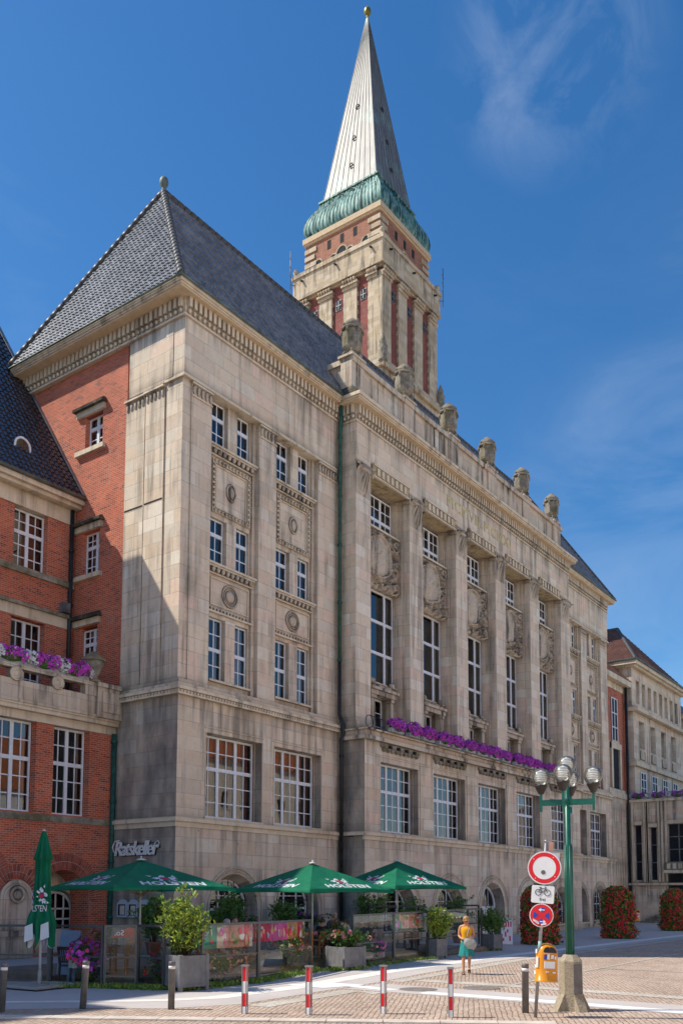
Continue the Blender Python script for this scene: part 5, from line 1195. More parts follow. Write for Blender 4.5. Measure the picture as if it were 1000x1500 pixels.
fr_ = [((-.085,cz-.02),(-.045,cz+.055)),((-.045,cz+.055),(.05,cz+.055)),((.05,cz+.055),(.0,cz-.02)),((.0,cz-.02),(-.045,cz+.055)),((.0,cz-.02),(-.085,cz-.02)),((.05,cz+.055),(.085,cz-.02)),((.05,cz+.055),(.043,cz+.085)),((.025,cz+.09),(.06,cz+.082)),((-.045,cz+.055),(-.05,cz+.075)),((-.075,cz+.077),(-.03,cz+.077))]
for (xa, za), (xb, zb) in fr_: b.tube([(xa,-.051,za),(xb,-.051,zb)], .0055, 5)
b.build('bicycle_symbol', M['sign_black'], s2); letters('frei', .0, -.049, 2.205, .085, M['sign_black'], s2, 'lettering', extr=.002)
s3 = disc('no_stopping_disc', M['sign_white'], .222, -.05, 1.905, sp); s3b = disc('red_ring', M['sign_red'], .207, -.0565, 1.905, s3, t=.004)
b = MB()
for k in range(4):
    a = R(90*k); pts = [(.05, 0)] + [(.15*math.cos(R(t)), .15*math.sin(R(t))) for t in range(-27, 28, 9)]
    pts = [(px*math.cos(a)-pz*math.sin(a), 1.905+px*math.sin(a)+pz*math.cos(a)) for px, pz in pts]; b.prism(pts[::-1], -.0635, -.0612, 'y')
b.build('blue_quarters', M['sign_blue'], s3)
def arrow(x, z, s, d):
    q = MB(); pts = [(-.05,-.008),(.01,-.008),(.01,-.032),(.055,0),(.01,.032),(.01,.008),(-.05,.008)]; pts = [(x+d*s*px, z+s*pz) for px, pz in pts]
    q.prism(pts[::-1] if d > 0 else pts, -.067, -.0640, 'y'); return q.build('white_arrow', M['sign_white'], s3)
arrow(.0, 2.01, 1.1, -1); arrow(.03, 1.79, 1.1, 1)
b = MB()
for x, z, w, h, a in ((-.1,1.79,.10,.035,-25),(-.07,1.765,.07,.03,-25),(.05,1.745,.10,.03,15),(-.13,1.815,.05,.02,-25)):
    k0 = b.mark(); b.box(-w/2, w/2, -.0715, -.069, -h/2, h/2); b.xf(k0, Matrix.Translation((x, 0, z)) @ Matrix.Rotation(R(-a), 4, 'Y'))
b.build('torn_stickers', M['sign_white'], s3)
b = MB(); b.box(.05,.26,.03,.045,2.92,3.10); b.build('plate_behind', M['sign_white'], sp); b = MB(); b.box(.06,.14,-.02,.02,3.12,3.30); b.build('tag_plate', plain('salmon_plate', (.5,.26,.2), .6), sp)
b = MB(); b.lathe([(.0345,1.25),(.0345,1.42)], n=12); b.build('pole_sticker', plain('teal_sticker', (.3,.5,.5), .5), sp)
# ---- orange litter bins
M['bin'] = plain('orange_bin_plastic', (.80,.30,.012), .35, var=.1, sc=3.)
def litter_bin(lab, loc, rz, tilt=0, detail=True):
    r = thing('litter_bin', lab, 'litter bin', loc, rz); r.rotation_euler = (0, tilt, rz)
    # D-shaped shell with domed top
    P = []; n = 28; prof = [(1.05,0),(1.05,.03),(1.0,.035),(.98,.3),(.96,.50),(.90,.58),(.78,.64),(.58,.685),(.3,.71),(.02,.72)]
    for f, z in prof:
        row = []
        for k in range(n+1):
            t = 2*math.pi*k/n; x = .215*math.cos(t); y = .16*math.sin(t); x = math.copysign(abs(math.cos(t))**.75, math.cos(t))*.205; y = math.copysign(abs(math.sin(t))**.75, math.sin(t))*.16
            row.append((x*f, y*f, z))
        P.append(row)
    b = MB(); b.grid(P, 0, True); b.build('shell', M['bin'], r)
    b = MB(); b.add([(x, -.168+(z+.04)*.42, .575+z) for x, z in [(-.125,-.04),(.125,-.04),(.13,.0),(.10,.05),(.05,.075),(-.05,.075),(-.10,.05),(-.13,.0)]], [tuple(range(8))], 0); b.build('opening', M['interior'], r)
    b = MB(); b.tube([(-.13,-.165,.53),(.13,-.165,.53)], .012, 6); b.build('lip', M['bin'], r)
    if detail:
        for (x, z, w, h, mt, sd_) in ((-.01,.32,.21,.13,'sign_white',0),(-.09,.46,.06,.09,'sign_blue',0),(-.04,.47,.05,.1,'sign_white',0),(.04,.47,.05,.07,'sign_white',0),(.1,.45,.03,.06,'sign_white',0),(-.05,.19,.06,.02,'sign_white',0),(.08,.18,.06,.025,'sign_white',0)):
            b = MB(); b.box(x-w/2, x+w/2, -.172, -.160, z-h/2, z+h/2); b.build('sticker', M[mt], r)
        for (y, z, w, h) in ((.0,.56,.06,.08),(-.05,.36,.07,.2),(.0,.28,.09,.05),(.04,.16,.07,.07)):
            b = MB(); b.box(-.214, -.196, y-w/2, y+w/2, z-h/2, z+h/2); b.build('sticker', M['sign_white'], r)
    return r
_p = Vector((-8.05,-18.05,0)); litter_bin('orange domed litter bin covered in stickers hanging on the sign post', (-7.90,-18.21,.66), R(-44), R(2.6))
litter_bin('small orange litter bin beside the far red flower towers', (33.3,-6.4,.75), R(-50), 0, True)
b = MB(); b.tube([(33.3,-6.2,0),(33.3,-6.2,1.5)], .04, 8); tag(b.build('bin_post', M['galv']), 'thin steel post holding the far orange litter bin', 'post')
# ---- flower towers
def flower_tower(lab, loc, first=None):
    if first: return dup(first, None, loc, R(random.uniform(0,360)), lab)
    r = thing('flower_tower', lab, 'flower tower', loc, group='red geranium towers before the hall')
    b = MB(); H_ = 2.8
    def rad(z, t):
        q = .76*(1.08 if z < .4 else 1.0)*(max(0, 1-((z-1.85)/1.0)**2)**.5 if z > 1.85 else 1.)
        return q*(1 + .30*mnoise.noise((math.cos(t)*2.2, math.sin(t)*2.2, z*2.0)) + .16*mnoise.noise((math.cos(t)*6, math.sin(t)*6, z*5.)))
    for i in range(6200):
        z = random.uniform(.03, H_); t = random.uniform(0, 6.283); q = rad(z, t)*random.uniform(.80,1.06)+(.14*random.random() if i % 9 == 0 else 0)
        p = (q*math.cos(t), q*math.sin(t), z); leafq(b, p, random.uniform(.08,.17), random.choice((0,0,1,1,2)), up=.2, asp=.75)
    b.build('foliage', [M['leaf'], M['leaf_m'], M['leaf_y']], r); b = MB()
    for i in range(1900):
        z = random.uniform(.08, H_); t = random.uniform(0, 6.283); q = rad(z, t)*random.uniform(.96,1.1)+.03+(.1*random.random() if i % 12 == 0 else 0)
        if mnoise.noise((math.cos(t)*3.1+9, math.sin(t)*3.1, z*2.6)) < -.13 and random.random() < .85: continue
        p = Vector((q*math.cos(t), q*math.sin(t), z)); nn = Vector((math.cos(t), math.sin(t), .5))
        for k in range(3): bloom(b, p+Vector((random.gauss(0,.022), random.gauss(0,.022), random.gauss(0,.022))), random.uniform(.028,.05), nn+Vector((random.gauss(0,.4),)*3), random.choice((0,0,0,1)))
    b.build('blossoms', [M['red'], M['pinkred']], r); b = MB(); b.lathe([(.7,.0),(.66,.1),(.6,2.0),(.4,2.5),(.02,2.65)], n=14); b.build('core_frame', M['leaf'], r)
    return r
ft = flower_tower('tall column of red geraniums behind the no-stopping sign', (16.8,-7.2,0))
flower_tower('tall column of red geraniums before the hall\'s right end', (25.3,-8.0,0), ft); flower_tower('tall column of red geraniums at the right picture edge', (38.9,-7.1,0), ft)
b = MB(); b.box(-.26,.26,-.02,.02,.05,1.25,0)
[b.box(-.2+.1*k, -.13+.1*k, -.026, -.02, .2+.2*(k%3), .34+.2*(k%3)+.1*(k%2), 1) for k in range(4)]; [b.box(-.18+.11*k, -.12+.11*k, -.026, -.02, .85, 1.1, 1) for k in range(4)]
tag(b.build('notice_board', [M['sign_white'], M['pinkred']], None, (14.9,-6.4,.0), R(-60)), 'white and red notice board leaning beside the nearest geranium column', 'board')
# ---- balcony flower boxes
def flower_box(lab, loc, w, cols, rz=0, grp=None, n=420):
    r = thing('flower_box', lab, 'flower box', loc, rz, grp)
    b = MB(); b.box(-w/2, w/2, -.12, .12, 0, .2); bevel(b.build('box', M['boxgrey'], r), .01)
    b = MB(); f = MB()
    mounds = [(-w*.27, .40), (w*.27, .42)] if w > 1.2 else [(random.uniform(-.06,.06), random.uniform(.40,.50))]
    for i in range(n):
        mx_, mr = random.choice(mounds); mr *= random.uniform(.86,1.06); t = random.uniform(-.75, 2.7); ph = random.uniform(-1.35, 1.35)
        dx = math.sin(ph); k = math.cos(ph); x = mx_+dx*mr*1.2; y = -mr*k*math.cos(t); z = .33+mr*k*math.sin(t)*.85+.04*math.sin(9*x+loc[0])
        if i % 3 == 0: leafq(b, (x, y*.85, z-.03), random.uniform(.06,.11), 0, asp=.6)
        c = 0
        if len(cols) > 1: c = 1 if (cols[1] == 'wfl' and abs(x-w*.05) > w*.36) else (1 if cols[1] != 'wfl' and random.random() < .3 else 0)
        bloom(f, (x, y, z), random.uniform(.04,.065), (dx+random.gauss(0,.35), -math.cos(t)+random.gauss(0,.35), math.sin(t)+random.gauss(0,.3)), c if random.random() > .06 else len(cols)-1)
    b.ball((0,0,.30), .25, 12, 7, 0, sc=(w*1.6,1.2,1.1)); b.build('foliage', M['leaf'], r); f.build('blossoms', [M[c] for c in cols], r); return r
M['boxgrey'] = plain('pale_grey_box', (.42,.43,.42), .7, var=.3, sc=4.)
NUM = 'one two three four five six seven eight nine ten eleven twelve thirteen fourteen'.split()
for i in range(14):
    x = 12.5 + 1.49*i + random.uniform(-.12,.12)
    flower_box('magenta petunias in a grey box on the stone balcony, number %s from its left end' % NUM[i], (x, -1.86, 10.07), 1.05+random.uniform(-.1,.1), ['magenta','violet'], 0, 'petunia boxes along the hall balcony', random.randint(330,440))
for i, (x, lab) in enumerate(((-2.35,'magenta and white petunia box beside the urn on the brick wing balcony'), (-3.75,'magenta and white petunia box in the middle of the brick wing balcony'), (-5.15,'magenta and white petunia box at the left edge on the brick wing balcony'))):
    flower_box(lab, (x, 3.32, 10.57), 1.4, ['magenta','wfl'], 0, 'petunia boxes on the brick wing balcony', 560)
for i, (y, lab) in enumerate(((1.6,'purple and white petunia box at the left end of the entrance block roof'), (-.15,'purple and white petunia box above the slit windows of the entrance block'), (-1.9,'purple and white petunia box at the right picture edge on the entrance block'))):
    flower_box(lab, (59.1, y, 11.09), 1.7, ['violet','wfl'], R(-90), 'petunia boxes on the entrance block', 420)
b = MB(); 
b.tube([(10.55+.3*math.cos(k*math.pi/8), -1.66, 10.36+.3*math.sin(k*math.pi/8)) for k in range(17)], .02, 6)
for x in (10.9,11.05,11.2,11.35,11.5): b.tube([(x,-1.66,10.06),(x,-1.66,10.62)], .015, 5)
b.tube([(10.55,-1.66,10.66),(11.75,-1.66,10.62)], .02, 6); b.tube([(10.55,-1.66,10.08),(33,-1.66,10.1)], .012, 5); b.build('balcony_railing', M['iron'], hall)
# ---- lettering on the west flank and menu cases
sg = thing('restaurant_sign', 'white script lettering Ratskeller mounted on the dark stone flank', 'sign', (-.16, 1.95, 4.06), R(-90))
vs, fs = text_mb('Ratskeller', .80, .035, .25, spacing=.84, bold=.004); b = MB(); b.add([(x*.93, y-.09, z*1.0) for x, y, z in vs], fs); b.build('lettering', M['sign_white'], sg)
b = MB(); b.add([(x*.93+.02, y*.5-.02, z-.02) for x, y, z in vs], fs); b.build('backing_letters', M['sign_black'], sg)
b = MB(); b.tube([(-1.22+.0, -.1, -.12),(-1.3,-.1,.1),(-1.18,-.1,.32),(-.9,-.1,.36)], [.02,.03,.03,.015], 6); b.build('swash', M['sign_white'], sg); b = MB(); b.tube([(1.0,-.1,-.1),(1.12,-.1,.2),(1.28,-.1,.28),(1.36,-.1,.2),(1.3,-.1,.12)], .02, 6); b.build('swash', M['sign_white'], sg)
b = MB(); b.box(-1.2,1.15,0,.02,-.06,-.03); b.box(-1.2,1.15,0,.02,.2,.23); b.build('mounting_rail', M['sign_black'], sg)
for i, (y, lab) in enumerate(((2.6,'white arched menu case on the flank wall, left one'), (1.98,'white arched menu case on the flank wall behind the parasol pole'), (1.36,'white arched menu case on the flank wall, right one by the palm'))):
    r = thing('menu_case', lab, 'menu case', (-.17, y, 1.42), R(-90), 'menu cases beside the doorway')
    b = MB(); pts = [(-.28,0),(-.28,.56),(-.2,.58),(-.12,.66),(0,.69),(.12,.66),(.2,.58),(.28,.56),(.28,0)]; b.prism(pts[::-1], -.12, 0, 'y'); b.build('case', plain('pale_blue_case', (.50,.56,.62), .5, var=.1) if i == 0 else bpy.data.materials['pale_blue_case'], r)
    b = MB(); b.box(-.2,.2,-.125,-.12,.07,.5); b.build('glazing', M['interior'], r); b = MB(); b.box(-.09,.17,-.131,-.126,.1,.45); b.build('menu_sheet', plain('menu_sheet', (.7,.62,.5), .7) if i == 0 else bpy.data.materials['menu_sheet'], r)
# ================================================================== TERRACE: parasols, screens, planters, furniture
M['canvas'] = None
def canvas():
    g = G('green_parasol_canvas'); nt = g.nt; o = g.obj(); a = g.noise(o, 3., 5, .6)
    c = g.ramp(a, [(.35, (.007,.15,.08)), (.65, (.013,.22,.115))]); g.fin(c, .75, 0, .2)
    tl = g.n('ShaderNodeBsdfTranslucent'); tl.inputs[0].default_value = (.05,.55,.27,1); mx = g.n('ShaderNodeMixShader'); mx.inputs[0].default_value = .22
    nt.links.new(g.bsdf.outputs[0], mx.inputs[1]); nt.links.new(tl.outputs[0], mx.inputs[2]); nt.links.new(mx.outputs[0], g.out.inputs[0]); return g.mat
M['canvas'] = canvas(); M['print_white'] = plain('printed_white', (.74,.77,.80), .7, var=.05); M['print_red'] = plain('printed_red', (.55,.03,.08), .7, var=.1); M['print_blue'] = plain('printed_pale_blue', (.30,.42,.62), .7, var=.2)
M['pole_white'] = plain('white_parasol_pole', (.66,.66,.64), .4, .1, var=.08); M['beech'] = plain('beech_strut', (.50,.36,.20), .6, var=.2)
def emblem(mb, K=None):
    """rearing knight badge: red shield with white rider shapes, local XZ facing -Y, about .5 wide"""
    def poly(pts, mi): mb.add([(x, -.004 if mi else -.002, z) for x, z in pts][::-1], [tuple(range(len(pts)))], mi)
    poly([(-.07,.08),(-.09,-.02),(0,-.13),(.09,-.02),(.07,.08)], 1)
    for pts in ([(-.34,.02),(-.22,.10),(-.12,.09),(-.12,-.02),(-.2,-.02),(-.24,-.06)], [(.12,.08),(.20,.13),(.36,.10),(.28,.04),(.34,-.02),(.14,-.04)], [(-.12,.1),(-.06,.2),(.02,.24),(.08,.2),(.05,.11)], [(-.16,-.04),(-.24,-.15),(-.16,-.17),(-.08,-.08)], [(.10,-.05),(.16,-.17),(.24,-.16),(.2,-.05)], [(-.34,.12),(-.42,.2),(-.26,.17)], [(.24,.15),(.32,.24),(.36,.15)], [(-.02,-.15),(.0,-.22),(.06,-.15)]): poly(pts, 0)
    for pts in ([(-.3,.03),(-.22,.07),(-.24,.0)], [(.16,.08),(.26,.09),(.2,.02)], [(-.04,.14),(.0,.19),(.03,.14)]): mb.add([(x, -.0045, z) for x, z in pts][::-1], [tuple(range(len(pts)))], 2)
LV, LF = text_mb('HOLSTEN', .34, 0., .18, spacing=1.06, bold=.012)
def parasol(lab, loc, rz, s=1.85, zt=3.30, ze=2.45, tilt=(0,0)):
    r = thing('parasol', lab, 'parasol', loc, rz, 'open green parasols over the terrace'); r.rotation_euler = (tilt[0], tilt[1], rz)
    b = MB(); n = 14
    for k in range(4):
        P = []
        for i in range(n+1):
            f = i/n; row = []
            for j in range(n+1):
                u = (j/n*2-1); x = u*s*f; y = -s*f; z = zt-(zt-ze)*f - .05*math.sin(math.pi*f)*(1-abs(u)**2) + .035*f*f*(1-abs(u)**2)
                row.append((x, y, z))
            P.append(row)
        P.append([(p[0], p[1]*1.002, p[2]-.09) for p in P[-1]])
        k0 = b.mark(); b.grid(P, 0, True); b.xf(k0, Matrix.Rotation(R(90*k), 4, 'Z'))
    c = b.build('canopy', M['canvas'], r)
    sl = math.atan2(zt-ze, s)
    for k in range(4):
        m = MB(); k0 = m.mark(); m.add([(x*1.28, -.004, z*1.15) for x, y, z in LV], LF, 0); m.xf(k0, Matrix.Translation((0,0,-.34)))
        k0 = m.mark(); emblem(m); m.xf(k0, Matrix.Translation((0,0,.08)) @ Matrix.Scale(1.15, 4))
        # lie on the slope
        T4 = Matrix.Translation((0, -s*.70, ze+(zt-ze)*.30+.015)) @ Matrix.Rotation(sl-R(90), 4, 'X')
        m.xf(0, T4); q = []
        for i, v in enumerate(m.v):    # follow the sag of the cloth
            f = -v[1]/s; u = v[0]/(s*max(.05, f)); m.v[i] = (v[0], v[1], zt-(zt-ze)*f - .05*math.sin(math.pi*f)*(1-u*u) + .035*f*f*(1-u*u) + .008 + (.003 if v[2] > 9 else 0))
        for fi, f_ in enumerate(m.f):
            if m.m[fi] == 1:
                for i in f_: m.v[i] = (m.v[i][0], m.v[i][1], m.v[i][2]+.004)
            if m.m[fi] == 2:
                for i in f_: m.v[i] = (m.v[i][0], m.v[i][1], m.v[i][2]+.006)
        m.build('print', [M['print_white'], M['print_red'], M['print_blue']], c).rotation_euler = (0,0,R(90*k))
    b = MB(); b.lathe([(.026,.0),(.026,zt-.1)], n=12); b.build('pole', M['pole_white'], r)
    b = MB()
    for k in range(8):
        t = R(45*k+45); l = s*(1.36 if k % 2 == 0 else .97); zz = ze+.02; h_ = .55
        b.tube([(.03*math.cos(t), .03*math.sin(t), zt-.13), (l*math.cos(t), l*math.sin(t), zz)], .013, 5)
        b.tube([(.04*math.cos(t), .04*math.sin(t), zt-.95), (l*h_*math.cos(t), l*h_*math.sin(t), zt-.13-(zt-.13-zz)*h_-.02)], .013, 5)
    b.lathe([(.05,zt-1.0),(.05,zt-.9)], n=10); b.build('struts', M['beech'], r)
    b = MB(); b.lathe([(.15,-.0),(.10,.035),(.02,.05),(.02,.11),(.001,.12)], (0,0,zt), 12); b.build('cap', M['pole_white'], r)
    b = MB(); b.lathe([(.3,.0),(.3,.06),(.05,.1),(.045,.4)], n=16); b.build('base', M['galv'], r)
    return r
parasol('dark green open parasol below the script sign, leftmost of the three', (-7.25,-6.25,.02), R(-11), 1.84, 3.2, 2.44)
parasol('bright green open parasol half in sunlight, middle of the three', (.05,-6.5,.2), R(-9), 1.92, 3.14, 2.24)
parasol('dark green open parasol with a light corner, rightmost of the three', (5.55,-6.35,.2), R(-14), 1.86, 3.4, 2.4)
# folded parasol
fp = thing('folded_parasol', 'closed green parasol tied around its white pole on a square slab base', 'parasol', (-10.22,-6.02,0), R(-52))
P = []; prof = [(3.85,.05),(3.80,.075),(3.55,.13),(3.3,.19),(3.14,.235),(3.12,.18),(2.8,.185),(2.4,.20),(2.1,.22),(2.0,.205),(1.95,.215),(1.8,.29),(1.62,.35),(1.45,.33),(1.25,.33)]
for z, rr in prof:
    row = []
    for k in range(65):
        t = 2*math.pi*k/64; pl_ = .78+.22*math.cos(8*t+.6*math.sin(3*t))*(1 if z < 3.7 else .3)
        dz = 0
        if z < 1.7: dz = (.42*max(0, math.cos(4*t+.5))-.1)*(1.75-z)/.5
        row.append((rr*pl_*math.cos(t)*1.06, rr*pl_*math.sin(t)*1.06, z-dz*.9))
    P.append(row)
b = MB(); b.grid(P, 0, True); c = b.build('cloth', M['canvas'], fp)
b = MB(); Q = [[(x*.93, y*.93, z-.004) for x, y, z in r_] for r_ in P[-5:]]; b.grid(Q, 0, True); b.build('white_lining', M['print_white'], c)
b = MB()
for x, z, a in ((-.22,1.38,25),(.16,1.42,-30)): b.add([(x-.09,-.30,z+.12),(x+.1,-.32,z+.2),(x+.12,-.30,z-.18),(x-.1,-.29,z-.26)], [(3,2,1,0)])
b.build('turned_hem', M['print_white'], c)
m = MB(); k0 = m.mark(); emblem(m); m.xf(k0, Matrix.Translation((.05,-.222,2.25)) @ Matrix.Rotation(R(80), 4, 'Y') @ Matrix.Scale(.62, 4)); k0 = m.mark(); emblem(m); m.xf(k0, Matrix.Translation((-.2,-.11,2.2)) @ Matrix.Rotation(R(-60), 4, 'Z') @ Matrix.Rotation(R(80), 4, 'Y') @ Matrix.Scale(.5, 4))
v2, f2_ = text_mb('LSTEN', .22, .002, .1, spacing=.9); m.add([(x*.62+.0, y-.232+.42*(x*.62)**2*2.2, z+1.93) for x, y, z in v2], f2_, 0); m.build('print', [M['print_white'], M['print_red'], M['print_blue']], c)
b = MB(); b.tube([(.215*math.cos(t*math.pi/12), .215*math.sin(t*math.pi/12), 2.03) for t in range(25)], .012, 5); b.build('tie_band', M['canvas'], c)
b = MB(); b.lathe([(.034,.08),(.034,3.7)], n=14); b.lathe([(.036,3.83),(.05,3.86),(.001,3.90)], n=12); b.build('pole', M['pole_white'], fp)
b = MB(); b.box(-.66,.66,-.66,.66,.03,.10); b.lathe([(.055,.1),(.05,.42)], n=14); bs = b.build('slab_base', plain('slab_base', (.38,.38,.36), .8, var=.2, sc=3.), fp); bs.rotation_euler = (0,0,R(45+12)); bevel(bs, .012)
b = MB(); b.box(-.70,.70,-.70,.70,.006,.03); b.build('base_frame', M['iron'], fp).rotation_euler = (0,0,R(57))
# ---- glass wind screens
M['alu'] = plain('grey_aluminium', (.115,.118,.118), .4, .35, var=.15); 
def screen(lab, p, q, h0, h1, mid=.74, posts=True):
    p = Vector(p); q = Vector(q); d = q-p; L_ = d.length; rz = math.atan2(d.y, d.x)
    r = thing('glass_screen', lab, 'screen', (p.x, p.y, .0), rz, 'glass wind screens around the terrace')
    b = MB(); w = .034
    b.frus((-w,w,-w,w), .0, (-w,w,-w,w), h0); b.frus((L_-w,L_+w,-w,w), .0, (L_-w,L_+w,-w,w), h1)
    b.bar((w,0,h0-.03), (L_-w,0,h1-.03), .05, .06); b.bar((w,0,mid), (L_-w,0,mid+(h1-h0)*.4), .035, .04); b.bar((w,0,.10), (L_-w,0,.10), .035, .04); b.build('frame', M['alu'], r)
    for za, zb, zc, zd in ((.12, .12, mid-.02, mid-.02+(h1-h0)*.4), (mid+.02, mid+.02+(h1-h0)*.4, h0-.06, h1-.06)):
        g_ = MB(); g_.quad((w,0,za),(L_-w,0,zb),(L_-w,0,zd),(w,0,zc)); g_.build('pane', M['fence_glass'], r)
    return r
screen('glass screen at the left edge behind the folded parasol', (-10.95,-2.9), (-9.66,-5.60), 1.5, 1.52)
screen('glass screen just right of the folded parasol pole', (-9.64,-5.66), (-9.28,-7.2), 1.52, 1.53)
screen('short glass screen showing mirror lettering, left of the rose bush', (-9.27,-7.28), (-8.69,-7.76), 1.53, 1.54)
screen('narrow glass screen in front of the red rose bush', (-8.67,-7.8), (-8.74,-8.8), 1.54, 1.55)
sf = screen('glass screen right of the laurel planter mirroring colourful posters', (-7.83,-9.16), (-5.63,-9.07), 1.56, 1.57)
screen('glass screen with peach geraniums behind it, left of the terrace gap', (-5.58,-9.06), (-2.13,-8.1), 1.57, 1.55)
screen('glass screen right of the hydrangea planter', (-.45,-8.5), (2.6,-8.06), 1.67, 1.69)
screen('glass screen left of the second laurel planter', (2.66,-8.05), (4.86,-8.13), 1.69, 1.73)
screen('glass screen directly behind the walking woman', (5.41,-8.16), (8.6,-7.75), 1.74, 1.77)
screen('last glass screen at the right end of the terrace', (8.66,-7.74), (10.25,-7.5), 1.77, 1.78)
b = MB()
for xa, xb, y in ((5.3,9.0,-5.2),(11.0,15.0,-4.9)): b.bar((xa,y,1.86),(xb,y,1.83),.07,.07); b.bar((xa,y,.02),(xa,y,1.83),.06,.06); b.bar((xb,y,.02),(xb,y,1.80),.06,.06); b.bar((xa,y,1.0),(xb,y,1.0),.04,.04); tag(b.build('black_rail', M['iron']), 'black metal rail frame in front of the arches, left one' if xa < 6 else 'black metal rail frame beside the end of the terrace', 'railing'); b = MB()
vs, fs = text_mb('So.', .19, .002); b = MB(); b.add([(-x, y, z) for x, y, z in vs], [f[::-1] for f in fs]); ml = b.build('mirror_lettering', M['sign_white'], None); ml.parent = bpy.data.objects['glass_screen.002']; ml.location = (.33, -.012, 1.33)
b = MB(); b.add([(.1,.028,1.22),(.7,.028,1.2),(.7,.028,1.45),(.55,.028,1.46)], [(0,1,2,3)], 1); pb_ = b.build('poster', [plain('dull_poster', (.16,.12,.10), .7, var=.5), plain('red_poster', (.55,.09,.05), .7, var=.4)], bpy.data.objects['glass_screen.002'])
M['skin_print'] = plain('printed_skin_tone', (.62,.36,.24), .7, var=.2)
def reflection(lab, p, q, z0, z1, cols, off=.16):  # coloured sheets standing in for posters reflected in the glass
    p = Vector(p); q = Vector(q); d = q-p; L_ = d.length; r = thing('reflection', lab, 'reflection', (p.x, p.y, 0), math.atan2(d.y, d.x), 'painted poster reflections behind the screens'); x = 0.04
    for k, (w_, c_) in enumerate(cols):
        b = MB(); xb = min(x+w_*L_, L_-.03); n = 8; b.grid([[(x+(xb-x)*i/n, off+.012*math.sin((x+(xb-x)*i/n)*9), z) for i in range(n+1)] for z in (z0, z1)], 0, True); x = xb
        m = c_ if isinstance(c_, str) else 'ban%02d%02d%02d' % tuple(int(v*99) for v in c_)
        if m not in M: M[m] = plain('reflection_print_'+str(len(M)), c_, .65, var=.5, sc=2.2)
        pf = b.build('mirrored_field', M[m], r)
        for q_ in range(int(3+14*w_)):
            mo = MB(); cx_ = random.uniform(x-w_*L_+.08, x-.06); cz_ = random.uniform(z0+.1, z1-.08); rx_ = random.uniform(.03,.11); rz_ = random.uniform(.03,.13); yy = off-.016-.002*q_
            mo.add([(cx_+rx_*math.cos(t)*(1+.3*math.sin(3*t+q_)), yy, cz_+rz_*math.sin(t)*(1+.3*math.cos(2*t+q_))) for t in [math.pi*k/8 for k in range(16)]], [tuple(range(16))])
            mo.build('mirrored_motif', M[random.choice(('print_white','peach','pinkred','pink','leaf_m','print_blue','skin_print','magenta'))], pf)
    return r
reflection('banner painted with green, salmon and red fields behind the poster screen', (-7.83,-9.16), (-5.63,-9.07), .92, 1.50, [(.32,(.03,.30,.22)),(.10,(.75,.55,.45)),(.06,(.8,.78,.74)),(.32,(.62,.30,.24)),(.10,(.60,.05,.07)),(.10,(.82,.80,.77))])
reflection('crimson banner painted with magenta field behind the screen of the two women', (-5.58,-9.06), (-2.13,-8.1), 1.0, 1.50, [(.28,(.62,.02,.09)),(.34,(.70,.10,.42)),(.20,(.70,.36,.14)),(.10,(.62,.03,.08)),(.08,(.85,.83,.8))])
reflection('teal and red banner painted behind the screen right of the hydrangea planter', (2.66,-8.05), (4.86,-8.13), 1.12, 1.6, [(.3,(.03,.28,.24)),(.2,(.6,.5,.42)),(.3,(.55,.12,.1)),(.2,(.8,.78,.74))])
for x, y, w_, lab, cols in ((-6.5,-8.45,1.6,'flower trough with orange and peach blooms behind the poster screen',['peach','orange','pink']), (.9,-7.9,2.0,'flower trough with pink blooms right of the hydrangea planter',['pink','magenta','wfl']), (-9.1,-6.4,.9,'flower trough with purple blooms beside the doorway screen',['magenta','pinkred'])):
    tr_ = flower_box(lab, (x, y, .2 if x > -8.4 else .45), w_, cols, R(-10), 'flower troughs inside the screens', 160)
# ---- planters and their plants
M['planter'] = plain('grey_wood_planter', (.20,.195,.195), .75, var=.25, sc=4.)
def planter(lab, loc, w, h, rz=0):
    r = thing('planter', lab, 'planter', loc, rz, 'grey wooden planters of the terrace'); b = MB(); t = w*.5
    for k in range(4):
        k0 = b.mark(); b.box(-t+.06, t-.06, -t, -t+.03, .14, h-.02)
        for i in range(1, 4): b.box(-t+.06+(2*t-.12)*i/4-.006, -t+.06+(2*t-.12)*i/4+.006, -t-.004, -t+.002, .15, h-.03)
        b.box(-t-.015, -t+.075, -t-.015, -t+.075, .0, h); b.box(-t+.06, t-.06, -t-.008, -t+.03, .10, .17); b.xf(k0, Matrix.Rotation(R(90*k), 4, 'Z'))
    b.box(-t+.03, t-.03, -t+.03, t-.03, .12, h-.08, 1); o = b.build('box', [M['planter'], M['soil']], r); bevel(o, .006, 1); return r
M['soil'] = plain('dark_soil', (.04,.028,.018), .95)
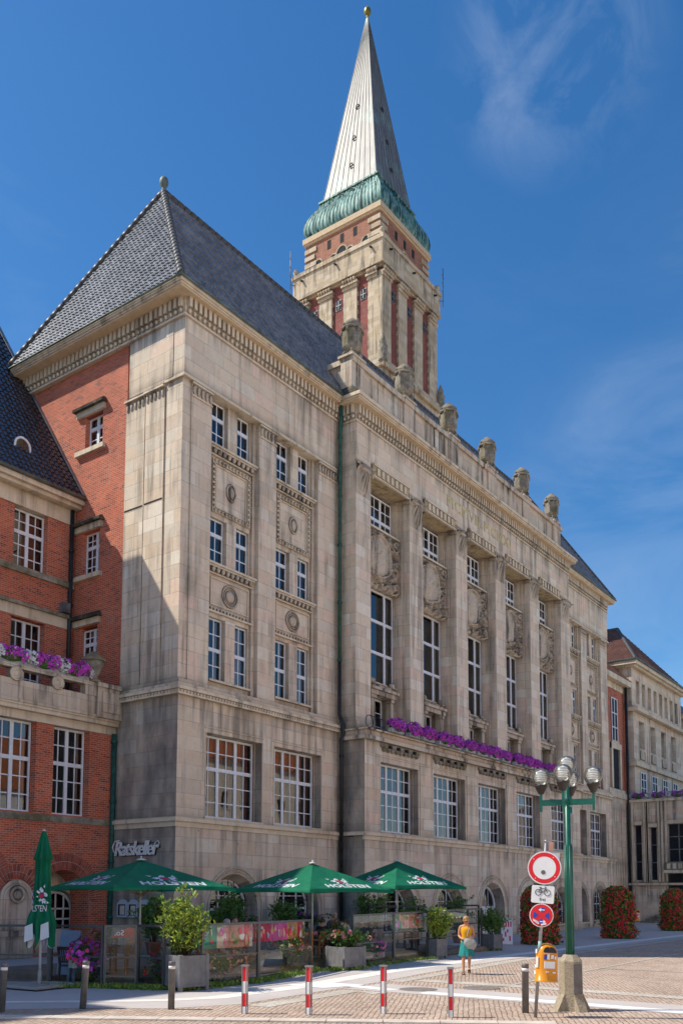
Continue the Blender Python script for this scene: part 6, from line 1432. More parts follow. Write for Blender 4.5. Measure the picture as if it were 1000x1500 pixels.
def bush(name, lab, cat, loc, R3, n, ls, mats, stems=8, group=None, asp=.4, hollow=.35, flowers=None, lean=0.):
    """leafy plant: centre height R3[2]; leaves gathered on twigs"""
    r = thing(name, lab, cat, loc, random.uniform(0,6), group); st = MB(); lf = MB(); fl = MB()
    tips = []
    for i in range(stems):
        t = random.uniform(0,6.283); q = math.sqrt(random.random()); top = Vector((R3[0]*q*math.cos(t), R3[1]*q*math.sin(t), R3[2]*(2-.75*q*q)*random.uniform(.75,1.08)))
        base = Vector((top.x*.15, top.y*.15, 0)); mid = base.lerp(top, .5)+Vector((top.x*.2, top.y*.2, .02)); st.tube([base, mid, top], [.014,.01,.004], 5); 
        for k in range(7):
            p = base.lerp(top, .25+.75*k/6.); tips.append((p+Vector((top.x*.15*(1-k/6.), top.y*.15*(1-k/6.), 0)), k/6.))
            if k > 1:
                for j in range(2):
                    e = p+Vector((random.gauss(0,R3[0]*.28), random.gauss(0,R3[1]*.28), random.gauss(.05,R3[2]*.12))); st.tube([p, e], [.006,.003], 4, cap=False); tips.append((e, k/6.))
    for i in range(n):
        p, f = random.choice(tips); p = p+Vector((random.gauss(0,.05), random.gauss(0,.05), random.gauss(0,.05)))
        mi = 0 if random.random() < .35 else (1 if len(mats) > 1 else 0)
        leafq(lf, p, random.uniform(ls*.7, ls*1.3), mi, up=.5, asp=asp)
    st.build('stems', M['twig'], r); lf.build('leaves', [M[m] for m in mats], r)
    if flowers:
        m_, nf, fr, zmin = flowers
        for i in range(nf):
            p, f = random.choice([q for q in tips if q[1] > .3]); p = Vector(p); p += Vector((p.x*.15+random.gauss(0,.03), p.y*.15+random.gauss(0,.03), .04)); mi = random.randrange(len(m_))
            for k in range(14):
                d = Vector((random.gauss(0,1), random.gauss(0,1), random.gauss(.4,1))).normalized(); bloom(fl, p+d*fr*.8, fr*.42, d, mi)
        fl.build('blossoms', [M[m] for m in m_], r)
    return r
M['twig'] = plain('brown_twig', (.09,.055,.03), .85)
planter('large grey wooden planter holding the yellow-green laurel', (-8.42,-9.22,0), .78, .86, R(-14))
bush('laurel_shrub', 'bushy yellow-green laurel growing in the large planter', 'shrub', (-8.45,-9.2,.78), (.56,.50,.74), 2400, .14, ['leaf_m','leaf_y','leaf_y'], 20, asp=.36)
planter('grey wooden planter with hydrangeas beside the terrace gap', (-1.0,-8.62,0), .86, .72, R(-12))
bush('hydrangea', 'peach and pink hydrangea in bloom in the planter by the terrace gap', 'flowers', (-1.0,-8.6,.64), (.52,.46,.30), 700, .12, ['leaf','leaf_m','leaf_y'], 14, asp=.6, flowers=(['peach','peach','pink','orange'], 46, .085, .2))
planter('narrow grey wooden planter left of the walking woman', (5.05,-8.35,0), .52, .73, R(-12))
bush('laurel_shrub', 'small yellow-green laurel in the narrow planter behind the woman', 'shrub', (5.05,-8.33,.66), (.52,.45,.62), 1500, .13, ['leaf_m','leaf_y'], 14, asp=.4)
planter('grey planter at the right end of the terrace', (10.75,-7.75,0), .56, .7, R(-12))
bush('oleander', 'dark green oleander in the planter at the right terrace end', 'shrub', (10.75,-7.75,.64), (.55,.5,.55), 1400, .15, ['leaf','leaf_m'], 14, asp=.3)
# pots along the wall
for i, (x, y, rx, rz_, lab) in enumerate(((-2.1,-1.2,.7,.85,'dark palm-like shrub by the menu cases'), (1.6,-1.4,.8,.95,'tall dark shrub left of the first arched window'), (4.9,-1.3,.7,.8,'dark leafy shrub between the two arched windows'), (9.6,-2.3,.9,1.05,'dense dark shrub at the foot of the downpipe'), (11.9,-3.2,.8,.9,'dark green shrub in front of the third arch'), (15.3,-3.6,.75,.95,'green shrub with spiky shoots between two arches'))):
    pt = MB(); pt.lathe([(.2,0),(.27,.4),(.29,.42),(.29,.46),(.24,.46),(.23,.40),(.001,.39)], n=16); tag(pt.build('flower_pot', M['terra'] if 'terra' in M else M.setdefault('terra', plain('terracotta', (.30,.12,.07), .8, var=.2)), None, (x, y, .2 if x < 10 else .006)), 'terracotta pot holding the ' + lab, 'pot', 'pots along the hall wall')
    bush('potted_shrub', lab, 'shrub', (x, y, .6 if x < 10 else .4), (rx*.8, rx*.8, rz_), 1100, .17, ['leaf','leaf_m'], 14, 'shrubs along the hall wall', asp=.42)
bush('rose_bush', 'red roses blooming behind the narrow glass screen', 'flowers', (-8.35,-8.35,.02), (.32,.32,.40), 420, .09, ['leaf','leaf_m','leaf_m'], 9, asp=.6, flowers=(['pinkred','red'], 12, .07, .2))
bush('geranium_pot', 'magenta geraniums low behind the screen by the grey bollard', 'flowers', (-9.3,-6.75,.02), (.2,.2,.24), 160, .08, ['leaf'], 7, asp=.7, flowers=(['magenta','pinkred'], 8, .09, .1))
bush('hydrangea', 'pale pink hydrangea low behind the poster screen', 'flowers', (-6.7,-8.55,.02), (.32,.3,.22), 220, .1, ['leaf','leaf_m'], 8, asp=.7, flowers=(['pink','wfl','peach'], 12, .09, .1))
bush('hydrangea', 'peach hydrangea behind the screen post, middle of the pots', 'flowers', (-5.4,-8.2,.02), (.42,.4,.40), 340, .1, ['leaf','leaf_m'], 10, asp=.7, flowers=(['peach','orange'], 12, .09, .1))
bush('hydrangea', 'tall peach flowering shrub left of the terrace gap behind glass', 'flowers', (-2.9,-7.9,.2), (.5,.45,.46), 520, .1, ['leaf','leaf_m'], 12, asp=.7, flowers=(['peach','peach','pink','orange'], 34, .08, .1))
bush('window_flowers', 'purple flowers below the first arched window', 'flowers', (2.9,-1.1,.85), (.8,.3,.28), 260, .11, ['leaf'], 10, asp=.7, flowers=(['magenta','violet'], 14, .09, .1))
bush('window_flowers', 'purple flowers below the second arched window', 'flowers', (6.9,-1.1,.95), (.9,.3,.26), 260, .11, ['leaf'], 10, asp=.7, flowers=(['magenta','violet','pink'], 12, .09, .1))
for (x, y, lab) in ((2.9,-1.15,'grey wall-side trough under the first arched window'),(6.9,-1.15,'grey wall-side trough under the second arched window')):
    b = MB(); b.box(-.85,.85,-.2,.2,.0,.66); b.box(-.9,.9,-.24,.24,.58,.68); o = b.build('trough', M['planter'], None, (x, y, .2)); tag(o, lab, 'planter')
# ---- tables and chairs
M['wood'] = plain('orange_brown_wood', (.42,.17,.05), .5, var=.3, sc=5.); M['wood_dark'] = plain('dark_brown_wood', (.10,.055,.035), .55, var=.3, sc=5.)
def table(lab, loc, mat='wood_dark'):
    r = thing('terrace_table', lab, 'table', loc, 0, 'round terrace tables'); b = MB(); b.lathe([(.001,.70),(.52,.70),(.54,.715),(.54,.735),(.52,.745),(.001,.745)], n=28, sm=False); b.build('tabletop', M[mat], r)
    b = MB(); b.lathe([(.26,0),(.26,.03),(.05,.08),(.04,.70)], n=14); b.build('pedestal', M['iron'], r); return r
def chair(lab, loc, rz, mat='wood'):
    r = thing('terrace_chair', lab, 'chair', loc, rz, 'wooden terrace chairs'); m = M[mat]
    for x in (-.23, .23):
        b = MB(); b.bar((x,-.22,0),(x,-.21,.64),.045); b.build('leg', m, r); b = MB(); b.bar((x,.24,0),(x*.98,.22,.45),.045); b.bar((x*.98,.22,.45),(x*.95,.30,.92),.045); b.build('leg', m, r)
        b = MB(); b.bar((x,-.26,.65),(x*.97,.25,.66),.055,.03); b.build('armrest', m, r)
    b = MB(); b.box(-.25,.25,-.24,.23,.42,.455); bevel(b.build('seat', m, r), .01)
    b = MB(); b.box(-.22,.22,.285,.31,.84,.93); b.box(-.22,.22,.235,.26,.52,.57)
    for i in range(5): b.bar((-.17+.085*i,.248,.55),(-.17+.085*i,.297,.86),.035,.015)
    b.build('backrest', m, r); return r
tabs = [(-10.6,-4.4+1.6,'round table with red flower pot at the left picture edge'), (-8.3,-5.9,'round table behind the glass screen by the closed parasol'), (-6.3,-6.9,'round table under the leftmost parasol'), (-3.6,-6.6,'round table where two women sit behind the glass'), (1.6,-6.25,'round table with the seated group under the bright parasol'), (6.2,-6.6,'round table under the rightmost parasol')]
for x, y, lab in tabs: table(lab, (x, y, .2 if x > -8.4 else .02))
c0 = None
def pc(lab, x, y, face, mat='wood'):
    z = .2 if x > -8.4 else .02; chair(lab, (x, y, z), R(face), mat)
pc('orange wooden armchair in the terrace gap, nearer the glass screen', -1.55, -7.35, 150); pc('orange wooden armchair in the terrace gap, seen from behind', -.75, -7.2, 200)
pc('wooden chair of the man in the pale blue shirt', 1.15, -7.0, 170, 'wood_dark'); pc('wooden chair of the dark-haired sitter in black', .55, -6.55, 110, 'wood_dark'); pc('wooden chair of the white-haired sitter', 2.3, -5.75, -40, 'wood_dark'); pc('wooden chair of the sitter in dark clothes', 2.5, -6.8, -120, 'wood_dark')
pc('wooden chair of the woman in pink', -4.35, -6.75, 75); pc('wooden chair of the brown-haired woman in orange', -3.2, -6.0, -20)
for x, y, f, lab in ((-9.0,-5.7,90,'brown chair behind the screen near the closed parasol, facing right'), (-8.0,-6.6,180,'orange chair behind the screen near the grey bollard'), (-7.7,-5.4,-60,'brown chair on the far side of the table by the doorway'), (-6.9,-7.5,140,'brown chair under the leftmost parasol, back to the screen'), (-5.6,-6.4,-90,'brown chair under the leftmost parasol, facing left'), (-10.1,-2.2,0,'brown chair behind the screen at the left picture edge'), (6.9,-6.1,-50,'dark chair under the rightmost parasol, far side'), (6.6,-7.4,160,'dark chair behind the glass behind the walking woman'), (7.6,-7.0,200,'dark chair nearest the right end of the terrace')): pc(lab, x, y, f, 'wood_dark' if 'orange' not in lab else 'wood')
for x, y, col, lab in ((-10.6,-2.8,['pinkred','peach'],'red and peach flowers in a red pot on the left table'), (-8.3,-5.9,['pink','magenta'],'pink flowers on the table by the doorway'), (-6.3,-6.9,['pink','pinkred'],'pink flowers on the table under the leftmost parasol'), (1.6,-6.25,['pink','magenta'],'pink flowers on the table of the seated group')):
    z = (.2 if x > -8.4 else .02)+.746; b = MB(); b.lathe([(.07,0),(.1,.16),(.11,.165),(.09,.165),(.085,.14),(.001,.13)], n=14); tag(b.build('table_pot', M['pinkred'] if x < -10 else M['terra'], None, (x, y, z)), 'small pot with the ' + lab, 'pot', 'flower pots on the tables')
    bush('table_flowers', lab, 'flowers', (x, y, z+.13), (.17,.17,.14), 120, .07, ['leaf','leaf_m'], 6, 'flowers on the tables', .6, flowers=(col, 7, .06, .1))
# pavement board
r = thing('menu_board', 'pale blue folding menu board standing behind the screen near the doorway', 'board', (-8.75,-5.3,0), R(-75))
for s in (-1, 1):
    b = MB(); k0 = b.mark(); b.box(-.3,.3,-.012,.012,0,1.35); b.xf(k0, Matrix.Translation((0,s*.22,0)) @ Matrix.Rotation(R(s*9), 4, 'X')); b.build('board_leaf', plain('pale_blue_board', (.30,.42,.60), .6, var=.15) if s < 0 else bpy.data.materials['pale_blue_board'], r)
# ---- hoarding across the road (mirrored in the screens)
hd = thing('poster_hoarding', 'row of colourful poster boards along the square opposite the terrace', 'hoarding', (9,-21.6,0))
cols = [(.02,.22,.16),(.62,.45,.40),(.45,.06,.08),(.75,.74,.72),(.55,.01,.08),(.60,.12,.40),(.7,.35,.12),(.72,.72,.74),(.05,.25,.2),(.6,.2,.2),(.75,.7,.62),(.5,.04,.05)]
for i, c_ in enumerate(cols):
    b = MB(); b.box(-6+1.15*i, -6+1.15*i+1.1, 0, .06, .5, 2.5); b.build('poster', plain('poster_%d' % i, c_, .6, var=.35, sc=1.6), hd)
b = MB(); b.box(-6.1, 7.9, .07, .12, .35, 2.55); b.build('backboard', M['sign_white'], hd); b = MB()
for i in range(8): b.box(-6+1.95*i, -5.9+1.95*i, .12, .2, 0, 2.5)
b.build('supports', M['galv'], hd)
# ================================================================== PEOPLE
def skin_body(name, J, E, mat, parent, levels=2):
    ks = list(J); idx = {k: i for i, k in enumerate(ks)}
    me = bpy.data.meshes.new(name); me.from_pydata([J[k][0] for k in ks], [(idx[a], idx[b]) for a, b in E], [])
    o = bpy.data.objects.new(name, me); COL.objects.link(o); o.parent = parent; me.materials.append(mat)
    md = o.modifiers.new('skin', 'SKIN'); md.use_smooth_shade = True
    sv = me.skin_vertices[0].data
    for k in ks:
        rr = J[k][1]; sv[idx[k]].radius = rr if isinstance(rr, tuple) else (rr, rr)
        sv[idx[k]].use_root = (k == ks[0])
    if levels: s_ = o.modifiers.new('sub', 'SUBSURF'); s_.levels = levels; s_.render_levels = levels
    dg = bpy.context.evaluated_depsgraph_get(); dg.update(); ev = o.evaluated_get(dg); m2 = bpy.data.meshes.new_from_object(ev)
    o.modifiers.clear(); o.data = m2
    for p in m2.polygons: p.use_smooth = True
    if not m2.materials: m2.materials.append(mat)
    return o
def skin_mat(n, c): return plain(n, c, .55, var=.12, sc=9.)
M['skin'] = skin_mat('tan_skin', (.62,.29,.15)); M['skin_pale'] = skin_mat('pale_skin', (.58,.34,.25))  # tan and pale skin tones
def cloth_mat(n, c): return plain(n, c, .85, var=.22, sc=8., bump=.3, bsc=30.)
def add_head(J, E, hx, hy, hz, s=1., fwd=(0,-1,0), down=0.):
    """skull, jaw, nose, ears joined to the neck; face towards -Y, bowed by down"""
    c = math.cos(down); d = math.sin(down)
    def at(x, y, z): return (hx+x*s, hy+(y*c - z*(-d))*s if False else hy+(y*c + (-z)*d*-1*-1)*s, hz+(z*c + y*d)*s)
    J['skull'] = (at(0,.012,.03), .088*s); J['crown'] = (at(0,.02,.10), .066*s); J['jaw'] = (at(0,-.052,-.048), .052*s); J['face'] = (at(0,-.05,.012), .070*s)
    J['nose'] = (at(0,-.122,-.004), .014*s); J['ear_a'] = (at(.092,.01,.0), .018*s); J['ear_b'] = (at(-.092,.01,.0), .018*s)
    E += [('neck','skull'),('skull','crown'),('skull','face'),('face','jaw'),('face','nose'),('skull','ear_a'),('skull','ear_b')]
    return at
def hand(J, E, w, base, d, side, palm=(0,0,-1), s=1., curl=.5):
    """five unequal fingers from the palm end; d = pointing direction, side = thumb direction"""
    base = Vector(base); d = Vector(d).normalized(); side = Vector(side).normalized(); pn = Vector(palm).normalized()
    J[w+'palm'] = (tuple(base+d*.05*s), (.026*s,.020*s)); E.append((w+'wrist', w+'palm'))
    for i, (o_, l) in enumerate(((.026,.066),(.009,.076),(-.009,.072),(-.026,.056))):
        a = base+d*.085*s+side*o_*s; b_ = a+d*l*.5*s+pn*l*.2*curl*s; c_ = b_+d*l*.35*s+pn*l*.5*curl*s
        J[w+'k%d' % i] = (tuple(a), .0095*s); J[w+'m%d' % i] = (tuple(b_), .008*s); J[w+'t%d' % i] = (tuple(c_), .0065*s)
        E += [(w+'palm', w+'k%d' % i), (w+'k%d' % i, w+'m%d' % i), (w+'m%d' % i, w+'t%d' % i)]
    a = base+d*.03*s+side*.036*s; b_ = a+d*.035*s+side*.018*s+pn*.01*s
    J[w+'th'] = (tuple(a), .010*s); J[w+'tt'] = (tuple(b_), .008*s); E += [(w+'palm', w+'th'), (w+'th', w+'tt')]
def eyes_mouth(root, at, s=1.):
    b = MB()
    for x in (-.033, .033): b.ball(at(x, -.108, .022), .0125*s, 8, 5)
    b.build('eyes', M['sign_white'], root); b = MB()
    for x in (-.033, .033): b.ball(at(x, -.1165, .021), .0072*s, 6, 4); b.tube([at(x-.018,-.108,.043), at(x,-.117,.049), at(x+.018,-.108,.043)], .004*s, 5)
    b.build('pupils_and_brows', M['hair_brown'], root); b = MB(); b.tube([at(-.022,-.098,-.045), at(0,-.107,-.043), at(.022,-.098,-.045)], .006*s, 6); b.build('mouth', M['lip'], root)
M['hair_brown'] = plain('brown_hair', (.06,.032,.018), .6, var=.4, sc=20.); M['hair_blond'] = plain('blond_hair', (.42,.27,.11), .6, var=.5, sc=22.); M['hair_white'] = plain('white_hair', (.62,.60,.58), .6, var=.2, sc=20.); M['hair_grey'] = plain('grey_hair', (.40,.39,.38), .6, var=.25, sc=20.); M['lip'] = plain('lips', (.40,.10,.09), .5)
def hair(root, at, mat, s=1., back=.0):
    b = MB(); c = Vector(at(0, .018, .045)); n = 22; m = 12; P = []
    for i in range(m+1):
        row = []
        for k in range(n+1):
            ph = math.pi*.62*i/m; t = 2*math.pi*k/n; front = math.cos(t+math.pi/2)  # -Y is front
            f = max(0, math.sin(-t)); ph2 = ph*(1-.50*f)
            rr = .096*(1+.05*math.sin(7*t+i)+.05*math.sin(11*t-2*i))
            x, y, z = rr*math.sin(ph2)*math.cos(t), rr*1.08*math.sin(ph2)*math.sin(t), rr*math.cos(ph2)
            row.append(at(x*.98, y+.018, z+.035-(back*max(0, math.sin(t))*(i/m)**2)))
        P.append(row)
    b.grid(P, 0, True); return b.build('hair', mat, root)
# --- walking woman
wm = thing('person', 'walking woman in yellow sleeveless top and teal skirt holding a grey shoulder bag', 'person', (-.30,-12.45,.0), R(-62))
J = {}; E = []
J['pelvis'] = ((0,0,.93), (.145,.11)); J['waist'] = ((0,.0,1.08), (.115,.09)); J['chest'] = ((0,-.005,1.26), (.135,.10)); J['collar'] = ((0,.0,1.39), (.085,.06)); J['neck'] = ((0,-.03,1.465), .047)
E += [('pelvis','waist'),('waist','chest'),('chest','collar'),('collar','neck')]
at_w = add_head(J, E, 0, -.075, 1.555, 1.0, down=R(24))
for s, n in ((-1,'r'),(1,'l')):
    J[n+'sho'] = ((s*.165,.0,1.375), .052); J[n+'upper'] = ((s*.20,.015,1.25), .044); J[n+'elb'] = ((s*.215,.02,1.11), .037); J[n+'fore'] = ((s*.165,-.10,1.05), .034); J[n+'wrist'] = ((s*.10,-.215,1.02), .025)
    E += [('collar',n+'sho'),(n+'sho',n+'upper'),(n+'upper',n+'elb'),(n+'elb',n+'fore'),(n+'fore',n+'wrist')]
    hand(J, E, n, (s*.10,-.215,1.02), (-s*.75,-.55,-.15), (0,-.2,1), (0,.3,-1), 1., .8)
J['rhip'] = ((-.085,-.01,.84), .09); J['rthigh'] = ((-.09,-.06,.66), .078); J['rknee'] = ((-.09,-.12,.48), .053); J['rcalf'] = ((-.09,-.13,.34), .053); J['rank'] = ((-.09,-.17,.085), .033); J['rheel'] = ((-.09,-.145,.045), .034); J['rball'] = ((-.092,-.27,.034), .034); J['rtoe'] = ((-.093,-.335,.028), .024)
E += [('pelvis','rhip'),('rhip','rthigh'),('rthigh','rknee'),('rknee','rcalf'),('rcalf','rank'),('rank','rheel'),('rheel','rball'),('rball','rtoe')]
J['lhip'] = ((.085,.01,.84), .09); J['lthigh'] = ((.088,.01,.66), .078); J['lknee'] = ((.085,.0,.48), .053); J['lcalf'] = ((.08,.12,.38), .052); J['lank'] = ((.075,.30,.20), .033); J['lheel'] = ((.075,.345,.165), .033); J['lball'] = ((.075,.27,.045), .034); J['ltoe'] = ((.075,.215,.030), .024)
E += [('pelvis','lhip'),('lhip','lthigh'),('lthigh','lknee'),('lknee','lcalf'),('lcalf','lank'),('lank','lheel'),('lheel','lball'),('lball','ltoe')]
skin_body('body', J, E, M['skin'], wm); eyes_mouth(wm, at_w); hair(wm, at_w, M['hair_blond'])
M['yellow'] = cloth_mat('yellow_jersey', (.84,.40,.008)); M['teal'] = cloth_mat('teal_cotton', (.015,.24,.23)); M['bag'] = cloth_mat('grey_bag_cloth', (.36,.37,.34))
P = []
for z, rx, ry, cy in ((.93,.165,.132,0),(1.0,.150,.118,0),(1.08,.135,.108,0),(1.17,.148,.118,-.005),(1.26,.162,.128,-.012),(1.33,.158,.112,-.005),(1.385,.125,.08,0),(1.40,.10,.064,0)):
    P.append([(rx*math.cos(2*math.pi*k/28)*(1+.012*math.sin(5*k+z*40)), cy+ry*math.sin(2*math.pi*k/28), z+(.02*abs(math.cos(2*math.pi*k/28)) if z > 1.36 else 0)) for k in range(29)])
b = MB(); b.grid(P, 0, True); b.build('yellow_top', M['yellow'], wm)
P = []
for i in range(12):
    f = i/11; z = 1.0-.47*f; rx = .150+.075*f; ry = .118+.10*f
    P.append([(rx*math.cos(2*math.pi*k/48)*(1+.07*f*math.sin(9*2*math.pi*k/48)), -.02*f+ry*math.sin(2*math.pi*k/48)*(1+.07*f*math.sin(9*2*math.pi*k/48+1)), z+.012*f*math.sin(6*2*math.pi*k/48)) for k in range(49)])
b = MB(); b.grid(P, 0, True); b.build('teal_skirt', M['teal'], wm)
P = []
for i in range(10):
    f = i/9; z = 1.04-.30*f; w_g = .10+.085*math.sin(math.pi*min(1, f*.9+.1)); d_ = .045+.05*math.sin(math.pi*min(1, f*.8+.15))
    P.append([(.10+.02*f+w_g*math.copysign(abs(math.cos(t))**.7, math.cos(t)), -.27+d_*math.sin(t)+.008*math.sin(5*t+i), z-.02*math.cos(t)) for t in [2*math.pi*k/24 for k in range(25)]])
b = MB(); b.grid(P, 0, True); b.add([p for p in P[-1][:-1]], [tuple(range(24))[::-1]]); bag = tag(b.build('shoulder_bag', M['bag'], None, wm.location, wm.rotation_euler[2]), 'grey shoulder bag held in front of the walking woman', 'bag')
b = MB(); b.tube([(.07,-.25,1.02),(.02,-.18,1.14),(.07,-.145,1.28),(.12,-.06,1.405),(.135,.03,1.41),(.08,.11,1.30),(-.06,.13,1.10)], .014, 6); b.tube([(.18,-.27,1.0),(.12,-.29,1.10),(.06,-.27,1.04)], .009, 6); b.build('strap', M['hair_grey'], bag)
b = MB()
for x, y, z0, a in ((-.092,-.235,.006,0),(.075,.275,.03,-38)):
    k0 = b.mark(); b.box(-.042,.042,-.125,.115,0,.016); b.tube([(-.042,-.04,.01),(-.02,-.05,.065),(.02,-.05,.065),(.042,-.04,.01)], .008, 5); b.xf(k0, Matrix.Translation((x, y, z0)) @ Matrix.Rotation(R(a), 4, 'X'))
b.build('sandals', M['hair_brown'], wm)
b = MB(); b.box(*[min(at_w(-.05,-.12,.0)[0], at_w(.05,-.12,.0)[0]), .05], at_w(0,-.125,.02)[1]-.004, at_w(0,-.125,.02)[1], at_w(0,-.125,.02)[2]-.014, at_w(0,-.125,.02)[2]+.014); b.build('sunglasses', M['sign_black'], wm)
# --- seated guests
def seated(lab, loc, face, top, trous, hairm, skin='skin_pale', s=1., arms=.0, turn=0):
    r = thing('person', lab, 'person', loc, R(face), 'guests seated on the terrace'); r.scale = (s, s, s)
    J = {}; E = []
    J['pelvis'] = ((0,.06,.53), (.15,.12)); J['waist'] = ((0,.07,.68), (.13,.105)); J['chest'] = ((0,.05,.87), (.15,.11)); J['collar'] = ((0,.04,1.0), (.09,.065)); J['neck'] = ((0,.02,1.075), .05)
    E += [('pelvis','waist'),('waist','chest'),('chest','collar'),('collar','neck')]; at = add_head(J, E, 0, -.005, 1.17, 1., down=R(6))
    for sg_, n in ((-1,'r'),(1,'l')):
        J[n+'sho'] = ((sg_*.18,.045,.98), .056); J[n+'elb'] = ((sg_*.235,.0,.74), .042); J[n+'fore'] = ((sg_*.19,-.13,.76), .036); J[n+'wrist'] = ((sg_*.12,-.27,.77), .027)
        E += [('collar',n+'sho'),(n+'sho',n+'elb'),(n+'elb',n+'fore'),(n+'fore',n+'wrist')]; hand(J, E, n, (sg_*.12,-.27,.77), (-sg_*.3,-1,-.05), (-sg_,0,.3), (0,0,-1), 1., .5)
        J[n+'hip'] = ((sg_*.10,.02,.51), .095); J[n+'knee'] = ((sg_*.12,-.40,.52), .06); J[n+'calf'] = ((sg_*.12,-.42,.33), .055); J[n+'ank'] = ((sg_*.12,-.40,.09), .037); J[n+'toe'] = ((sg_*.12,-.56,.04), .035)
        E += [('pelvis',n+'hip'),(n+'hip',n+'knee'),(n+'knee',n+'calf'),(n+'calf',n+'ank'),(n+'ank',n+'toe')]
    skin_body('body', J, E, M[skin], r, 1); eyes_mouth(r, at); hair(r, at, M[hairm], back=.02)
    JS = {k: (v[0], tuple(x*1.13+.006 for x in v[1]) if isinstance(v[1], tuple) else v[1]*1.15+.008) for k, v in J.items() if k in ('pelvis','waist','chest','collar','rsho','relb','rfore','lsho','lelb','lfore')}
    ES = [e for e in E if e[0] in JS and e[1] in JS]; skin_body('shirt', JS, ES, top, r, 1)
    JT = {k: (v[0], tuple(x*1.12+.006 for x in v[1]) if isinstance(v[1], tuple) else v[1]*1.14+.008) for k, v in J.items() if k in ('pelvis','rhip','rknee','rcalf','rank','lhip','lknee','lcalf','lank')}
    skin_body('trousers', JT, [e for e in E if e[0] in JT and e[1] in JT], trous, r, 1)
    b = MB()
    for sg_ in (-1, 1): b.ball((sg_*.12,-.48,.05), .06, 8, 5, sc=(.85,2.0,.8))
    b.build('shoes', M['hair_brown'], r); return r
tp = {n: cloth_mat('shirt_'+n, c) for n, c in (('pink', (.62,.12,.42)), ('orange', (.60,.30,.14)), ('blue', (.38,.50,.72)), ('black', (.02,.022,.03)), ('floral', (.10,.09,.16)), ('navy', (.03,.04,.08)))}
jeans = cloth_mat('dark_trousers', (.04,.05,.09))
seated('seated grey-haired woman in a pink blouse behind the glass', (-4.35,-6.75,.22), 75-0, tp['pink'], jeans, 'hair_grey', s=1.05)
seated('seated brown-haired woman in an orange top facing the woman in pink', (-3.2,-6.0,.22), -20, tp['orange'], jeans, 'hair_brown', s=1.08)
seated('seated man with brown hair in a pale blue shirt seen from behind', (1.15,-7.0,.2), 170, tp['blue'], jeans, 'hair_brown')
seated('seated guest with dark hair in a black top beside the parasol pole', (.55,-6.55,.2), 110, tp['black'], jeans, 'hair_brown')
seated('seated white-haired guest in a dark floral top facing the square', (2.3,-5.75,.22), -40, tp['floral'], jeans, 'hair_white', s=1.12)
seated('seated guest in navy clothes at the right of the group', (2.5,-6.8,.2), -120, tp['navy'], jeans, 'hair_brown', s=.95)
# ================================================================== camera, sun, sky
cam = bpy.data.cameras.new('camera'); co = bpy.data.objects.new('camera', cam); COL.objects.link(co)
_r = (0.58678, -0.80974, 0.0); 
YAW, PIT, ROL = R(35.9403), R(5.13756), R(.12731)
w_ = Vector((math.cos(YAW)*math.cos(PIT), math.sin(YAW)*math.cos(PIT), math.sin(PIT))); r0_ = Vector((math.sin(YAW), -math.cos(YAW), 0)); u0_ = r0_.cross(w_)
rr_ = r0_*math.cos(ROL) + u0_*math.sin(ROL); uu_ = -r0_*math.sin(ROL) + u0_*math.cos(ROL)
mw = Matrix((rr_, uu_, -w_)).transposed().to_4x4(); mw.translation = Vector((-24.30369, -25.34389, 2.25)); co.matrix_world = mw
cam.sensor_fit = 'VERTICAL'; cam.sensor_height = 36; cam.lens = 36*1343.12/1500; cam.shift_y = (1192.1-750)/1500; cam.shift_x = 0
cam.clip_start = .2; cam.clip_end = 3000
scene.camera = co
EL, AZ = R(50.5), math.atan2(-.587, .81)
sd = Vector((math.sin(AZ)*math.cos(EL), math.cos(AZ)*math.cos(EL), math.sin(EL)))
sun = bpy.data.lights.new('sun', 'SUN'); sun.energy = 5.0; sun.angle = R(.5); sun.color = (1., .94, .83)
so = bpy.data.objects.new('sun', sun); COL.objects.link(so); so.rotation_euler = sd.to_track_quat('Z', 'Y').to_euler(); so.location = (-20, 40, 60)
wd = bpy.data.worlds.new('World'); scene.world = wd; wd.use_nodes = True; nt = wd.node_tree; bg = nt.nodes['Background']
sky = nt.nodes.new('ShaderNodeTexSky'); sky.sky_type = 'NISHITA'; sky.sun_disc = False; sky.sun_elevation = EL; sky.sun_rotation = AZ % (2*math.pi)
sky.altitude = 20; sky.air_density = 1.0; sky.dust_density = .35; sky.ozone_density = 3.0
hs = nt.nodes.new('ShaderNodeHueSaturation'); hs.inputs['Saturation'].default_value = 1.3; hs.inputs['Value'].default_value = 1.05
tc = nt.nodes.new('ShaderNodeTexCoord'); mp = nt.nodes.new('ShaderNodeMapping'); mp.inputs['Scale'].default_value = (1.2, 1.2, 3.4); mp.inputs['Rotation'].default_value = (.25, .2, .6)
ns = nt.nodes.new('ShaderNodeTexNoise'); ns.inputs['Scale'].default_value = 2.3; ns.inputs['Detail'].default_value = 9; ns.inputs['Roughness'].default_value = .58; ns.inputs['Distortion'].default_value = .7
rp = nt.nodes.new('ShaderNodeValToRGB'); rp.color_ramp.elements[0].position = .54; rp.color_ramp.elements[1].position = .82; rp.color_ramp.elements[1].color = (.42,.42,.42,1); rp.color_ramp.elements[0].color = (0,0,0,1)
mx = nt.nodes.new('ShaderNodeMix'); mx.data_type = 'RGBA'; mx.inputs[7].default_value = (5.5, 6.2, 7.2, 1)
L = nt.links.new
L(sky.outputs[0], hs.inputs['Color']); L(tc.outputs['Generated'], mp.inputs[0]); L(mp.outputs[0], ns.inputs['Vector']); L(ns.outputs[0], rp.inputs[0])

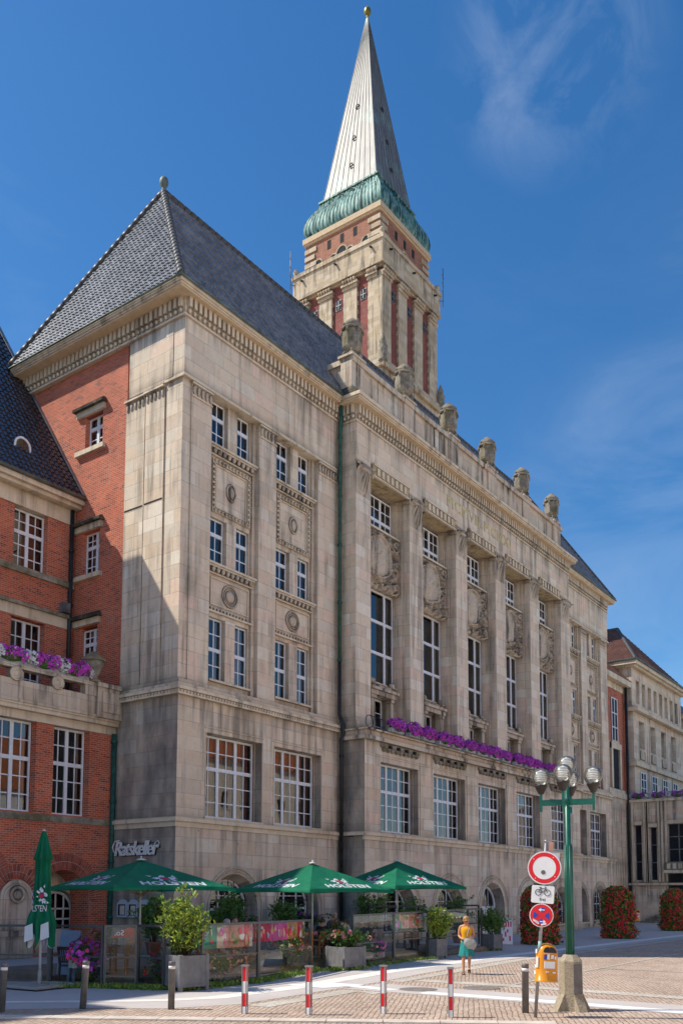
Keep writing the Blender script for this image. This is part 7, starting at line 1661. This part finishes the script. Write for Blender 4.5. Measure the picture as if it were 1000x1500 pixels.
def blob(d, a, b_, amt):
    v = nt.nodes.new('ShaderNodeVectorMath'); v.operation = 'DOT_PRODUCT'; L(tc.outputs['Generated'], v.inputs[0]); v.inputs[1].default_value = Vector(d).normalized()
    m = nt.nodes.new('ShaderNodeMapRange'); m.interpolation_type = 'SMOOTHSTEP'; L(v.outputs['Value'], m.inputs[0]); m.inputs[1].default_value = a; m.inputs[2].default_value = b_; m.inputs[3].default_value = 0; m.inputs[4].default_value = amt; return m.outputs[0]
def madd(a, b_, op='ADD'):
    m = nt.nodes.new('ShaderNodeMath'); m.operation = op; L(a, m.inputs[0]); L(b_, m.inputs[1]); return m.outputs[0]
bl = madd(blob((.99,.285,.36), .975, .999, .9), blob((.93,.32,.62), .97, .999, .12))
n2 = nt.nodes.new('ShaderNodeTexNoise'); n2.inputs['Scale'].default_value = 11.; n2.inputs['Detail'].default_value = 8; n2.inputs['Roughness'].default_value = .6; n2.inputs['Distortion'].default_value = .9; L(tc.outputs['Generated'], n2.inputs['Vector'])
r3 = nt.nodes.new('ShaderNodeMapRange'); L(n2.outputs[0], r3.inputs[0]); r3.inputs[1].default_value = .43; r3.inputs[2].default_value = .74; r3.inputs[3].default_value = .0; r3.inputs[4].default_value = .17
c1 = madd(blob((.868,.350,.905), .9945, .9997, 1.), r3.outputs[0], 'MULTIPLY')
rp2 = nt.nodes.new('ShaderNodeMapRange'); L(ns.outputs[0], rp2.inputs[0]); rp2.inputs[1].default_value = .38; rp2.inputs[2].default_value = .74; rp2.inputs[3].default_value = 0; rp2.inputs[4].default_value = .26
cm = madd(bl, rp2.outputs[0], 'MULTIPLY')
rp.color_ramp.elements[1].color = (.07,.07,.07,1)
cf = madd(madd(cm, rp.outputs[0]), c1); L(cf, mx.inputs[0]); L(hs.outputs[0], mx.inputs[6]); L(mx.outputs[2], bg.inputs[0]); bg.inputs[1].default_value = .15
scene.view_settings.view_transform = 'Standard'; scene.view_settings.look = 'None'; scene.view_settings.exposure = 0; scene.view_settings.gamma = 1
scene.cycles.max_bounces = 8; scene.cycles.transparent_max_bounces = 16
